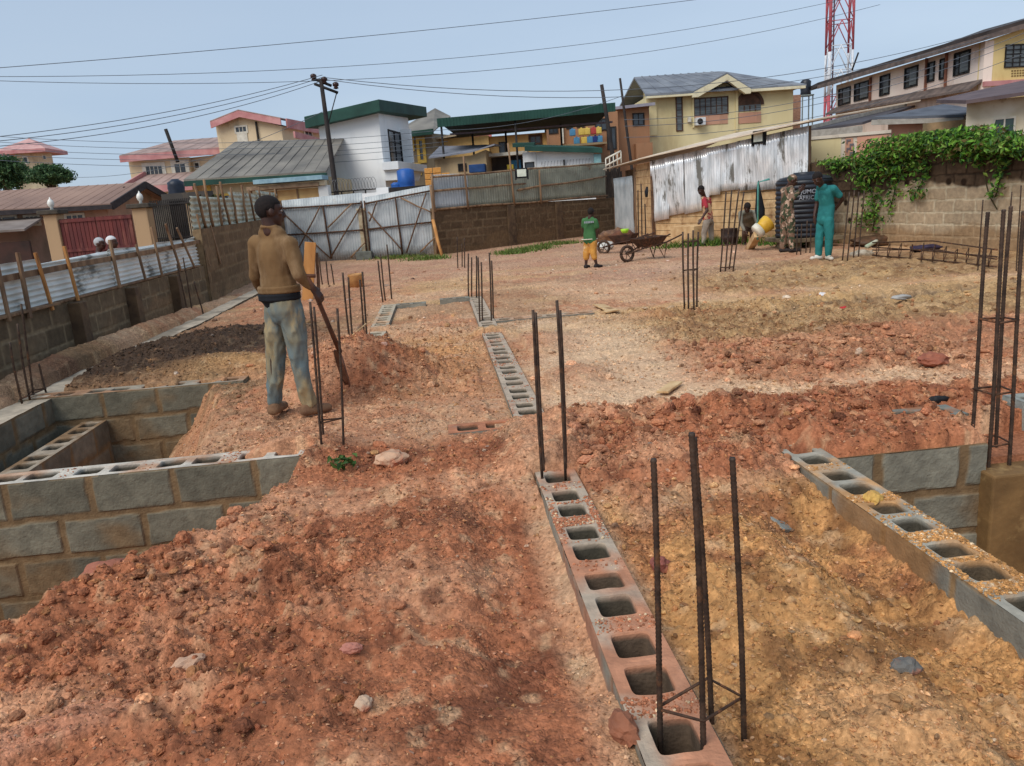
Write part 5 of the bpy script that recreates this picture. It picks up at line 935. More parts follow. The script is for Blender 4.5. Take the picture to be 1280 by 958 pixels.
b = MB(); b.fbox(F2, .1, F2.L, -.3, 1.0, -.1, 0); b.fbox(F2, .3, F2.L, 2.15, 2.42, -.7, -.3); b.fbox(F2, .75, 1.05, 1., 2.2, -.3, 0); part(b, 'base_wall', sooty, t)
b = MB(); 
for i in range(26): s = .12+i*(F2.L-.2)/25; b.fbox(F2, s, s+.022, 1.0, 2.25, 0.01, .03)
for z in (1.15, 2.1): b.fbox(F2, .1, F2.L, z, z+.04, .031, .05)
part(b, 'grille', frame_d, t); b = MB(); b.fbox(F2, .15, .72, 1.0, 2.1, -.08, -.04); part(b, 'board', mat('grey_board', lin(136, 128, 116), lin(110, 102, 92), scale=3), t)
p = AT(222, 246, 25.2); t = thing('water_tank', 'small black water tank on the blackened parapet behind the grille', 'water tank', p); b = MB(); b.lathe((p[0], p[1], p[2]-.1), [(.24, 0), (.25, .05), (.235, .1), (.25, .2), (.235, .28), (.25, .36), (.235, .44), (.24, .52), (.14, .58), (.1, .62)], 20); part(b, 'tank_body', mat('navy_plastic', lin(44, 52, 66), lin(34, 40, 52), rough=.4, bump=0), t, 0, True)
b = MB(); b.box((p[0]-.5, p[1]-.3, p[2]-.22), (p[0]+.5, p[1]+.3, p[2]-.102)); part(b, 'stand', sooty, t)
F3 = FP(253, 23, 272, 23, 260); t = thing('gate_pillar', 'short tan pillar topped by a scruffy plant beside the crooked sheets', 'pillar', F3.P(F3.L/2, 0)); b = MB(); b.fbox(F3, 0, F3.L, -.2, F3.sz(262, 252)[1], -.4, 0); part(b, 'shaft', wallm('pillar_stucco', (0, 0, 0)), t, .02)
r_ = np.random.RandomState(8); pts = F3.P(F3.L/2, F3.sz(262, 250)[1], -.2)+r_.randn(160, 3)*[.22, .15, .05]; leaves('plant_top', pts, .07, [(70, 74, 48), (50, 52, 38), (90, 88, 62)], 8, t)
# --- cream house with pink eaves
F = FP(160, 58, 236, 58, 200); Fb = FP(270, 56, 352, 55, 160); Fc = Fac(Fb.P(Fb.L, 0), AT(402, 165, 60)); t = thing('house', 'cream two storey house with pink edged roofs and a raised stair tower', 'house', (*F.P(F.L, 0)[:2], 0)); cw = wallm('cream_wall2', (222, 202, 168), (204, 182, 148))
ze = F.sz(200, 199)[1]; b = MB(); b.fbox(F, 0, F.L, -1, ze, -8, 0); Fd = Fac(F.P(F.L, 0, -.6), Fb.P(1.0, 0, -1)); b.fbox(Fd, 0, Fd.L, -1, ze, -6, 0); zb = Fb.sz(310, 146)[1]; zbl = Fb.sz(272, 152)[1]; zbr = Fb.sz(352, 148)[1]
b.fprism(Fb, [(0, -1), (Fb.L, -1), (Fb.L, zbr-.5), (Fb.L*.32, zb+.2), (0, zbl)], -6, 0); zc = Fc.sz(396, 158)[1]; b.fprism(Fc, [(0.02, -1), (Fc.L, -1), (Fc.L, zc), (0.02, zbr-.5)], -4, -.02); part(b, 'wall', cw, t)
def eave(F, pts, w, th, d, m, nm, dp=-6):   # thick fascia following px points plus the roof sheet behind it
    P = [F.sz(*p) for p in pts]; b = MB()
    for (a, c) in zip(P[:-1], P[1:]): b.fprism(F, [(a[0], a[1]-w), (c[0], c[1]-w), (c[0], c[1]), (a[0], a[1])], d-.12, d)
    return b.build(nm, m, t)
eave(F, [(153, 196), (290, 184.5)], .42, .1, .6, pink, 'fascia'); zq = 0; q = [F.P(*F.sz(153, 195), .55), F.P(*F.sz(286, 184), .55), F.P(F.sz(280, 178)[0], ze+1.75, -5.5), F.P(F.sz(195, 178)[0], ze+1.55, -4)]; b = MB(); b.slab(q, .08); ridges(b, q, 7); part(b, 'roof', pinkgrey, t)
eave(Fb, [(267, 153), (302, 139), (354, 149)], .42, .1, .5, pink, 'fascia'); eave(Fc, [(352, 149), (404, 159)], .6, .1, .4, pink, 'fascia')
b = MB(); a0, a1, a2 = Fb.P(*Fb.sz(267, 152), .5), Fb.P(*Fb.sz(302, 138), .5), Fb.P(*Fb.sz(354, 148), .5); bkv = np.array([-Fb.n[0], -Fb.n[1], 0])*6.5; b.slab([a0, a1, a1+bkv, a0+bkv], .08); b.slab([a1, a2, a2+bkv, a1+bkv], .08); part(b, 'roof', pinkgrey, t)
eave(Fc, [(343, 167), (385, 178), (404, 176)], .4, .1, 1.5, pink, 'porch_fascia')
W_(t, F, 183, 208, 203, 219, frame_w, None, 0, .25, 4); W_(t, F, 219, 205, 232, 217, frame_w, None, 0, .25, 2); W_(t, Fd, 244, 204, 249, 210, frame_w, None, 0, .1, 1)
W_(t, Fb, 295, 159, 308, 165, frame_w, None, 0, .1, 3); B_(t, Fb, 297, 166, 310, 182, .01, .06, frame_w, 'panel'); W_(t, Fc, 381, 161, 389, 170, frame_w, None, 0, .15, 2); b = MB(); b.fbox(Fb, Fb.L*.62, Fb.L*.64, Fb.sz(325, 180)[1], Fb.sz(325, 152)[1], .02, .15); part(b, 'downpipe', frame_d, t)
zl_ = F.sz(220, 233)[1]; b = MB(); q = [F.P(F.sz(180, 234)[0], zl_, 3.4), F.P(F.sz(262, 230)[0], zl_+.1, 3.4), F.P(F.sz(262, 218)[0], zl_+.9, .05), F.P(F.sz(185, 219)[0], zl_+.9, .05)]; b.slab(q, .08); ridges(b, q, 6); part(b, 'porch_roof', pinkgrey, t)
b = MB(); b.fbox(F, F.sz(176, 236)[0], F.sz(258, 232)[0], zl_-.45, zl_-.02, 3.3, 3.42); plank(b, F.P(F.sz(176, 236)[0], zl_-.1, 3.4), F.P(F.sz(183, 219)[0], zl_+.9, .1), .5, .12); part(b, 'porch_fascia', pink, t)
p = AT(218, 188, 57); b = MB(); b.tube([p+[.1, 0, -.8], p+[-.35, 0, 1.4]], .12, 6); tag(b.build('pole', frame_d, None, True), 'short black pipe leaning above the pink edged roof', 'pipe')
# --- low house, grey roof with green fascia
F = FP(244, 33, 412, 32.5, 230); t = thing('house', 'low cream house with a patchy grey sheet roof and dark green fascia', 'house', (*F.P(F.L/2, 0, -3)[:2], 0)); b = MB(); z1 = F.sz(250, 231)[1]-.05; b.fbox(F, .35, F.L, -.5, z1, -5, 0); part(b, 'wall', wallm('buff_wall', (208, 192, 158), (186, 168, 132)), t)
a, c = F.sz(237, 225), F.sz(412, 214.5); q = [F.P(a[0], a[1], .6), F.P(c[0], c[1], .6), F.P(c[0]-.2, c[1]+1.62, -4.6), F.P(a[0]+.5, a[1]+1.75, -4.6)]; b = MB(); b.slab(q, .06); part(b, 'roof', greyr, t)
b = MB(); ridges(b, q, 12, .012, .02); part(b, 'roof_seam', greyr, t)
b = MB(); b.fprism(F, [(a[0], a[1]-.27), (c[0], c[1]-.22), (c[0], c[1]-.065), (a[0], a[1]-.065)], .45, .62); part(b, 'fascia', green, t)
W_(t, F, 274, 245, 289, 259, frame_y, mat('blue_window', lin(80, 100, 140), lin(48, 60, 90), rough=.2, bump=0), 0, .09, 2, 2); b = MB(); b.fbox(F, .35, .6, -.3, z1, 0.003, .05); part(b, 'corner_trim', frame_y, t)
F = FP(308, 29, 412, 28.6, 235); t = thing('market_stall', 'wooden roadside stall with yellowish boards and a pale blue awning strip', 'stall', (*F.P(F.L/2, 0)[:2], 0)); B_(t, F, 322, 222.5, 408, 228, -.3, .5, mat('pale_blue_sheet', lin(150, 180, 190), lin(128, 158, 172)), 'awning', .01)
B_(t, F, 312, 231, 402, 236, -.6, .35, mat('grey_brown_beam', lin(164, 138, 110), lin(120, 98, 78), scale=4), 'beam', .01); B_(t, F, 330, 237, 400, 250, -.1, 0, mat('yellow_board', lin(214, 180, 122), lin(190, 150, 100), scale=2), 'counter_board', .01); B_(t, F, 318, 236, 402, 262, -1.0, -.9, wallm('stall_wall', (170, 150, 120)), 'back_wall')
for x in (314, 345, 372, 400): B_(t, F, x, 236, x+2, 262, -.05, .05, timber, 'post')
B_(t, F, 395, 226, 409, 232, .02, .3, cream, 'box'); B_(t, F, 400, 232, 412, 246, -.2, .2, wallm('white_wall', (226, 226, 222), (204, 204, 200)), 'panel')
# --- utility pole
def upole(px0, py0, px1, py1, Y, r, label, arms=True):
    q, p = AT(px0, py0, Y), AT(px1, py1, Y); p = p+(p-q)*((p[2]+.2)/(q[2]-p[2])) if p[2] > 0 else p; t = thing('utility_pole', label, 'utility pole', p); b = MB(); b.tube([p+(q-p)*i/6 for i in range(7)], [r*(1.35-.5*i/6) for i in range(7)], 10); b.build('pole', mat('tarred_pole', lin(62, 54, 50), lin(46, 42, 42), scale=3), t, True)
    if arms:
        b = MB(); b.tube([q+[-.25, 0, -.15], q+[.55, 0, -.5]], .05, 6); b.tube([q+[-.2, 0, .0], q+[.35, 0, -.25]], .05, 6); b.tube([q+[.5, 0, -.5], q+[.05, 0, -1.6]], .02, 5); b.build('crossarm', frame_d, t, True)
        for dx, dz in ((-.25, .1), (.12, -.02), (.5, -.22)): b = MB(); b.lathe(q+[dx, 0, dz-.15], [(.04, 0), (.10, .03), (.06, .08), (.11, .11), (.11, .2), (.05, .24)], 10); b.build('insulator', mat('brown_glaze', lin(64, 44, 40), lin(50, 36, 34), rough=.25, bump=0), t, True)
    return q
pt = upole(401, 99, 421, 247, 30, .085, 'dark utility pole with three insulators in front of the white house')
upole(752, 106, 766, 196, 34, .09, 'shorter dark pole with tangled wires before the orange building', False); upole(775, 98, 787, 190, 33, .055, 'thin knotty pole left of the pale yellow house', False)
# --- white house with green roof
A, Bc, Cc = AT(403, 200, 37.5), AT(479, 200, 36.5), AT(515, 200, 41.5); F = Fac(A, Bc); S = Fac(Bc, Cc); wh = wallm('white_render', (246, 246, 244), (236, 238, 238), (212, 214, 214))
t = thing('house', 'tall plain white house with a thick dark green roof edge', 'house', (*F.P(F.L/2, 0, -3)[:2], 0)); za, zb, zc = F.sz(404, 150)[1], F.sz(478, 135)[1], S.sz(512, 147)[1]; D = A+(Cc-Bc)
b = MB(); b.hexa([(A[0], A[1], -.5), (Bc[0], Bc[1], -.5), (Cc[0], Cc[1], -.5), (D[0], D[1], -.5), (A[0], A[1], za), (Bc[0], Bc[1], zb), (Cc[0], Cc[1], zc), (D[0], D[1], za+zc-zb)]); part(b, 'wall', wh, t)
o1, o2, o3 = F.P(*F.sz(388, 147.5), .6), F.P(*F.sz(480.5, 126), .6), S.P(S.sz(519, 135)[0], S.sz(519, 135)[1], .6); o4 = o1+(o3-o2); b = MB(); b.slab([o1, o2, o3, o4], .50); part(b, 'roof', green, t, .02)
W_(t, S, 487, 166, 501, 204, frame_d, glass, 0, .06, 2, 3); b = MB(); s0, s1, z0, z1 = S.rect(478, 206, 516, 219); b.fbox(S, s0-.0, s1, z0+.15, z0+.5, 0.002, .75); b.fprism(S, [(s0+.2, z0-.3), (s1-1.3, z0-.3), (s1-.6, z0+.15), (s0+.2, z0+.15)], .002, .6); part(b, 'bay', wh, t, .01)
s0, s1, z0, z1 = S.rect(502, 166, 505, 204); b = MB(); b.fbox(S, s0, s0+.25, z0, z1+.1, .003, .5); part(b, 'window_reveal', wh, t)
F = FP(412, 29, 540, 28, 250); t = thing('boundary_wall', 'white slatted wall with razor wire and dark rail before the white house', 'wall', (*F.P(F.L/2, 0)[:2], 0)); s1 = F.sz(472, 250)[0]; zt = F.sz(440, 243)[1]; b = MB()
for i in range(10): b.fbox(F, 0, s1, zt-.17*(i+1)+.01, zt-.17*i, -.1+.0*i, -.03)
b.fbox(F, s1, s1+.45, -.2, zt+.15, -.2, .05); b.fbox(F, s1+.45, F.L, -.2, zt-.1, -.1, -.0); part(b, 'panel', wh, t)
b = MB(); b.fbox(F, 0, s1, zt+.1, zt+.14, -.06, -.02); b.fbox(F, s1+.5, F.L, zt-.09, zt+.12, -.15, .1)
for i in range(5): b.fbox(F, s1*i/4, s1*i/4+.04, zt, zt+.12, -.06, -.02)
part(b, 'rail', frame_d, t)
def coil(F, s0, s1, z, R, turns, parent, name='razor_wire'):
    b = MB(); n = turns*10; b.tube([F.P(s0+(s1-s0)*i/n, z+R*math.sin(i*2*math.pi/10), R*math.cos(i*2*math.pi/10)) for i in range(n+1)], .008, 4); b.build(name, mat('wire_steel', lin(150, 150, 150), lin(120, 120, 120), metal=.4, bump=0), parent, True)
coil(F, 0, s1, zt+.34, .2, 16, t)
# --- brown-grey house behind, blue drums, orange stack
F = FP(508, 46, 547, 45, 180); t = thing('house', 'grey brown house with narrow yellow framed windows right of the white house', 'house', (*F.P(F.L/2, 0, -3)[:2], 0)); z1 = F.sz(530, 168)[1]; b = MB(); b.fbox(F, 0, F.L-.3, -.5, z1, -6, 0); part(b, 'wall', wallm('taupe_wall', (150, 136, 112), (128, 114, 94)), t)
b = MB(); a, c = F.sz(503, 166), F.sz(550, 165.5); q = [F.P(a[0], a[1], .8), F.P(c[0], c[1], .8), F.P(c[0]-1.4, c[1]+1.25, -4), F.P(a[0], a[1]+1.6, -4)]; b.slab(q, .06); part(b, 'roof', greyr, t); b = MB(); b.fbox(F, a[0], c[0], a[1]-.35, a[1]-.07, .7, .85); part(b, 'fascia', green, t)
W_(t, F, 511, 173, 515, 186, frame_y, None, 0, .15, 1); W_(t, F, 525, 176, 529, 200, frame_y, None, 0, .18, 1, 3); W_(t, F, 521, 207, 524, 216, frame_y, None, 0, .15, 1)
b = MB(); p = AT(510, 234, 32); bl = mat('blue_plastic', lin(44, 96, 170), lin(34, 78, 146), scale=2, rough=.4, bump=0)
tk = thing('water_tank', 'bright blue ribbed plastic tank stepped behind the white house', 'water tank', p)
for (dx, w, h, nm) in ((-.05, .34, .95, 'tank_body'), (-.45, .22, .45, 'lower_tank')):
    b = MB(); b.lathe((p[0]+dx, p[1], p[2]-.3), [(w*.9, -2.0), (w, -1.9), (w, 0), (w*.96, .05), (w, .12), (w, .3), (w*.96, .34), (w, .4), (w, h), (w*.5, h+.06)], 16); b.build(nm, bl, tk, True)
F = FP(531, 26.3, 563, 26.3, 220); t = thing('crate_stack', 'stack of orange slatted crates above the corner of the back fence', 'crates', (*F.P(F.L/2, 0)[:2], 1.2)); z0, z1 = F.sz(547, 231)[1], F.sz(547, 209)[1]
for i in range(3):
    for j in range(3 if i else 2):
        b = MB(); w = F.L/3; za_ = z1-(z1-z0)*(i+1)/3 if True else 0; zc_ = z1-(z1-z0)*i/3-.015; b.fbox(F, w*j, w*(j+1)-.015, za_, zc_, -.4, 0); b.build('crate', mat('orange_crate', lin(222, 160, 84), lin(200, 132, 60), scale=12, stretch=(1, 1, 3), rough=.6), t, False, .012)
b = MB(); b.fbox(F, .1, .45, -.1, z0, -.3, -.1); part(b, 'post', frame_d, t)
# --- green canopy on posts
F = FP(546, 37, 771, 36, 150); t = thing('canopy', 'long green sheet canopy on thin posts behind the back fence', 'canopy', (*F.P(F.L/2, 0, -3)[:2], 0)); a, c = F.sz(546, 149), F.sz(769, 129)
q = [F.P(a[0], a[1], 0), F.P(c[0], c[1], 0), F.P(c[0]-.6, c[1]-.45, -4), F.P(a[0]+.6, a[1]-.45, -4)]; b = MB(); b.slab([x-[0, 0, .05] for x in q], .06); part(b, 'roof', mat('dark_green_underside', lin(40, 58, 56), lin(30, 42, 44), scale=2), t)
b = MB(); n = 110
for i in range(n): s0 = a[0]+(c[0]-a[0])*i/n; s1 = a[0]+(c[0]-a[0])*(i+1)/n; z = lambda s: a[1]+(c[1]-a[1])*(s-a[0])/(c[0]-a[0]); b.fprism(F, [(s0, z(s0)-.36), (s1, z(s1)-.36), (s1, z(s1)+.02), (s0, z(s0)+.02)], -.02, .012+.02*(i % 2))
part(b, 'fascia', green, t)
for x, d in ((552, -.2), (585, -3), (645, -.2), (705, -3), (630, -3)): s = F.sz(x, 170)[0]; b = MB(); p = F.P(s, -.3, d); b.tube([p, F.P(s, a[1]+(c[1]-a[1])*(s-a[0])/(c[0]-a[0])-.1, d)], .05, 6); b.build('post', frame_d, t, True)
b = MB(); b.fprism(F, [(a[0]+.4, a[1]-.62), (c[0], c[1]-.72), (c[0], c[1]-.64), (a[0]+.4, a[1]-.54)], -1.5, -1.4); part(b, 'truss', mat('mauve_beam', lin(120, 104, 108), lin(100, 88, 92)), t)
# --- yellow and orange buildings beneath / behind
F = FP(540, 46, 688, 45, 190); t = thing('house', 'row of low yellow houses seen beneath the green canopy', 'house', (*F.P(F.L/2, 0, -3)[:2], 0)); yw = wallm('mustard_wall', (222, 184, 118), (200, 160, 98)); b = MB()
s0, s1, z0, z1 = F.rect(540, 172, 612, 215); b.fbox(F, 0, s1, -.5, z1, -3, 0); s2 = F.sz(688, 190)[0]; b.fbox(F, s1+.02, s2, -.5, F.sz(650, 167)[1], -5, -.6); part(b, 'wall', yw, t)
b = MB(); b.slab([F.P(-.5, z1, .5), F.P(s1+.3, z1+.35, .5), F.P(s1+.3, z1+.7, -3), F.P(-.5, z1+.35, -3)], .12); b.slab([F.P(s1-.5, F.sz(620, 165)[1], 0), F.P(s2+.3, F.sz(688, 158)[1], 0), F.P(s2+.3, F.sz(688, 158)[1]+.6, -5), F.P(s1-.5, F.sz(620, 165)[1]+.5, -5)], .15); part(b, 'roof', roofm('tan_roof', (180, 160, 130), (150, 130, 104)), t)
b = MB(); b.slab([F.P(F.sz(550, 170)[0], F.sz(550, 171)[1], -6), F.P(F.sz(605, 168)[0], F.sz(605, 168)[1], -6), F.P(F.sz(600, 162)[0], F.sz(600, 161)[1]+.4, -9), F.P(F.sz(550, 164)[0], F.sz(550, 162)[1]+.4, -9)], .1); part(b, 'red_roof', roofm('red_roof', (170, 92, 82), (140, 74, 68)), t)
W_(t, F, 663, 170, 675, 178, frame_b, None, -.6, .12, 2); W_(t, F, 624, 178, 630, 190, frame_d, None, -.6, .05, 1)
F = FP(543, 37, 613, 36.5, 195); t = thing('shed', 'low shed with a sloping grey roof in front of the yellow houses', 'shed', (*F.P(F.L/2, 0, -2)[:2], 0)); a, m1, c = F.sz(543, 197), F.sz(590, 190), F.sz(614, 181); b = MB(); b.fprism(F, [(0, -.3), (F.L-.2, -.3), (F.L-.2, c[1]-.2), (m1[0], m1[1]-.15), (0, a[1]-.1)], -2.5, 0); part(b, 'wall', wallm('tan_wall', (196, 172, 134), (176, 150, 112)), t)
b = MB(); b.slab([F.P(-.2, a[1], .4), F.P(m1[0], m1[1], .4), F.P(m1[0]+.3, m1[1]+.45, -2.6), F.P(-.2, a[1]+.65, -2.6)], .06); b.slab([F.P(m1[0], m1[1], .4), F.P(c[0]+.2, c[1], .4), F.P(c[0]+.2, c[1]+.1, -2.6), F.P(m1[0]+.3, m1[1]+.45, -2.6)], .06); part(b, 'roof', roofm('blue_grey_roof', (140, 142, 150), (116, 118, 128)), t)
W_(t, F, 574, 206, 582, 213, frame_d, frame_d, 0, .05, 1); B_(t, F, 588, 206, 608, 216, .02, .5, mat('blue_tarp', lin(40, 74, 124), lin(30, 56, 96), scale=3), 'blue_tarp', .02)
F = FP(612, 38, 660, 37.6, 205); t = thing('kiosk', 'dark open fronted kiosk with light blue goods beneath the canopy', 'kiosk', (*F.P(F.L/2, 0, -1)[:2], 0)); B_(t, F, 612, 195, 658, 235, -2, -.5, wallm('kiosk_dark', (74, 68, 66), (54, 50, 50)), 'body'); B_(t, F, 610, 191, 660, 195, -1, .4, frame_w, 'awning'); B_(t, F, 636, 200, 650, 214, -.49, -.2, mat('light_blue_goods', lin(84, 150, 190), lin(60, 120, 160), scale=6), 'goods', .02); B_(t, F, 634, 206, 642, 212, -.19, .1, mat('yellow_goods', lin(226, 200, 80), lin(200, 170, 60), scale=6), 'yellow_goods', .02)
F = FP(686, 42, 773, 41.6, 170); t = thing('building', 'orange brown two storey building with small dark windows below the canopy', 'building', (*F.P(F.L/2, 0, -3)[:2], 0)); ow = wallm('orange_wall', (178, 132, 98), (154, 112, 82)); b = MB(); b.fbox(F, 0, F.L, -.5, F.sz(730, 142)[1], -6, 0); part(b, 'wall', ow, t)
for (x0, y0, x1, y1) in ((687, 155, 696, 166), (709, 153, 714, 160), (722, 152, 729, 158), (745, 150, 758, 162), (760, 160, 769, 186)): W_(t, F, x0, y0, x1, y1, frame_d, glass, 0, .06, 2)
B_(t, F, 702, 150, 704, 180, .003, .2, frame_w, 'column'); b = MB(); s0, s1, z0, z1 = F.rect(700, 178, 756, 181); b.fbox(F, s0, s1, z0-.1, z0, .0, 1.0); part(b, 'balcony', wallm('tan_wall', (0, 0, 0)), t); zsh = z0
for i, (x, y, cc) in enumerate([(715, 171, 'b'), (720, 176, 'b'), (726, 170, 'y'), (733, 169, 'y'), (741, 169, 'r'), (747, 168, 'y'), (729, 176, 'y'), (736, 176, 'b'), (743, 175, 'd'), (748, 174, 'b')]):
    cn, cv = {'b': ('sky blue', (84, 140, 176)), 'y': ('yellow', (220, 188, 92)), 'r': ('red', (180, 72, 64)), 'd': ('dark blue', (40, 60, 120))}[cc]
    s, z = F.sz(x, y+3); b = MB(); z = zsh+.01+(.42 if y < 173 else 0); w = .15; b.fbox(F, s-w, s+w, z, z+.32, .45, .75); b.fbox(F, s-.05, s+.05, z+.32, z+.38, .55, .65); o = b.build('jerrycan', mat('can_'+cc, lin(*cv), rough=.4, bump=0), None, False, .03)
    tag(o, ['sky blue jerrycan at the left end of the upper row on the balcony', 'sky blue jerrycan at the left of the lower balcony row', 'leftmost yellow jerrycan in the upper balcony row', 'yellow jerrycan left of the red one on the balcony', 'only red jerrycan on the balcony of the orange building', 'yellow jerrycan right of the red one on the balcony', 'yellow jerrycan in the lower balcony row', 'sky blue jerrycan in the middle of the lower balcony row', 'dark blue jerrycan in the lower balcony row', 'sky blue jerrycan at the right end of the lower balcony row'][i], 'jerrycan', 'jerrycans stacked on the balcony')
F = FP(771, 43, 812, 43, 160); t = thing('building', 'taller orange block with one wide window beside the pale yellow house', 'building', (*F.P(F.L/2, 0, -3)[:2], 0)); b = MB(); b.fbox(F, 0, F.L, -.5, F.sz(790, 134)[1], -6, 0); b.fbox(F, F.L*.5, F.L, -.5, F.sz(798, 180)[1], .01, .5); part(b, 'wall', ow, t)
b = MB(); s, z = F.sz(790, 134); b.slab([F.P(-.3, z+.02, .5), F.P(F.L+.2, z+.12, .5), F.P(F.L+.2, z+.5, -6), F.P(-.3, z+.5, -6)], .15); part(b, 'roof', roofm('mauve_roof', (160, 156, 164), (140, 136, 146)), t); W_(t, F, 792, 143, 804, 156, frame_d, glass, 0, .06, 2, 2)
# --- white kiosk building with green roof
F = FP(652, 33, 752, 32.5, 195); t = thing('kiosk', 'white kiosk with overhanging green roof and razor wire just behind the back fence', 'kiosk', (*F.P(F.L/2, 0, -2)[:2], 0)); z1 = F.sz(700, 188)[1]; b = MB(); b.fbox(F, .6, F.L-.3, -.2, z1, -2, 0); b.fbox(F, 0.02, .58, -.2, z1+.05, -2, -.6); part(b, 'wall', wh, t)
b = MB(); a, c = F.sz(656, 183.5), F.sz(752, 186); b.slab([F.P(a[0], a[1], .5), F.P(c[0], c[1]+.0, .5), F.P(c[0]-.2, c[1]+.32, -3.4), F.P(a[0], a[1]+.3, -3.4)], .2); a = F.sz(640, 179); b.slab([F.P(a[0], a[1], -.2), F.P(a[0]+.9, a[1]-.04, -.2), F.P(a[0]+.9, a[1]+.2, -3.6), F.P(a[0], a[1]+.25, -3.6)], .16); part(b, 'roof', green, t, .01)
W_(t, F, 657, 204, 667, 212, frame_d, glass, 0, .04, 1); coil(F, .8, F.L-.4, F.sz(700, 205)[1], .14, 16, t); B_(t, F, 742, 193, 751, 206, .02, .3, mat('pale_teal', lin(150, 190, 190), lin(120, 160, 164)), 'sign_panel', .01); B_(t, F, 704, 200, 706, 207, .02, .12, frame_d, 'hook')
# white railing stair
p = AT(772, 196, 27); t = thing('railing', 'tilted white metal railing above the shed door', 'railing', p); u = AT(774, 190, 27)-AT(757, 200, 27)
for dz in (0, .22): b = MB(); b.tube([AT(757, 199, 27)+[0, 0, -dz], AT(776, 189, 27)+[0, 0, -dz]], .03, 6); b.build('rail', frame_w, t, True)
for i in range(5): b = MB(); q = AT(757, 199, 27)+(AT(776, 189, 27)-AT(757, 199, 27))*i/4; b.tube([q, q+[0, 0, -.4]], .02, 5); b.build('baluster', frame_w, t, True)
# --- pale yellow two-storey house
F = FP(813, 45, 991, 44.6, 160); S = Fac(AT(806, 160, 51), AT(813, 160, 45)); t = thing('house', 'pale yellow two storey house with grey roof, central gable and arched window', 'house', (*F.P(F.L/2, 0, -4)[:2], 0)); yl = wallm('pale_yellow_wall', (228, 214, 168), (212, 196, 148), (190, 170, 128))
ze = F.sz(900, 113)[1]; gx0, gx1, ga = F.sz(868, 120)[0], F.sz(926, 110)[0], F.sz(906, 93); gm = (gx0+gx1)/2+.3; b = MB(); b.fbox(F, 0, F.L, -.5, ze, -8, 0); b.fprism(F, [(gx0+.3, ze), (gx1-.3, ze), (gm, ga[1]-.35)], -3, .01); part(b, 'wall', yl, t)
zr = F.sz(900, 113)[1]+1.55; q = [F.P(-.35, ze, .6), F.P(F.L+.5, ze-.05, .6), F.P(F.L-3, zr, -4), F.P(.0, zr, -4)]; b = MB(); b.slab(q, .1); ridges(b, q, 11, .03, .04); b.slab([F.P(F.L+.5, ze-.05, .6), F.P(F.L+.5, ze-.05, -8.4), F.P(F.L-2.6, zr, -4.2), F.P(F.L-3, zr, -4)], .1); b.slab([F.P(.0, zr, -4), F.P(F.L-3, zr, -4), F.P(F.L+.5, ze, -8.5), F.P(-.35, ze, -8.5)], .1)
b.slab([F.P(gx0-.25, ze-.02, .75), F.P(gm, ga[1], .75), F.P(gm, ga[1]-.0, -3.6), F.P(gx0-.25, ze, -.2)], .08); b.slab([F.P(gm, ga[1], .75), F.P(gx1+.25, ze-.02, .75), F.P(gx1+.25, ze, -.2), F.P(gm, ga[1], -3.6)], .08); part(b, 'roof', roofm('slate_grey_roof', (134, 138, 144), (104, 108, 116), .8), t)
b = MB(); b.fbox(F, -.3, gx0-.2, ze-.24, ze-.1, .35, .62); b.fbox(F, gx1+.2, F.L+.45, ze-.26, ze-.12, .35, .62); b.fprism(F, [(gx0-.3, ze-.36), (gx0, ze-.36), (gm, ga[1]-.42), (gm, ga[1]-.1), (gx0-.3, ze-.12)], .5, .78); b.fprism(F, [(gx1+.3, ze-.36), (gx1+.3, ze-.12), (gm, ga[1]-.1), (gm, ga[1]-.42), (gx1, ze-.36)], .5, .78); part(b, 'eaves_trim', wallm('cream_trim', (232, 222, 190), (214, 204, 170)), t)
b = MB(); b.fprism(S, [(0, -.5), (S.L, -.5), (S.L, ze-.02), (S.L*.35, zr-.12), (0, zr-.5)], 0.0, .06); b.fbox(F, -.25, .35, F.sz(815, 170)[1], ze, .01, .15); part(b, 'side_wall', yl, t)
W_(t, F, 846, 121, 852, 163, frame_b, louvre, 0, .06, 1, 5); W_(t, F, 868, 123, 909, 143, frame_b, louvre, 0, .06, 6, 2); pk = wallm('rose_panel', (206, 158, 132), (190, 142, 118)); B_(t, F, 867, 144, 909.5, 156, .003, .04, pk, 'panel')
s0, s1, z0, z1 = F.rect(923, 122, 951, 139); b = MB(); cx = (s0+s1)/2; R = (s1-s0)/2; n = 14; arc = [(cx+R*math.cos(math.pi*i/n), z1-.42+R*1.0*math.sin(math.pi*i/n)) for i in range(n+1)]; b.fprism(F, [(s0, z0), (s1, z0)]+arc, .004, .03); w = part(b, 'arched_window', louvre, t)
b = MB(); oarc = [(cx+(R+.16)*math.cos(math.pi*i/n), z1-.42+(R*1.0+.16)*math.sin(math.pi*i/n)) for i in range(n+1)]
for i in range(n): b.fprism(F, [arc[i], oarc[i], oarc[i+1], arc[i+1]], .004, .09)
for k in (1, 2, 3): s = s0+(s1-s0)*k/4; b.fbox(F, s-.03, s+.03, z0, z1-.44, .032, .07)
b.build('frame', frame_b, w); b = MB(); b.fprism(F, [(cx+R*.95*math.cos(math.pi*i/n), z1-.40+R*.95*math.sin(math.pi*i/n)) for i in range(n+1)], .031, .05); b.build('lintel_panel', frame_b, w); B_(t, F, 923, 140.5, 951, 154, .003, .04, pk, 'panel')
B_(t, F, 865, 121, 867, 160, .003, .1, yl, 'pilaster'); B_(t, F, 919, 112, 922, 165, .003, .1, yl, 'pilaster'); W_(t, F, 870, 186, 896, 196, frame_b, glass, 0, .06, 3)
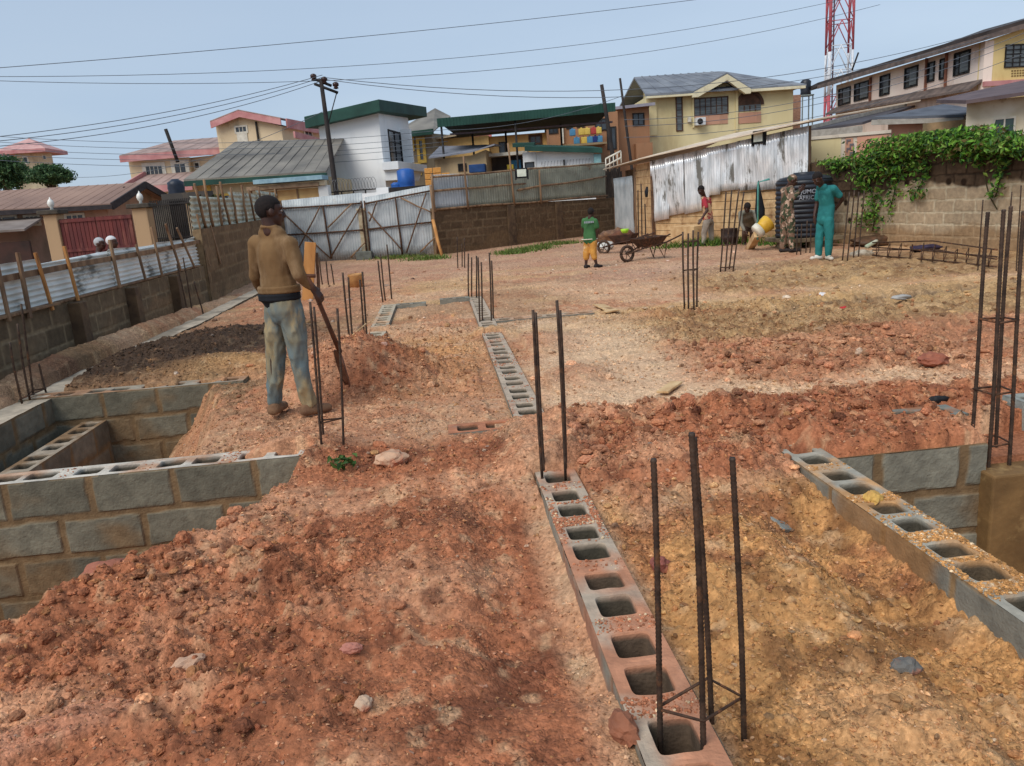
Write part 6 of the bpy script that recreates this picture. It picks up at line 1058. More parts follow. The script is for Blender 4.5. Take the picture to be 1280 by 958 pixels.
ac = thing('air_conditioner', 'white air conditioner box under the wide window of the pale yellow house', 'air conditioner', F.P(F.sz(874, 158)[0], F.sz(874, 158)[1], .3)); s0, s1, z0, z1 = F.rect(867.5, 148, 879.5, 157.5); b = MB(); b.fbox(F, s0, s1, z0, z1, .06, .45); part(b, 'casing', mat('ac_white', lin(222, 224, 224), lin(200, 202, 202), bump=0), ac, .02); b = MB(); cc = F.P(s0+(s1-s0)*.4, (z0+z1)/2, .46)
nn = np.array([*F.n, 0]); b.tube([cc, cc+nn*.02], .16, 16); part(b, 'fan_grille', frame_d, ac, 0, True)
B_(t, F, 859, 147, 863, 153, .01, .2, frame_w, 'meter_box')
# brick stub and raised black tank
F = FP(986, 48, 1001, 48, 130); b = MB(); b.fbox(F, 0, F.L, -.5, F.sz(993, 119)[1], -1.5, 0); o = part(b, 'brick_tower', mat('brick', lin(176, 138, 116), lin(150, 112, 92), scale=6, stretch=(1, 1, 3)), None); tag(o, 'bare brick stub tower between the yellow house and the raised tank', 'building')
p = AT(1007, 119, 50); t = thing('water_tank', 'small black water tank raised on a thin metal stand near the mast', 'water tank', (p[0], p[1], 0)); b = MB(); b.lathe((p[0], p[1], p[2]), [(.30, 0), (.33, .04), (.31, .2), (.33, .4), (.31, .6), (.33, .8), (.2, .92), (.12, .95)], 18); part(b, 'tank_body', blackp, t, 0, True); b = MB(); b.box((p[0]-.4, p[1]-.35, p[2]-.08), (p[0]+.4, p[1]+.35, p[2]-.004))
for dx in (-.36, .32): b.box((p[0]+dx, p[1]-.3, 0), (p[0]+dx+.06, p[1]-.24, p[2]-.08)); b.box((p[0]+dx, p[1]+.24, 0), (p[0]+dx+.06, p[1]+.3, p[2]-.08))
part(b, 'stand', mat('pale_steel', lin(150, 160, 156), lin(120, 130, 128)), t)
# --- lattice mast
p = AT(1047, 140, 90); t = thing('lattice_mast', 'tall red and white lattice telecom mast', 'mast', (p[0], p[1], 0)); cA = math.radians(28); hw = 1.72*1.0
cs = [(p[0]+hw*math.cos(cA+k*math.pi/2)*1.0, p[1]+hw*math.sin(cA+k*math.pi/2)) for k in range(4)]; rw = [mat('mast_red', lin(182, 92, 100), lin(160, 76, 84), scale=3, bump=0), mat('mast_white', lin(222, 226, 230), lin(196, 200, 206), scale=3, bump=0)]
zA = AT(1047, 119, 90)[2]; zB = AT(1047, 66, 90)[2]
bands = [(0, zA, 0), (zA, zB, 1), (zB, zB+9, 0), (zB+9, zB+15, 1)]
for k in range(4):
    b = MB()
    for (z0, z1, mi) in bands: b.tube([(*cs[k], z0), (*cs[k], z1)], .13 if k != 2 else .2, 6, mi)
    b.build('leg', rw, t, True)
for k in range(4):
    b = MB(); a, c = cs[k], cs[(k+1) % 4]; z = zA-5.2; st = 2.6
    while z < zB+14:
        mi = [m for (u, v, m) in bands if u <= z+st/2 < v]; mi = mi[0] if mi else 1; mid = ((a[0]+c[0])/2, (a[1]+c[1])/2)
        b.tube([(*a, z), (*mid, z+st)], .06, 5, mi); b.tube([(*c, z), (*mid, z+st)], .06, 5, mi); b.tube([(*a, z+st), (*c, z+st)], .05, 5, mi); z += st
    b.build('brace', rw, t, True)
b = MB(); 
for dx in (-.5, -.2): b.tube([(p[0]+dx-.5, p[1], 0), (p[0]+dx-.5, p[1], zB+14)], .09, 5)
for i in range(60): b.tube([(p[0]-1.0, p[1], 4+i*.5), (p[0]-.7, p[1], 4+i*.5)], .03, 4)
b.build('cable_ladder', mat('ladder_grey', lin(120, 100, 110), lin(96, 80, 90), bump=0), t, True)
b = MB(); b.tube([AT(1065, 88, 88), AT(1073, 66, 88)], .1, 6); tag(b.build('antenna', frame_d, None, True), 'dark slanting antenna rod right of the mast', 'antenna')
# --- long pink and yellow house at right
F = FP(1045, 46, 1227, 33, 120); F2 = Fac(F.P(F.L, 0), AT(1330, 120, 33.2)); t = thing('house', 'long two storey pink and yellow house with dark eaves at upper right', 'house', (*F.P(F.L/2, 0, -3)[:2], 0)); pw = wallm('pale_pink_wall', (250, 230, 214), (238, 212, 194), (170, 140, 116)); yw2 = wallm('deep_yellow_wall', (230, 204, 142), (216, 188, 124), (200, 160, 100))
zl_, zr_ = F.sz(1048, 106)[1], F.sz(1226, 53)[1]; zt = lambda s: zl_+(zr_-zl_)*s/F.L; b = MB(); b.fprism(F, [(0, -.5), (F.L, -.5), (F.L, zr_), (0, zl_)], -.4, 0); b.fprism(F, [(0, -.5), (.4, -.5), (.4, zl_), (0, zl_)], -8, -.4); part(b, 'wall', pw, t)
g0, g1 = F2.sz(1229, 52)[1], F2.sz(1280, 36)[1]; sl = (g1-g0)/F2.sz(1280, 36)[0]; b = MB(); b.fprism(F2, [(.02, -.5), (F2.L, -.5), (F2.L, g0+sl*F2.L), (.02, g0)], -.35, 0); part(b, 'yellow_wall', yw2, t)
b = MB(); o1, o2 = F.P(-.9, F.sz(1040, 101)[1]-.02, .7), F.P(F.L+.3, zr_+.2, .8); o3 = F2.P(F2.L, g0+sl*F2.L+.3, .8); b.slab([o1, o2, o2+[1.5, 6, .3], o1+[2, 6, .3]], .2); b.slab([o2, o3, o3+[.5, 7, .3], o2+[1.5, 6, .3]], .2); part(b, 'roof', roofm('dark_eaves_roof', (74, 64, 60), (52, 46, 44)), t)
b = MB(); plank(b, o1+[0, 0, -.25], o2+[0, 0, -.25], .2, .05); plank(b, o2+[0, 0, -.25], o3+[0, 0, -.25], .2, .05); part(b, 'fascia', mat('grey_fascia', lin(122, 106, 98), lin(88, 78, 74), scale=3), t)
for (x0, y0, x1, y1, k) in ((1049, 111, 1063, 130, 3), (1069, 104, 1086, 124, 3), (1101, 95, 1112, 118, 2), (1132, 85, 1147, 108, 2), (1161, 79, 1168, 101, 1), (1176, 75, 1181, 98, 1), (1194, 66, 1212, 92, 3)):
    s0, s1, z0, z1 = F.rect(x0, y0, x1, y1); w = W_(t, F, 0, 0, 0, 0, frame_d, glass, 0, .05, k, 4 if k < 3 else 3, 'window', .06, False, (s0, s1, z0, z1)); b = MB(); b.fbox(F, s0+(s1-s0)*.45, s1, z0+.05, z1-.05, .062, .075); b.build('shutter', louvre, w)
for x, y0, y1 in ((1089, 97, 138), (1159, 73, 116), (1184, 67, 112)): B_(t, F, x-.6, y0, x+.6, y1, .02, .12, mat('rust_pipe', lin(150, 100, 80), lin(120, 80, 64)), 'downpipe')
W_(t, F2, 1257, 57, 1284, 83, frame_d, louvre, 0, .05, 3, 5)
b = MB()
for r in range(3):
    s, z = F2.sz(1264, 89+3.2*r)
    for k in range(7): 
        if (r, k) not in ((0, 6),): b.fbox(F2, s+.13*k, s+.13*k+.09, z-.03, z+.03, .003, .012)
part(b, 'painted_notice', mat('faded_ink', lin(140, 112, 70), lin(120, 96, 60), bump=0), t); b = MB(); s, z = F2.sz(1229, 104); b.fbox(F2, 0, F2.L, z-.15, z+.05, .003, .12); part(b, 'band', pink, t)
b = MB(); b.slab([F.P(0, F.sz(1045, 141)[1], .6), F.P(F.L, F.sz(1227, 107)[1]-.1, .6), F.P(F.L, F.sz(1227, 107)[1]+.25, .02), F.P(0, F.sz(1045, 141)[1]+.3, .02)], .1); part(b, 'canopy', mat('grey_fascia', (0, 0, 0)), t)
# --- low dark roofs
F = FP(1010, 34, 1072, 33, 160); t = thing('house', 'low house with a flat dark roof just right of the silver shed', 'house', (*F.P(F.L/2, 0, -3)[:2], 0)); z1 = F.sz(1040, 158)[1]; b = MB(); b.fbox(F, 0, F.L, -.5, z1-.25, -5, 0); part(b, 'wall', wallm('dusky_wall', (140, 112, 98), (110, 90, 80)), t)
q = [F.P(-.3, z1-.1, .5), F.P(F.L+.2, z1+.02, .5), F.P(F.L+2.4, z1+1.0, -7), F.P(1.2, z1+.85, -7)]; b = MB(); b.slab(q, .1); part(b, 'roof', darkr, t); b = MB(); b.fbox(F, -.3, F.L+.2, z1-.42, z1-.12, .35, .52); plank(b, F.P(0, z1-.0, .45), F.P(F.L+2., z1+1.08, -7), .15, .08); part(b, 'fascia', mat('pale_fascia', lin(170, 164, 154), lin(146, 140, 130)), t)
F = FP(1110, 27, 1213, 25, 160); t = thing('house', 'small pink house with a low grey roof behind the creeper', 'house', (*F.P(F.L/2, 0, -2)[:2], 0)); b = MB(); z1 = F.sz(1160, 150)[1]; b.fbox(F, 0, F.L, -.5, z1, -3, 0); part(b, 'wall', wallm('coral_wall', (218, 164, 138), (200, 146, 122)), t); a, c = F.sz(1098, 148), F.sz(1212, 145)
b = MB(); b.slab([F.P(a[0], a[1]+.02, .6), F.P(c[0], c[1]+.02, .6), F.P(c[0]-.6, c[1]+.38, -3), F.P(a[0]+1.2, a[1]+.42, -3)], .08); part(b, 'roof', roofm('blue_dark_roof', (96, 100, 108), (76, 80, 88)), t); b = MB(); b.fprism(F, [(a[0], a[1]-.24), (c[0], c[1]-.2), (c[0], c[1]-.07), (a[0], a[1]-.07)], .5, .62); part(b, 'fascia', mat('pale_fascia', (0, 0, 0)), t)
F = FP(1208, 22.5, 1330, 21, 140); t = thing('house', 'white house with flaking stained paint and green window under a brown roof', 'house', (*F.P(F.L/2, 0, -2)[:2], 0)); z1 = F.sz(1240, 125)[1]; b = MB(); b.fbox(F, 0, F.L, -.5, z1, -4, 0)
part(b, 'wall', mat('flaking_wall', lin(228, 222, 204), lin(200, 188, 160), scale=1.4, c3=lin(150, 130, 100), c3s=1.6, c3f=(.55, .66), bump=.4, bscale=6), t); a = F.sz(1160, 119); q = [F.P(a[0], a[1]+.02, 1.0), F.P(F.sz(1212, 129)[0], z1+.02, .9), F.P(F.L, z1+.1, .9), F.P(F.L, z1+.95, -4.5)]
b = MB(); b.slab([F.P(F.sz(1210, 128)[0], z1+.02, .7), F.P(F.L, z1+.1, .7), F.P(F.L, z1+.8, -4.5), F.P(1.2, z1+.8, -4.5)], .1); b.slab([F.P(a[0], a[1], -2.2), F.P(F.sz(1210, 128)[0]+.01, z1+.02, .7), F.P(1.2, z1+.8, -4.5), F.P(.2, z1+.7, -4.6)], .1); part(b, 'roof', roofm('brown_dark_roof', (104, 88, 88), (84, 70, 72)), t)
W_(t, F, 1244, 149, 1267, 166, frame_w, glass_g, 0, .05, 2); b = MB(); b.fbox(F, -1.4, -.02, -.5, z1-.35, -3.5, -2.3); part(b, 'side_wall', mat('mossy_wall', lin(170, 140, 104), lin(110, 96, 72), scale=2), t)
F = FP(1008, 23.5, 1113, 22.5, 185); t = thing('boundary_wall', 'yellow and pink panelled wall with white borders behind the right wall', 'wall', (*F.P(F.L/2, 0)[:2], 0)); s0, s1, z0, z1 = F.rect(1008, 169, 1112, 200); b = MB(); b.fbox(F, 0, F.L, -.3, z1-.05, -.2, 0); b.fbox(F, -.05, F.L, z1-.05, z1+.04, -.26, .06); part(b, 'wall', wallm('white_border', (226, 216, 200), (208, 196, 178)), t)
B_(t, F, 1012, 174.5, 1051, 202, .003, .03, wallm('pale_yellow_wall', (0, 0, 0)), 'panel'); B_(t, F, 1071, 170, 1111, 202, .003, .03, wallm('coral_wall', (0, 0, 0)), 'panel'); B_(t, F, 1056.5, 173, 1066, 200, .003, .03, wallm('rose_panel', (0, 0, 0)), 'panel')
b = MB()
for i in range(4): s, z = F.sz(1058+(i % 2)*4, 176+i*5.2); b.fbox(F, s, s+.12, z-.03, z+.03, .032, .045); b.fbox(F, s, s+.035, z-.1, z+.03, .046, .055)
part(b, 'motif', mat('grey_motif', lin(120, 112, 116), bump=0), t)
# --- motorcyclist passing on the road: two riders half seen over the left fence
# --- overhead lines
def wire(p, q, sag, r, label):
    p = np.array(p, float); q = np.array(q, float); b = MB(); n = 24; b.tube([p+(q-p)*i/n-np.array([0, 0, sag*4*(i/n)*(1-i/n)]) for i in range(n+1)], r, 5); tag(b.build('power_line', mat('black_wire', lin(104, 110, 118), lin(90, 96, 104), bump=0), None, True), label, 'cable', 'overhead cables')
wire(AT(-40, 88, 34), AT(960, -12, 46), .25, .014, 'highest cable, crossing the sky from left edge to top centre')
wire(AT(-40, 96, 34), AT(1060, -2, 46), 1.1, .012, 'second cable from the top, sagging across the sky to the top right')
wire(AT(-40, 100, 34), AT(1100, 6, 46), 1.5, .012, 'third cable from the top crossing behind the utility pole')
wire(AT(404, 97, 30), AT(1330, 8, 33), 1.6, .012, 'upper cable running right from the pole insulators past the mast')
wire(AT(409, 100, 30), AT(1330, 14, 33), 1.75, .012, 'lower cable running right from the pole insulators past the mast')
for i, (yl, ys_) in enumerate([(173, 94), (178, 97), (184, 101)]): wire(AT(-40, yl+2, 24), AT(403, ys_, 30), .25+.06*i, .011, ['uppermost', 'middle', 'lowest'][i]+' of three cables fanning left from the utility pole')
for i, (yl, yr) in enumerate([(166, 168), (173, 176), (181, 183), (189, 188), (196, 197)]): wire(AT(-40, yl+2, 34), AT(560, yr-6, 36), .45, .010, ['first', 'second', 'third', 'fourth', 'fifth'][i]+' from the top of the low level cables passing the white house')
for i, (yl, yr) in enumerate([(150, 20), (158, 28), (172, 46)]): wire(AT(780, yl, 32), AT(1330, yr, 30), .9, .011, ['highest', 'middle', 'lowest'][i]+' of three cables rising to the right over the yellow house')
wire(AT(560, 163, 34), AT(778, 120, 33), .3, .010, 'cable along the underside of the green canopy'); wire(AT(90, 222, 40), AT(403, 140, 30), .6, .010, 'slanting cable meeting the pole from the lower left')
# ---------------------------------------------------------------- people
def capsule(b, p0, p1, r0, r1, wax=None, sq=1., n=14):
    p0 = np.array(p0, float); p1 = np.array(p1, float); t = p1-p0; Ln = np.linalg.norm(t); t = t/(Ln+1e-9); pts = []; rad = []
    for a in (80, 60, 35, 10): a = math.radians(a); pts.append(p0-t*r0*math.sin(a)); rad.append(r0*math.cos(a))
    for k in (.0, .33, .66, 1.): pts.append(p0+t*Ln*k); rad.append(r0+(r1-r0)*k)
    for a in (10, 35, 60, 80): a = math.radians(a); pts.append(p1+t*r1*math.sin(a)); rad.append(r1*math.cos(a))
    b.tube(pts, rad, n, 0, True, sq, wax)
def ellr(b, c, r, fwd, up=(0, 0, 1), n=9):
    f = np.array(fwd, float); f /= np.linalg.norm(f); u = np.array(up, float); u = u-f*u.dot(f); u /= np.linalg.norm(u); w = np.cross(f, u); bb = MB(); bb.ell((0, 0, 0), (1, 1, 1), n); V = bb.v[0]
    V = np.array(c)+V[:, :1]*w*r[0]+V[:, 1:2]*f*r[1]+V[:, 2:]*u*r[2]; b.add(V, bb.f)
def remesh(b, name, m, parent, vox=.008, smooth=6, wr=0., wsc=9., seed=0, stretch=(1, 1, 1)):
    V = np.concatenate(b.v); me = bpy.data.meshes.new('tmp'); me.from_pydata(V.tolist(), [], b.f); o = bpy.data.objects.new('tmp', me); COL.objects.link(o)
    r = o.modifiers.new('r', 'REMESH'); r.mode = 'VOXEL'; r.voxel_size = vox; r.use_smooth_shade = True; s = o.modifiers.new('s', 'SMOOTH'); s.factor = .5; s.iterations = smooth
    dg = bpy.context.evaluated_depsgraph_get(); dg.update(); out = bpy.data.meshes.new_from_object(o.evaluated_get(dg)); bpy.data.objects.remove(o); out.name = name
    n = len(out.vertices); co = np.empty(n*3); out.vertices.foreach_get('co', co); co = co.reshape(-1, 3)
    if wr:
        nr = np.empty(n*3); out.vertices.foreach_get('normal', nr); nr = nr.reshape(-1, 3); q = (co-co.mean(0))*np.array(stretch)*wsc; k = 1-2*np.abs(fbm(q[:, 0], q[:, 1], q[:, 2], seed, 3)); co = co+nr*(wr*(k-.6))[:, None]; out.vertices.foreach_set('co', co.ravel())
    out.materials.clear(); out.materials.append(m); out.polygons.foreach_set('use_smooth', [True]*len(out.polygons)); out.update(); return link_mesh(out, name, parent)
def hand(b, w, d, nrm, side, k=1., curl=.6, fist=False):
    """palm, four unequal bent fingers, thumb off the side; d = pointing direction, nrm = palm direction"""
    w = np.array(w, float); d = np.array(d, float); d /= np.linalg.norm(d); nrm = np.array(nrm, float); nrm = nrm-d*nrm.dot(d); nrm /= np.linalg.norm(nrm); s = np.cross(d, nrm)*side
    for q in (-.024, 0, .024): capsule(b, w+d*.01*k+s*q*.7*k, w+d*.085*k+s*q*k, .017*k, .015*k)
    for i, (o, L_) in enumerate(((.033, .068), (.012, .078), (-.010, .072), (-.031, .056))):
        p = w+d*.09*k+s*o*k; a = 0; c = d
        for j, fr in enumerate((.45, .32, .23)):
            a += curl*(.9 if j else .6); c = d*math.cos(a)+nrm*math.sin(a); q = p+c*L_*fr*k*1.1; capsule(b, p, q, (.0095-.001*j)*k, (.009-.001*j)*k, None, 1, 8); p = q
    p = w+d*.03*k+s*.03*k; c = d*.5+s*.75+nrm*.35; q = p+c*.04*k; capsule(b, p, q, .012*k, .010*k, None, 1, 8); c2 = d*.75+nrm*.6*(1+curl)+s*.15; capsule(b, q, q+c2*.032*k, .010*k, .0085*k, None, 1, 8)
skin = mat('dark_brown_skin', lin(74, 48, 38), lin(58, 38, 30), scale=8, rough=.5, bump=.05, spec=.35); hairm = mat('black_hair', lin(38, 31, 29), lin(26, 22, 21), scale=60, rough=.9, bump=.8, bscale=160, dist=.004)
def person(label, J, shirt_m, trouser_m, shoe_m, k=1., vox=.011, sleeve='short', short=False, hem=None, loose=.0, collar=False, eyes=True, wr=.006, hands=None, cap=None, shorts_len=.6):
    foot = (J['aL']+J['aR'])/2; t = thing('person', label, 'person', (foot[0], foot[1], min(J['aL'][2], J['aR'][2])-.08*k)); f = J['fwd']/np.linalg.norm(J['fwd']); lat = J['sR']-J['sL']; lat = lat/np.linalg.norm(lat); hf = J['face']/np.linalg.norm(J['face']); hu = J.get('hup', np.array([0, 0, 1.])); hu = hu-hf*hu.dot(hf); hu /= np.linalg.norm(hu); hl = np.cross(hf, hu)
    def fw(a): a = np.array(a, float); return np.cross(lat, a/np.linalg.norm(a))*-1
    b = MB(); H = J['head']; tor = J['chest']-J['pelvis']; df = np.cross(tor, lat); df /= np.linalg.norm(df)
    if df.dot(f) < 0: df = -df
    ellr(b, H+hu*.025*k-hf*.008*k, (.074*k, .094*k, .092*k), hf, hu, 12); ellr(b, H-hu*.045*k+hf*.022*k, (.058*k, .066*k, .070*k), hf, hu, 10)   # skull, jaw
    ellr(b, H-hu*.095*k+hf*.058*k, (.026*k, .022*k, .018*k), hf, hu); capsule(b, H+hu*.012*k+hf*.086*k, H-hu*.030*k+hf*.100*k, .011*k, .017*k); ellr(b, H-hu*.032*k+hf*.094*k, (.024*k, .014*k, .011*k), hf, hu)   # chin, nose
    ellr(b, H-hu*.056*k+hf*.082*k, (.026*k, .015*k, .009*k), hf, hu); ellr(b, H-hu*.070*k+hf*.079*k, (.023*k, .015*k, .009*k), hf, hu); capsule(b, H+hu*.030*k+hf*.077*k-hl*.045*k, H+hu*.030*k+hf*.077*k+hl*.045*k, .011*k, .011*k)   # lips, brow
    for s in (-1, 1): ellr(b, H-hu*.006*k-hf*.004*k+hl*s*.077*k, (.010*k, .019*k, .031*k), hf, hu); ellr(b, H-hu*.018*k+hf*.063*k+hl*s*.040*k, (.018*k, .02*k, .016*k), hf, hu)
    capsule(b, H-hu*.05*k-hf*.02*k, J['neck']-f*.005, .054*k, .060*k); capsule(b, J['neck']-lat*.06*k-[0, 0, .025*k], J['neck']+lat*.06*k-[0, 0, .025*k], .046*k, .046*k)
    capsule(b, J['chest'], J['waist'], .088*k, .085*k, df, 1.36); capsule(b, J['waist'], J['pelvis'], .090*k, .090*k, df, 1.45); capsule(b, J['sL'], J['sR'], .048*k, .048*k)
    for s in 'LR':
        capsule(b, J['s'+s], J['e'+s], .045*k, .038*k); capsule(b, J['e'+s], J['w'+s], .040*k, .027*k); capsule(b, J['h'+s], J['k'+s], .068*k, .050*k); capsule(b, J['k'+s], J['a'+s], .053*k, .036*k)
        td = J['t'+s]/np.linalg.norm(J['t'+s]); capsule(b, J['a'+s]-td*.03*k-[0, 0, .035*k], J['a'+s]+td*.13*k-[0, 0, .048*k], .036*k, .028*k, (0, 0, 1), 1.25)
        hd, hn, cu = (hands or {}).get(s, (J['w'+s]-J['e'+s], -lat if s == 'R' else lat, .35)); hand(b, J['w'+s], hd, hn, 1 if s == 'R' else -1, k*1.0, cu)
    body = remesh(b, 'body', skin, t, vox*.62, 3)
    if eyes:
        for s in (-1, 1): b = MB(); c = H+hu*.004*k+hf*.079*k+hl*s*.032*k; b.ell(c-hf*.002*k, (.0100*k,)*3, 8); e = b.build('eye', mat('eye_white', lin(170, 158, 148), bump=0, rough=.4), t, True); b = MB(); b.ell(c+hf*.007*k, (.006*k,)*3, 6); b.build('iris', mat('iris', lin(20, 14, 12), bump=0, rough=.2), e, True)
    # hair: close crop over the skull, stopping at the hairline
    bb = MB(); ellr(bb, H+hu*.030*k-hf*.012*k, (.0795*k, .0985*k, .0935*k), hf, hu, 18); V = bb.v[0]; rel = V-H; a, c = rel@hf, rel@hu; cut = np.where(a > .035*k, .052*k, np.where(a > -.03*k, .015*k, -.045*k))
    dd = np.clip(cut-c, 0, .2); V = V-(rel/np.linalg.norm(rel, axis=1)[:, None])*np.clip(dd*1.8, 0, .03*k)[:, None]; bb.v[0] = V; bb.build('hair', cap or hairm, t, True)
    # top
    g = loose; b = MB(); capsule(b, J['chest']+[0, 0, .0], J['waist'], (.110+g)*k, (.104+g)*k, df, 1.36); hemp = J['hem']; capsule(b, J['waist'], hemp, (.108+g)*k, (.116+g)*k, df, 1.42)
    capsule(b, J['sL'], J['sR'], .069*k, .069*k); capsule(b, J['neck']-lat*.06*k-[0, 0, .02*k], J['neck']+lat*.06*k-[0, 0, .02*k], .062*k, .062*k)
    for s in 'LR':
        capsule(b, J['s'+s], J['s'+s]+(J['e'+s]-J['s'+s])*(.62 if sleeve == 'short' else 1), (.069 if sleeve == 'short' else .064)*k, (.064 if sleeve == 'short' else .052)*k)
        if sleeve == 'long': capsule(b, J['e'+s], J['e'+s]+(J['w'+s]-J['e'+s])*.9, .050*k, .036*k)
    if collar: ring = [J['neck']+[0, 0, .03*k]+(df*math.cos(a_)*.060+lat*math.sin(a_)*.066)*k+np.array([0, 0, -.012*math.cos(a_)]) for a_ in np.linspace(0, 2*math.pi, 20)]; b.tube(ring, .02*k, 8)
    top = remesh(b, 'shirt', shirt_m, t, vox, 5, wr, 7, 3, (1, 1, .5))
    b = MB(); capsule(b, J['pelvis']+[0, 0, (.035 if collar else .07)*k], J['pelvis']-[0, 0, .02*k], (.112+g*.5)*k, (.118+g*.5)*k, df, 1.42)
    for s in 'LR':
        if short: capsule(b, J['h'+s], J['h'+s]+(J['k'+s]-J['h'+s])*1.0, .098*k, .088*k)
        if short: capsule(b, J['k'+s], J['k'+s]+(J['a'+s]-J['k'+s])*shorts_len, .085*k, .078*k)
        else: capsule(b, J['h'+s], J['k'+s], (.093+g*.5)*k, (.072+g*.5)*k); capsule(b, J['k'+s], J['a'+s]+(J['k'+s]-J['a'+s])*.05-[0, 0, .0], (.070+g*.5)*k, (.058+g*.5)*k)
    remesh(b, 'trousers', trouser_m, t, vox, 5, wr*1.9, 10, 9, (1, 1, .45))
    for s in 'LR':
        td = J['t'+s]/np.linalg.norm(J['t'+s]); b = MB(); capsule(b, J['a'+s]-td*.035*k-[0, 0, .050*k], J['a'+s]+td*.145*k-[0, 0, .056*k], .044*k, .036*k, (0, 0, 1), 1.2); capsule(b, J['a'+s]-td*.02*k-[0, 0, .03*k], J['a'+s]+td*.06*k-[0, 0, .04*k], .048*k, .038*k); remesh(b, 'shoe', shoe_m, t, vox, 3)
    return t, top
def mk(d, k=1.):
    J = {n: (np.array(v, float) if len(v) == 3 and n in ('fwd', 'face', 'tL', 'tR', 'hup') else AT(*v)) for n, v in d.items()}
    return J
v3 = lambda *a: tuple(a)
# 1 the labourer with the shovel
J = mk(dict(head=(337.5, 265, 5.95), neck=(340, 290, 5.95), chest=(342, 314, 5.95), waist=(347, 350, 5.96), pelvis=(353, 384, 5.96), hem=(349, 362, 5.96), sL=(321, 304, 6.04), sR=(361, 306, 5.86), eL=(320, 345, 6.10), wL=(328, 368, 6.25), eR=(374, 343, 5.80), wR=(391, 360, 5.84),
     hL=(345, 389, 6.0), hR=(364, 389, 5.92), kL=(345, 446, 6.02), kR=(374, 445, 5.92), aL=(343, 504, 6.04), aR=(386, 505, 5.95), fwd=(.42, .91, 0), face=(.93, .36, -.03), tL=(.25, .95, 0), tR=(.9, .35, 0)))
sweater = mat('brown_knit', lin(128, 99, 66), lin(100, 76, 50), scale=5, rough=.95, bump=.5, bscale=120, stretch=(1, 1, .4), c3=lin(150, 122, 90), c3s=5, c3f=(.5, .68), dist=.004)
jeans = mat('muddy_jeans', lin(98, 114, 118), lin(134, 126, 102), scale=7, rough=.9, bump=.3, bscale=90, stretch=(1, 1, .5), c3=lin(156, 138, 104), c3s=6, c3f=(.5, .62), dist=.004)
muddy_shoe = mat('muddy_shoe', lin(140, 108, 80), lin(108, 80, 60), scale=12, rough=.9)
hdir = AT(402, 374, 5.86)-AT(391, 360, 5.84)
dl = {'R': (hdir, np.array([.1, .3, -.7]), .75), 'L': (np.array([.3, .8, -.4]), np.array([.8, -.2, 0]), .5)}
lab, top = person('labourer seen from behind in a brown sweater and muddy jeans, holding a shovel', J, sweater, jeans, muddy_shoe, .98, .010, 'long', collar=True, hands=dl, wr=.013)
b = MB(); df = np.array([.42, .91, 0]); c = AT(349.3, 370, 5.96); latv = np.array([.91, -.42, 0]); capsule(b, c+[0, 0, .03], c-[0, 0, .012], .112, .110, df, 1.40)
for r_ in range(2): b.tube([c+[0, 0, -.018+.03*r_]+df*math.cos(a)*.112+latv*math.sin(a)*.158 for a in np.linspace(0, 2*math.pi, 40)], .014, 8)
remesh(b, 'undershirt', mat('black_cloth', (0, 0, 0)), lab, .009, 3)
b = MB(); c = AT(349, 362, 5.96); latv = np.array([.91, -.42, 0])
for r_ in range(2): b.tube([c+[0, 0, -.012+.03*r_]+df*math.cos(a)*.112+latv*math.sin(a)*.158 for a in np.linspace(0, 2*math.pi, 40)], .016, 8)
remesh(b, 'sweater_hem', sweater, lab, .010, 3)
# shovel
tip = AT(437, 482, 6.25); bl0 = AT(425, 440, 6.12); hd_ = AT(384, 346, 5.80); t = thing('shovel', 'worn shovel held by the labourer with its blade in the soil pile', 'shovel', tip); b = MB(); b.tube([hd_, AT(392, 362, 5.83), AT(410, 405, 5.97), bl0], [.017, .018, .018, .02], 10); b.tube([hd_+[-.05, 0, .01], hd_+[.06, 0, .0]], .014, 8); b.build('handle', mat('dark_handle', lin(104, 70, 52), lin(74, 52, 42), scale=8), t, True)
ax = tip-bl0; Lb = np.linalg.norm(ax); ax /= Lb; wd = np.cross(ax, [.90, .42, .1]); wd /= np.linalg.norm(wd); nn = np.cross(ax, wd); V = []; nx_, ny_ = 9, 9
for q in (0, 1):
    for j in range(ny_):
        v = j/(ny_-1); hw = .105*(1-.0*v)*(1 if v < .6 else math.sqrt(max(0, 1-((v-.6)/.42)**2)))*(.55+.45*min(1, v/.15))
        for i in range(nx_): u = i/(nx_-1)*2-1; V.append(bl0+ax*Lb*v*1.0+wd*hw*u+nn*(.03*u*u-.006*q))
f = [tuple(x) for x in grid_faces(ny_, nx_)]+[tuple(x[::-1]) for x in grid_faces(ny_, nx_, nx_*ny_)]; n1 = nx_*ny_
for i in range(nx_-1): f += [(i, n1+i, n1+i+1, i+1), ((ny_-1)*nx_+i, (ny_-1)*nx_+i+1, n1+(ny_-1)*nx_+i+1, n1+(ny_-1)*nx_+i)]
for j in range(ny_-1): f += [(j*nx_, (j+1)*nx_, n1+(j+1)*nx_, n1+j*nx_), (j*nx_+nx_-1, n1+j*nx_+nx_-1, n1+(j+1)*nx_+nx_-1, (j+1)*nx_+nx_-1)]
b = MB(); b.add(V, f); b.build('blade', mat('worn_blade', lin(132, 88, 66), lin(92, 64, 52), scale=9, metal=.2, rough=.6), t, True)
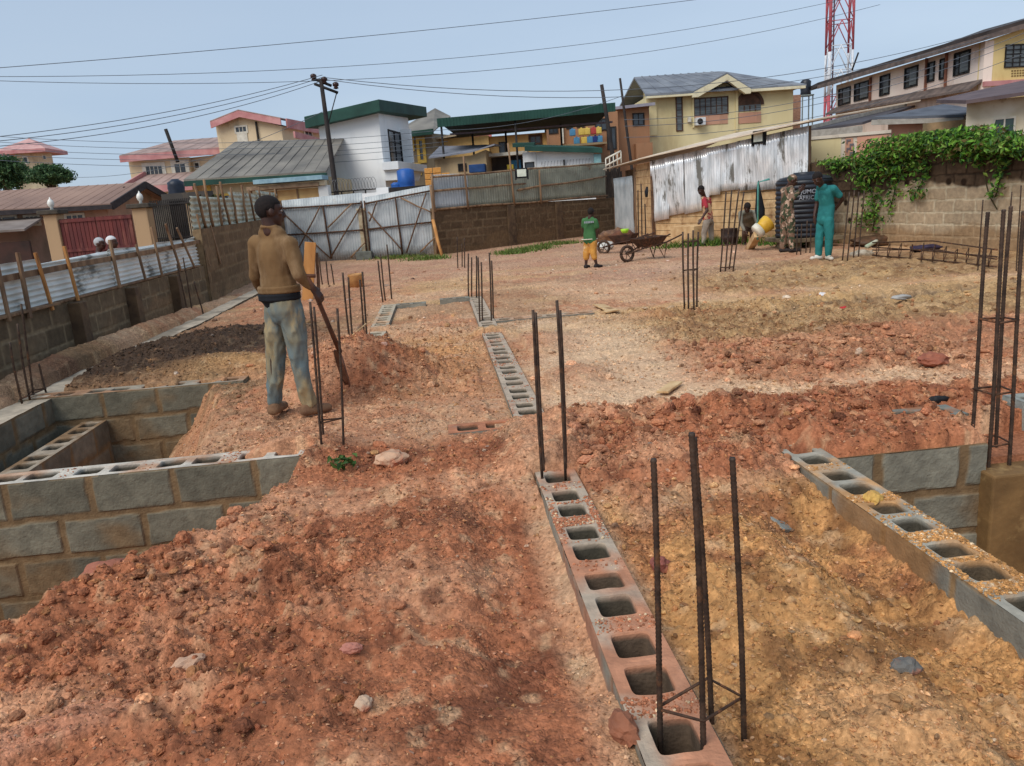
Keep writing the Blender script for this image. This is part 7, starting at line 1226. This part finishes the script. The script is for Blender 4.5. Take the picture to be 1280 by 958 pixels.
# 2 boy in green
J = mk(dict(head=(739, 266, 16.3), neck=(737.5, 273, 16.3), chest=(737, 280, 16.3), waist=(737, 292, 16.3), pelvis=(738, 301, 16.3), hem=(737.5, 301, 16.3), sL=(730, 276, 16.4), sR=(744, 276.5, 16.2), eL=(729, 287, 16.45), wL=(731, 298, 16.5), eR=(747.5, 288, 16.2), wR=(745, 299, 16.25), hL=(734.5, 303, 16.35), hR=(741.5, 303, 16.25), kL=(733, 317, 16.35), kR=(742, 317, 16.25), aL=(732.5, 331, 16.35), aR=(745.5, 330.5, 16.25), fwd=(.35, .93, 0), face=(.6, .8, 0), tL=(-.1, -.2, 0), tR=(.8, .3, 0)))
J['tL'] = np.array([.5, .6, 0.])
boy, top = person('boy in a green football shirt and yellow shorts walking before the dark block wall', J, mat('green_shirt', lin(66, 112, 66), lin(50, 92, 54), scale=4, rough=.8, bump=.1), mat('yellow_shorts', lin(206, 150, 72), lin(180, 124, 56), scale=4, rough=.85, c3=lin(210, 180, 140), c3s=5, c3f=(.55, .65)), mat('dark_shoe', lin(52, 44, 42), lin(40, 34, 34), scale=5), .84, .012, 'short', True, hem=None, loose=.012, eyes=True, shorts_len=.35)
bb = MB(); Fp = Fac(AT(731, 277, 16.4), AT(743, 277, 16.2)); 
c = AT(735.5, 278, 16.17)
for i in range(6): bb.box((c[0]-.09+.035*i, c[1]-.012, c[2]-.02), (c[0]-.065+.035*i, c[1]-.0, c[2]+.02))
bb.build('shirt_print', wp, boy)
bb = MB(); c = AT(737, 299, 16.3); bb.tube([c+np.array([math.sin(a)*.165, math.cos(a)*.125, 0]) for a in np.linspace(0, 2*math.pi, 30)], .010, 6); bb.build('hem_stripe', mat('white_plastic', (0, 0, 0)), boy, True)
# 3 man in red and cream
J = mk(dict(head=(876.5, 238, 20.0), neck=(880, 247, 20.1), chest=(882.5, 254, 20.1), waist=(885, 267, 20.1), pelvis=(885.5, 275, 20.1), hem=(885, 273, 20.1), sL=(880, 251, 19.95), sR=(886, 250, 20.25), eL=(884, 263, 19.85), wL=(877, 274, 19.75), eR=(888, 262, 20.35), wR=(884, 273, 20.3), hL=(883, 279, 20.0), hR=(888, 279, 20.2), kL=(880, 291, 20.0), kR=(889, 291, 20.2), aL=(879.5, 304, 20), aR=(890, 304.5, 20.2), fwd=(-.9, -.3, 0), face=(-.8, -.35, -.45), tL=(-.9, -.3, 0), tR=(-.6, -.6, 0)))
person('man in a red and cream shirt looking down beside the silver shed', J, mat('red_cream_shirt', lin(170, 52, 64), lin(160, 48, 58), scale=2, rough=.8, bump=.1, c3=lin(206, 170, 130), c3s=2.4, c3f=(.50, .52)), mat('grey_trousers', lin(176, 162, 146), lin(140, 128, 114), scale=5), mat('dark_shoe', (0, 0, 0)), 1., .014, 'short', loose=.006)
# 4 bending man
J = mk(dict(head=(934, 259.5, 18.7), neck=(934, 264, 18.95), chest=(934, 269, 19.1), waist=(936, 276, 19.35), pelvis=(937, 279, 19.5), hem=(937, 280, 19.45), sL=(943, 266, 19.0), sR=(926, 267, 19.0), eL=(947, 279, 18.9), wL=(942, 288, 18.75), eR=(926, 279, 18.8), wR=(931, 289, 18.7), hL=(940, 281, 19.5), hR=(933, 281, 19.5), kL=(941, 292, 19.35), kR=(931, 292, 19.35), aL=(941, 303, 19.5), aR=(930, 303, 19.5), fwd=(0, -1, 0), face=(0, -.65, -.75), tL=(.2, -1, 0), tR=(-.2, -1, 0), hup=(0, -.75, .65)))
person('man bending forward in a dull grey shirt next to the yellow bucket', J, mat('grey_shirt', lin(150, 146, 132), lin(110, 106, 94), scale=3, c3=lin(120, 124, 112), c3s=3), mat('brown_trousers', lin(96, 74, 62), lin(70, 54, 46), scale=5), mat('dark_shoe', (0, 0, 0)), 1.0, .014, 'long', loose=.012)
# 5 camouflage man
J = mk(dict(head=(990.5, 226, 16.2), neck=(986.5, 234, 16.25), chest=(984.5, 242, 16.3), waist=(984, 257, 16.3), pelvis=(984, 267, 16.3), hem=(984, 268, 16.3), sL=(979, 238, 16.45), sR=(989, 238, 16.1), eL=(990, 248, 16.55), wL=(999, 238, 16.5), eR=(989, 250, 15.95), wR=(999, 240, 15.95), hL=(980.5, 270, 16.4), hR=(987.5, 270, 16.2), kL=(980, 290, 16.4), kR=(989, 290, 16.2), aL=(978.5, 310, 16.4), aR=(990, 310, 16.2), fwd=(.9, -.2, 0), face=(.9, -.25, -.3), tL=(.8, -.4, 0), tR=(.9, -.1, 0)))
camo = mat('camouflage', lin(124, 98, 80), lin(62, 70, 50), scale=7, rough=.9, bump=.1, fac=(.49, .51), c3=lin(196, 168, 146), c3s=9, c3f=(.56, .575))
person('man in camouflage with hands raised in front of the black tank', J, camo, camo, mat('dark_shoe', (0, 0, 0)), 1.04, .013, 'long', loose=.012, cap=camo)
# 6 man in teal
J = mk(dict(head=(1022, 223.5, 14.0), neck=(1027.5, 233, 14.1), chest=(1032, 240, 14.1), waist=(1033.5, 258, 14.15), pelvis=(1031.5, 272, 14.15), hem=(1031.5, 275, 14.15), sL=(1025, 237, 14.3), sR=(1042, 236, 13.95), eL=(1021, 255, 14.35), wL=(1018, 270, 14.3), eR=(1053, 249, 14.0), wR=(1046.5, 259, 14.1), hL=(1027.5, 276, 14.25), hR=(1036, 276, 14.05), kL=(1024, 297, 14.2), kR=(1036.5, 297, 14.05), aL=(1023, 318.5, 14.2), aR=(1035.5, 319, 14.1), fwd=(-.7, -.6, 0), face=(-.75, -.35, -.6), tL=(-.95, -.2, 0), tR=(-.1, -1, 0)))
teal = mat('teal_cloth', lin(44, 124, 122), lin(34, 104, 104), scale=4, rough=.85, bump=.1, c3=lin(62, 146, 142), c3s=3)
person('man in a teal tunic and trousers looking down with a hand on his hip', J, teal, teal, mat('white_shoe', lin(220, 212, 198), lin(190, 180, 164), scale=5), 1.02, .012, 'short', loose=.008, hands={'R': (np.array([-.6, .5, -.6]), np.array([-.3, .8, 0]), .5), 'L': (np.array([0, -.1, -1.]), np.array([.8, 0, 0]), .3)})
# 7 riders passing behind the left fence (only heads and shoulders show)
def rider(px, py, Y, label, sm, cm):
    P = lambda dx, dy, dz: AT(px, py, Y)+np.array([dx, dy, dz]); J = dict(head=P(0, 0, 0), neck=P(-.05, 0, -.18), chest=P(-.1, 0, -.35), waist=P(-.22, 0, -.6), pelvis=P(-.28, 0, -.75), hem=P(-.27, 0, -.75), sL=P(-.05, .18, -.25), sR=P(-.05, -.18, -.25), eL=P(.15, .25, -.42), wL=P(.38, .28, -.42), eR=P(.15, -.25, -.42), wR=P(.38, -.28, -.42), hL=P(-.25, .1, -.78), hR=P(-.25, -.1, -.78), kL=P(.15, .22, -.8), kR=P(.15, -.22, -.8), aL=P(.05, .2, -1.2), aR=P(.05, -.2, -1.2), fwd=np.array([1., 0, 0]), face=np.array([1., -.1, 0]), tL=np.array([1., 0, 0]), tR=np.array([1., 0, 0]))
    return person(label, J, sm, mat('dark_shoe', (0, 0, 0)), mat('dark_shoe', (0, 0, 0)), 1., .02, 'long', eyes=False, cap=cm, wr=.003)
wcap = mat('white_cap', lin(222, 222, 222), lin(200, 200, 200), bump=0)
rider(140, 303, 15.5, 'rider in red with a white cap passing behind the left fence', mat('red_cloth', lin(176, 28, 48), lin(150, 24, 40), bump=0), wcap); rider(125, 305, 15.6, 'pillion rider in grey with a pale cap behind the rider in red', mat('pale_grey_cloth', lin(150, 150, 154), lin(120, 120, 126), bump=0), mat('grey_cap', lin(190, 192, 194), lin(160, 162, 164), bump=0))
c = AT(135, 330, 15.55); t = thing('motorbike', 'dark motorbike carrying two riders behind the left fence', 'motorbike', (c[0], c[1], 0)); zz = .1
for dx in (-.65, .65):
    b = MB(); b.tube([(c[0]+dx+.3*math.cos(a), c[1], .32+.3*math.sin(a)) for a in np.linspace(0, 2*math.pi, 24)], .04, 8); b.build('wheel', mat('tyre', (0, 0, 0)), t, True)
b = MB(); b.tube([(c[0]-.75, c[1], .72), (c[0]-.2, c[1], .74), (c[0]+.1, c[1], .85), (c[0]+.45, c[1], .8)], [.09, .12, .14, .08], 10); b.tube([(c[0]-.65, c[1], .32), (c[0], c[1], .4), (c[0]+.1, c[1], .8)], .06, 8); b.build('frame', mat('dark_frame', (0, 0, 0)), t, True)
b = MB(); b.tube([(c[0]+.65, c[1], .32), (c[0]+.42, c[1], .95)], .03, 8); b.tube([(c[0]+.35, c[1]-.33, 1.0), (c[0]+.42, c[1], .97), (c[0]+.35, c[1]+.33, 1.0)], .018, 8); b.build('fork', rusty, t, True)
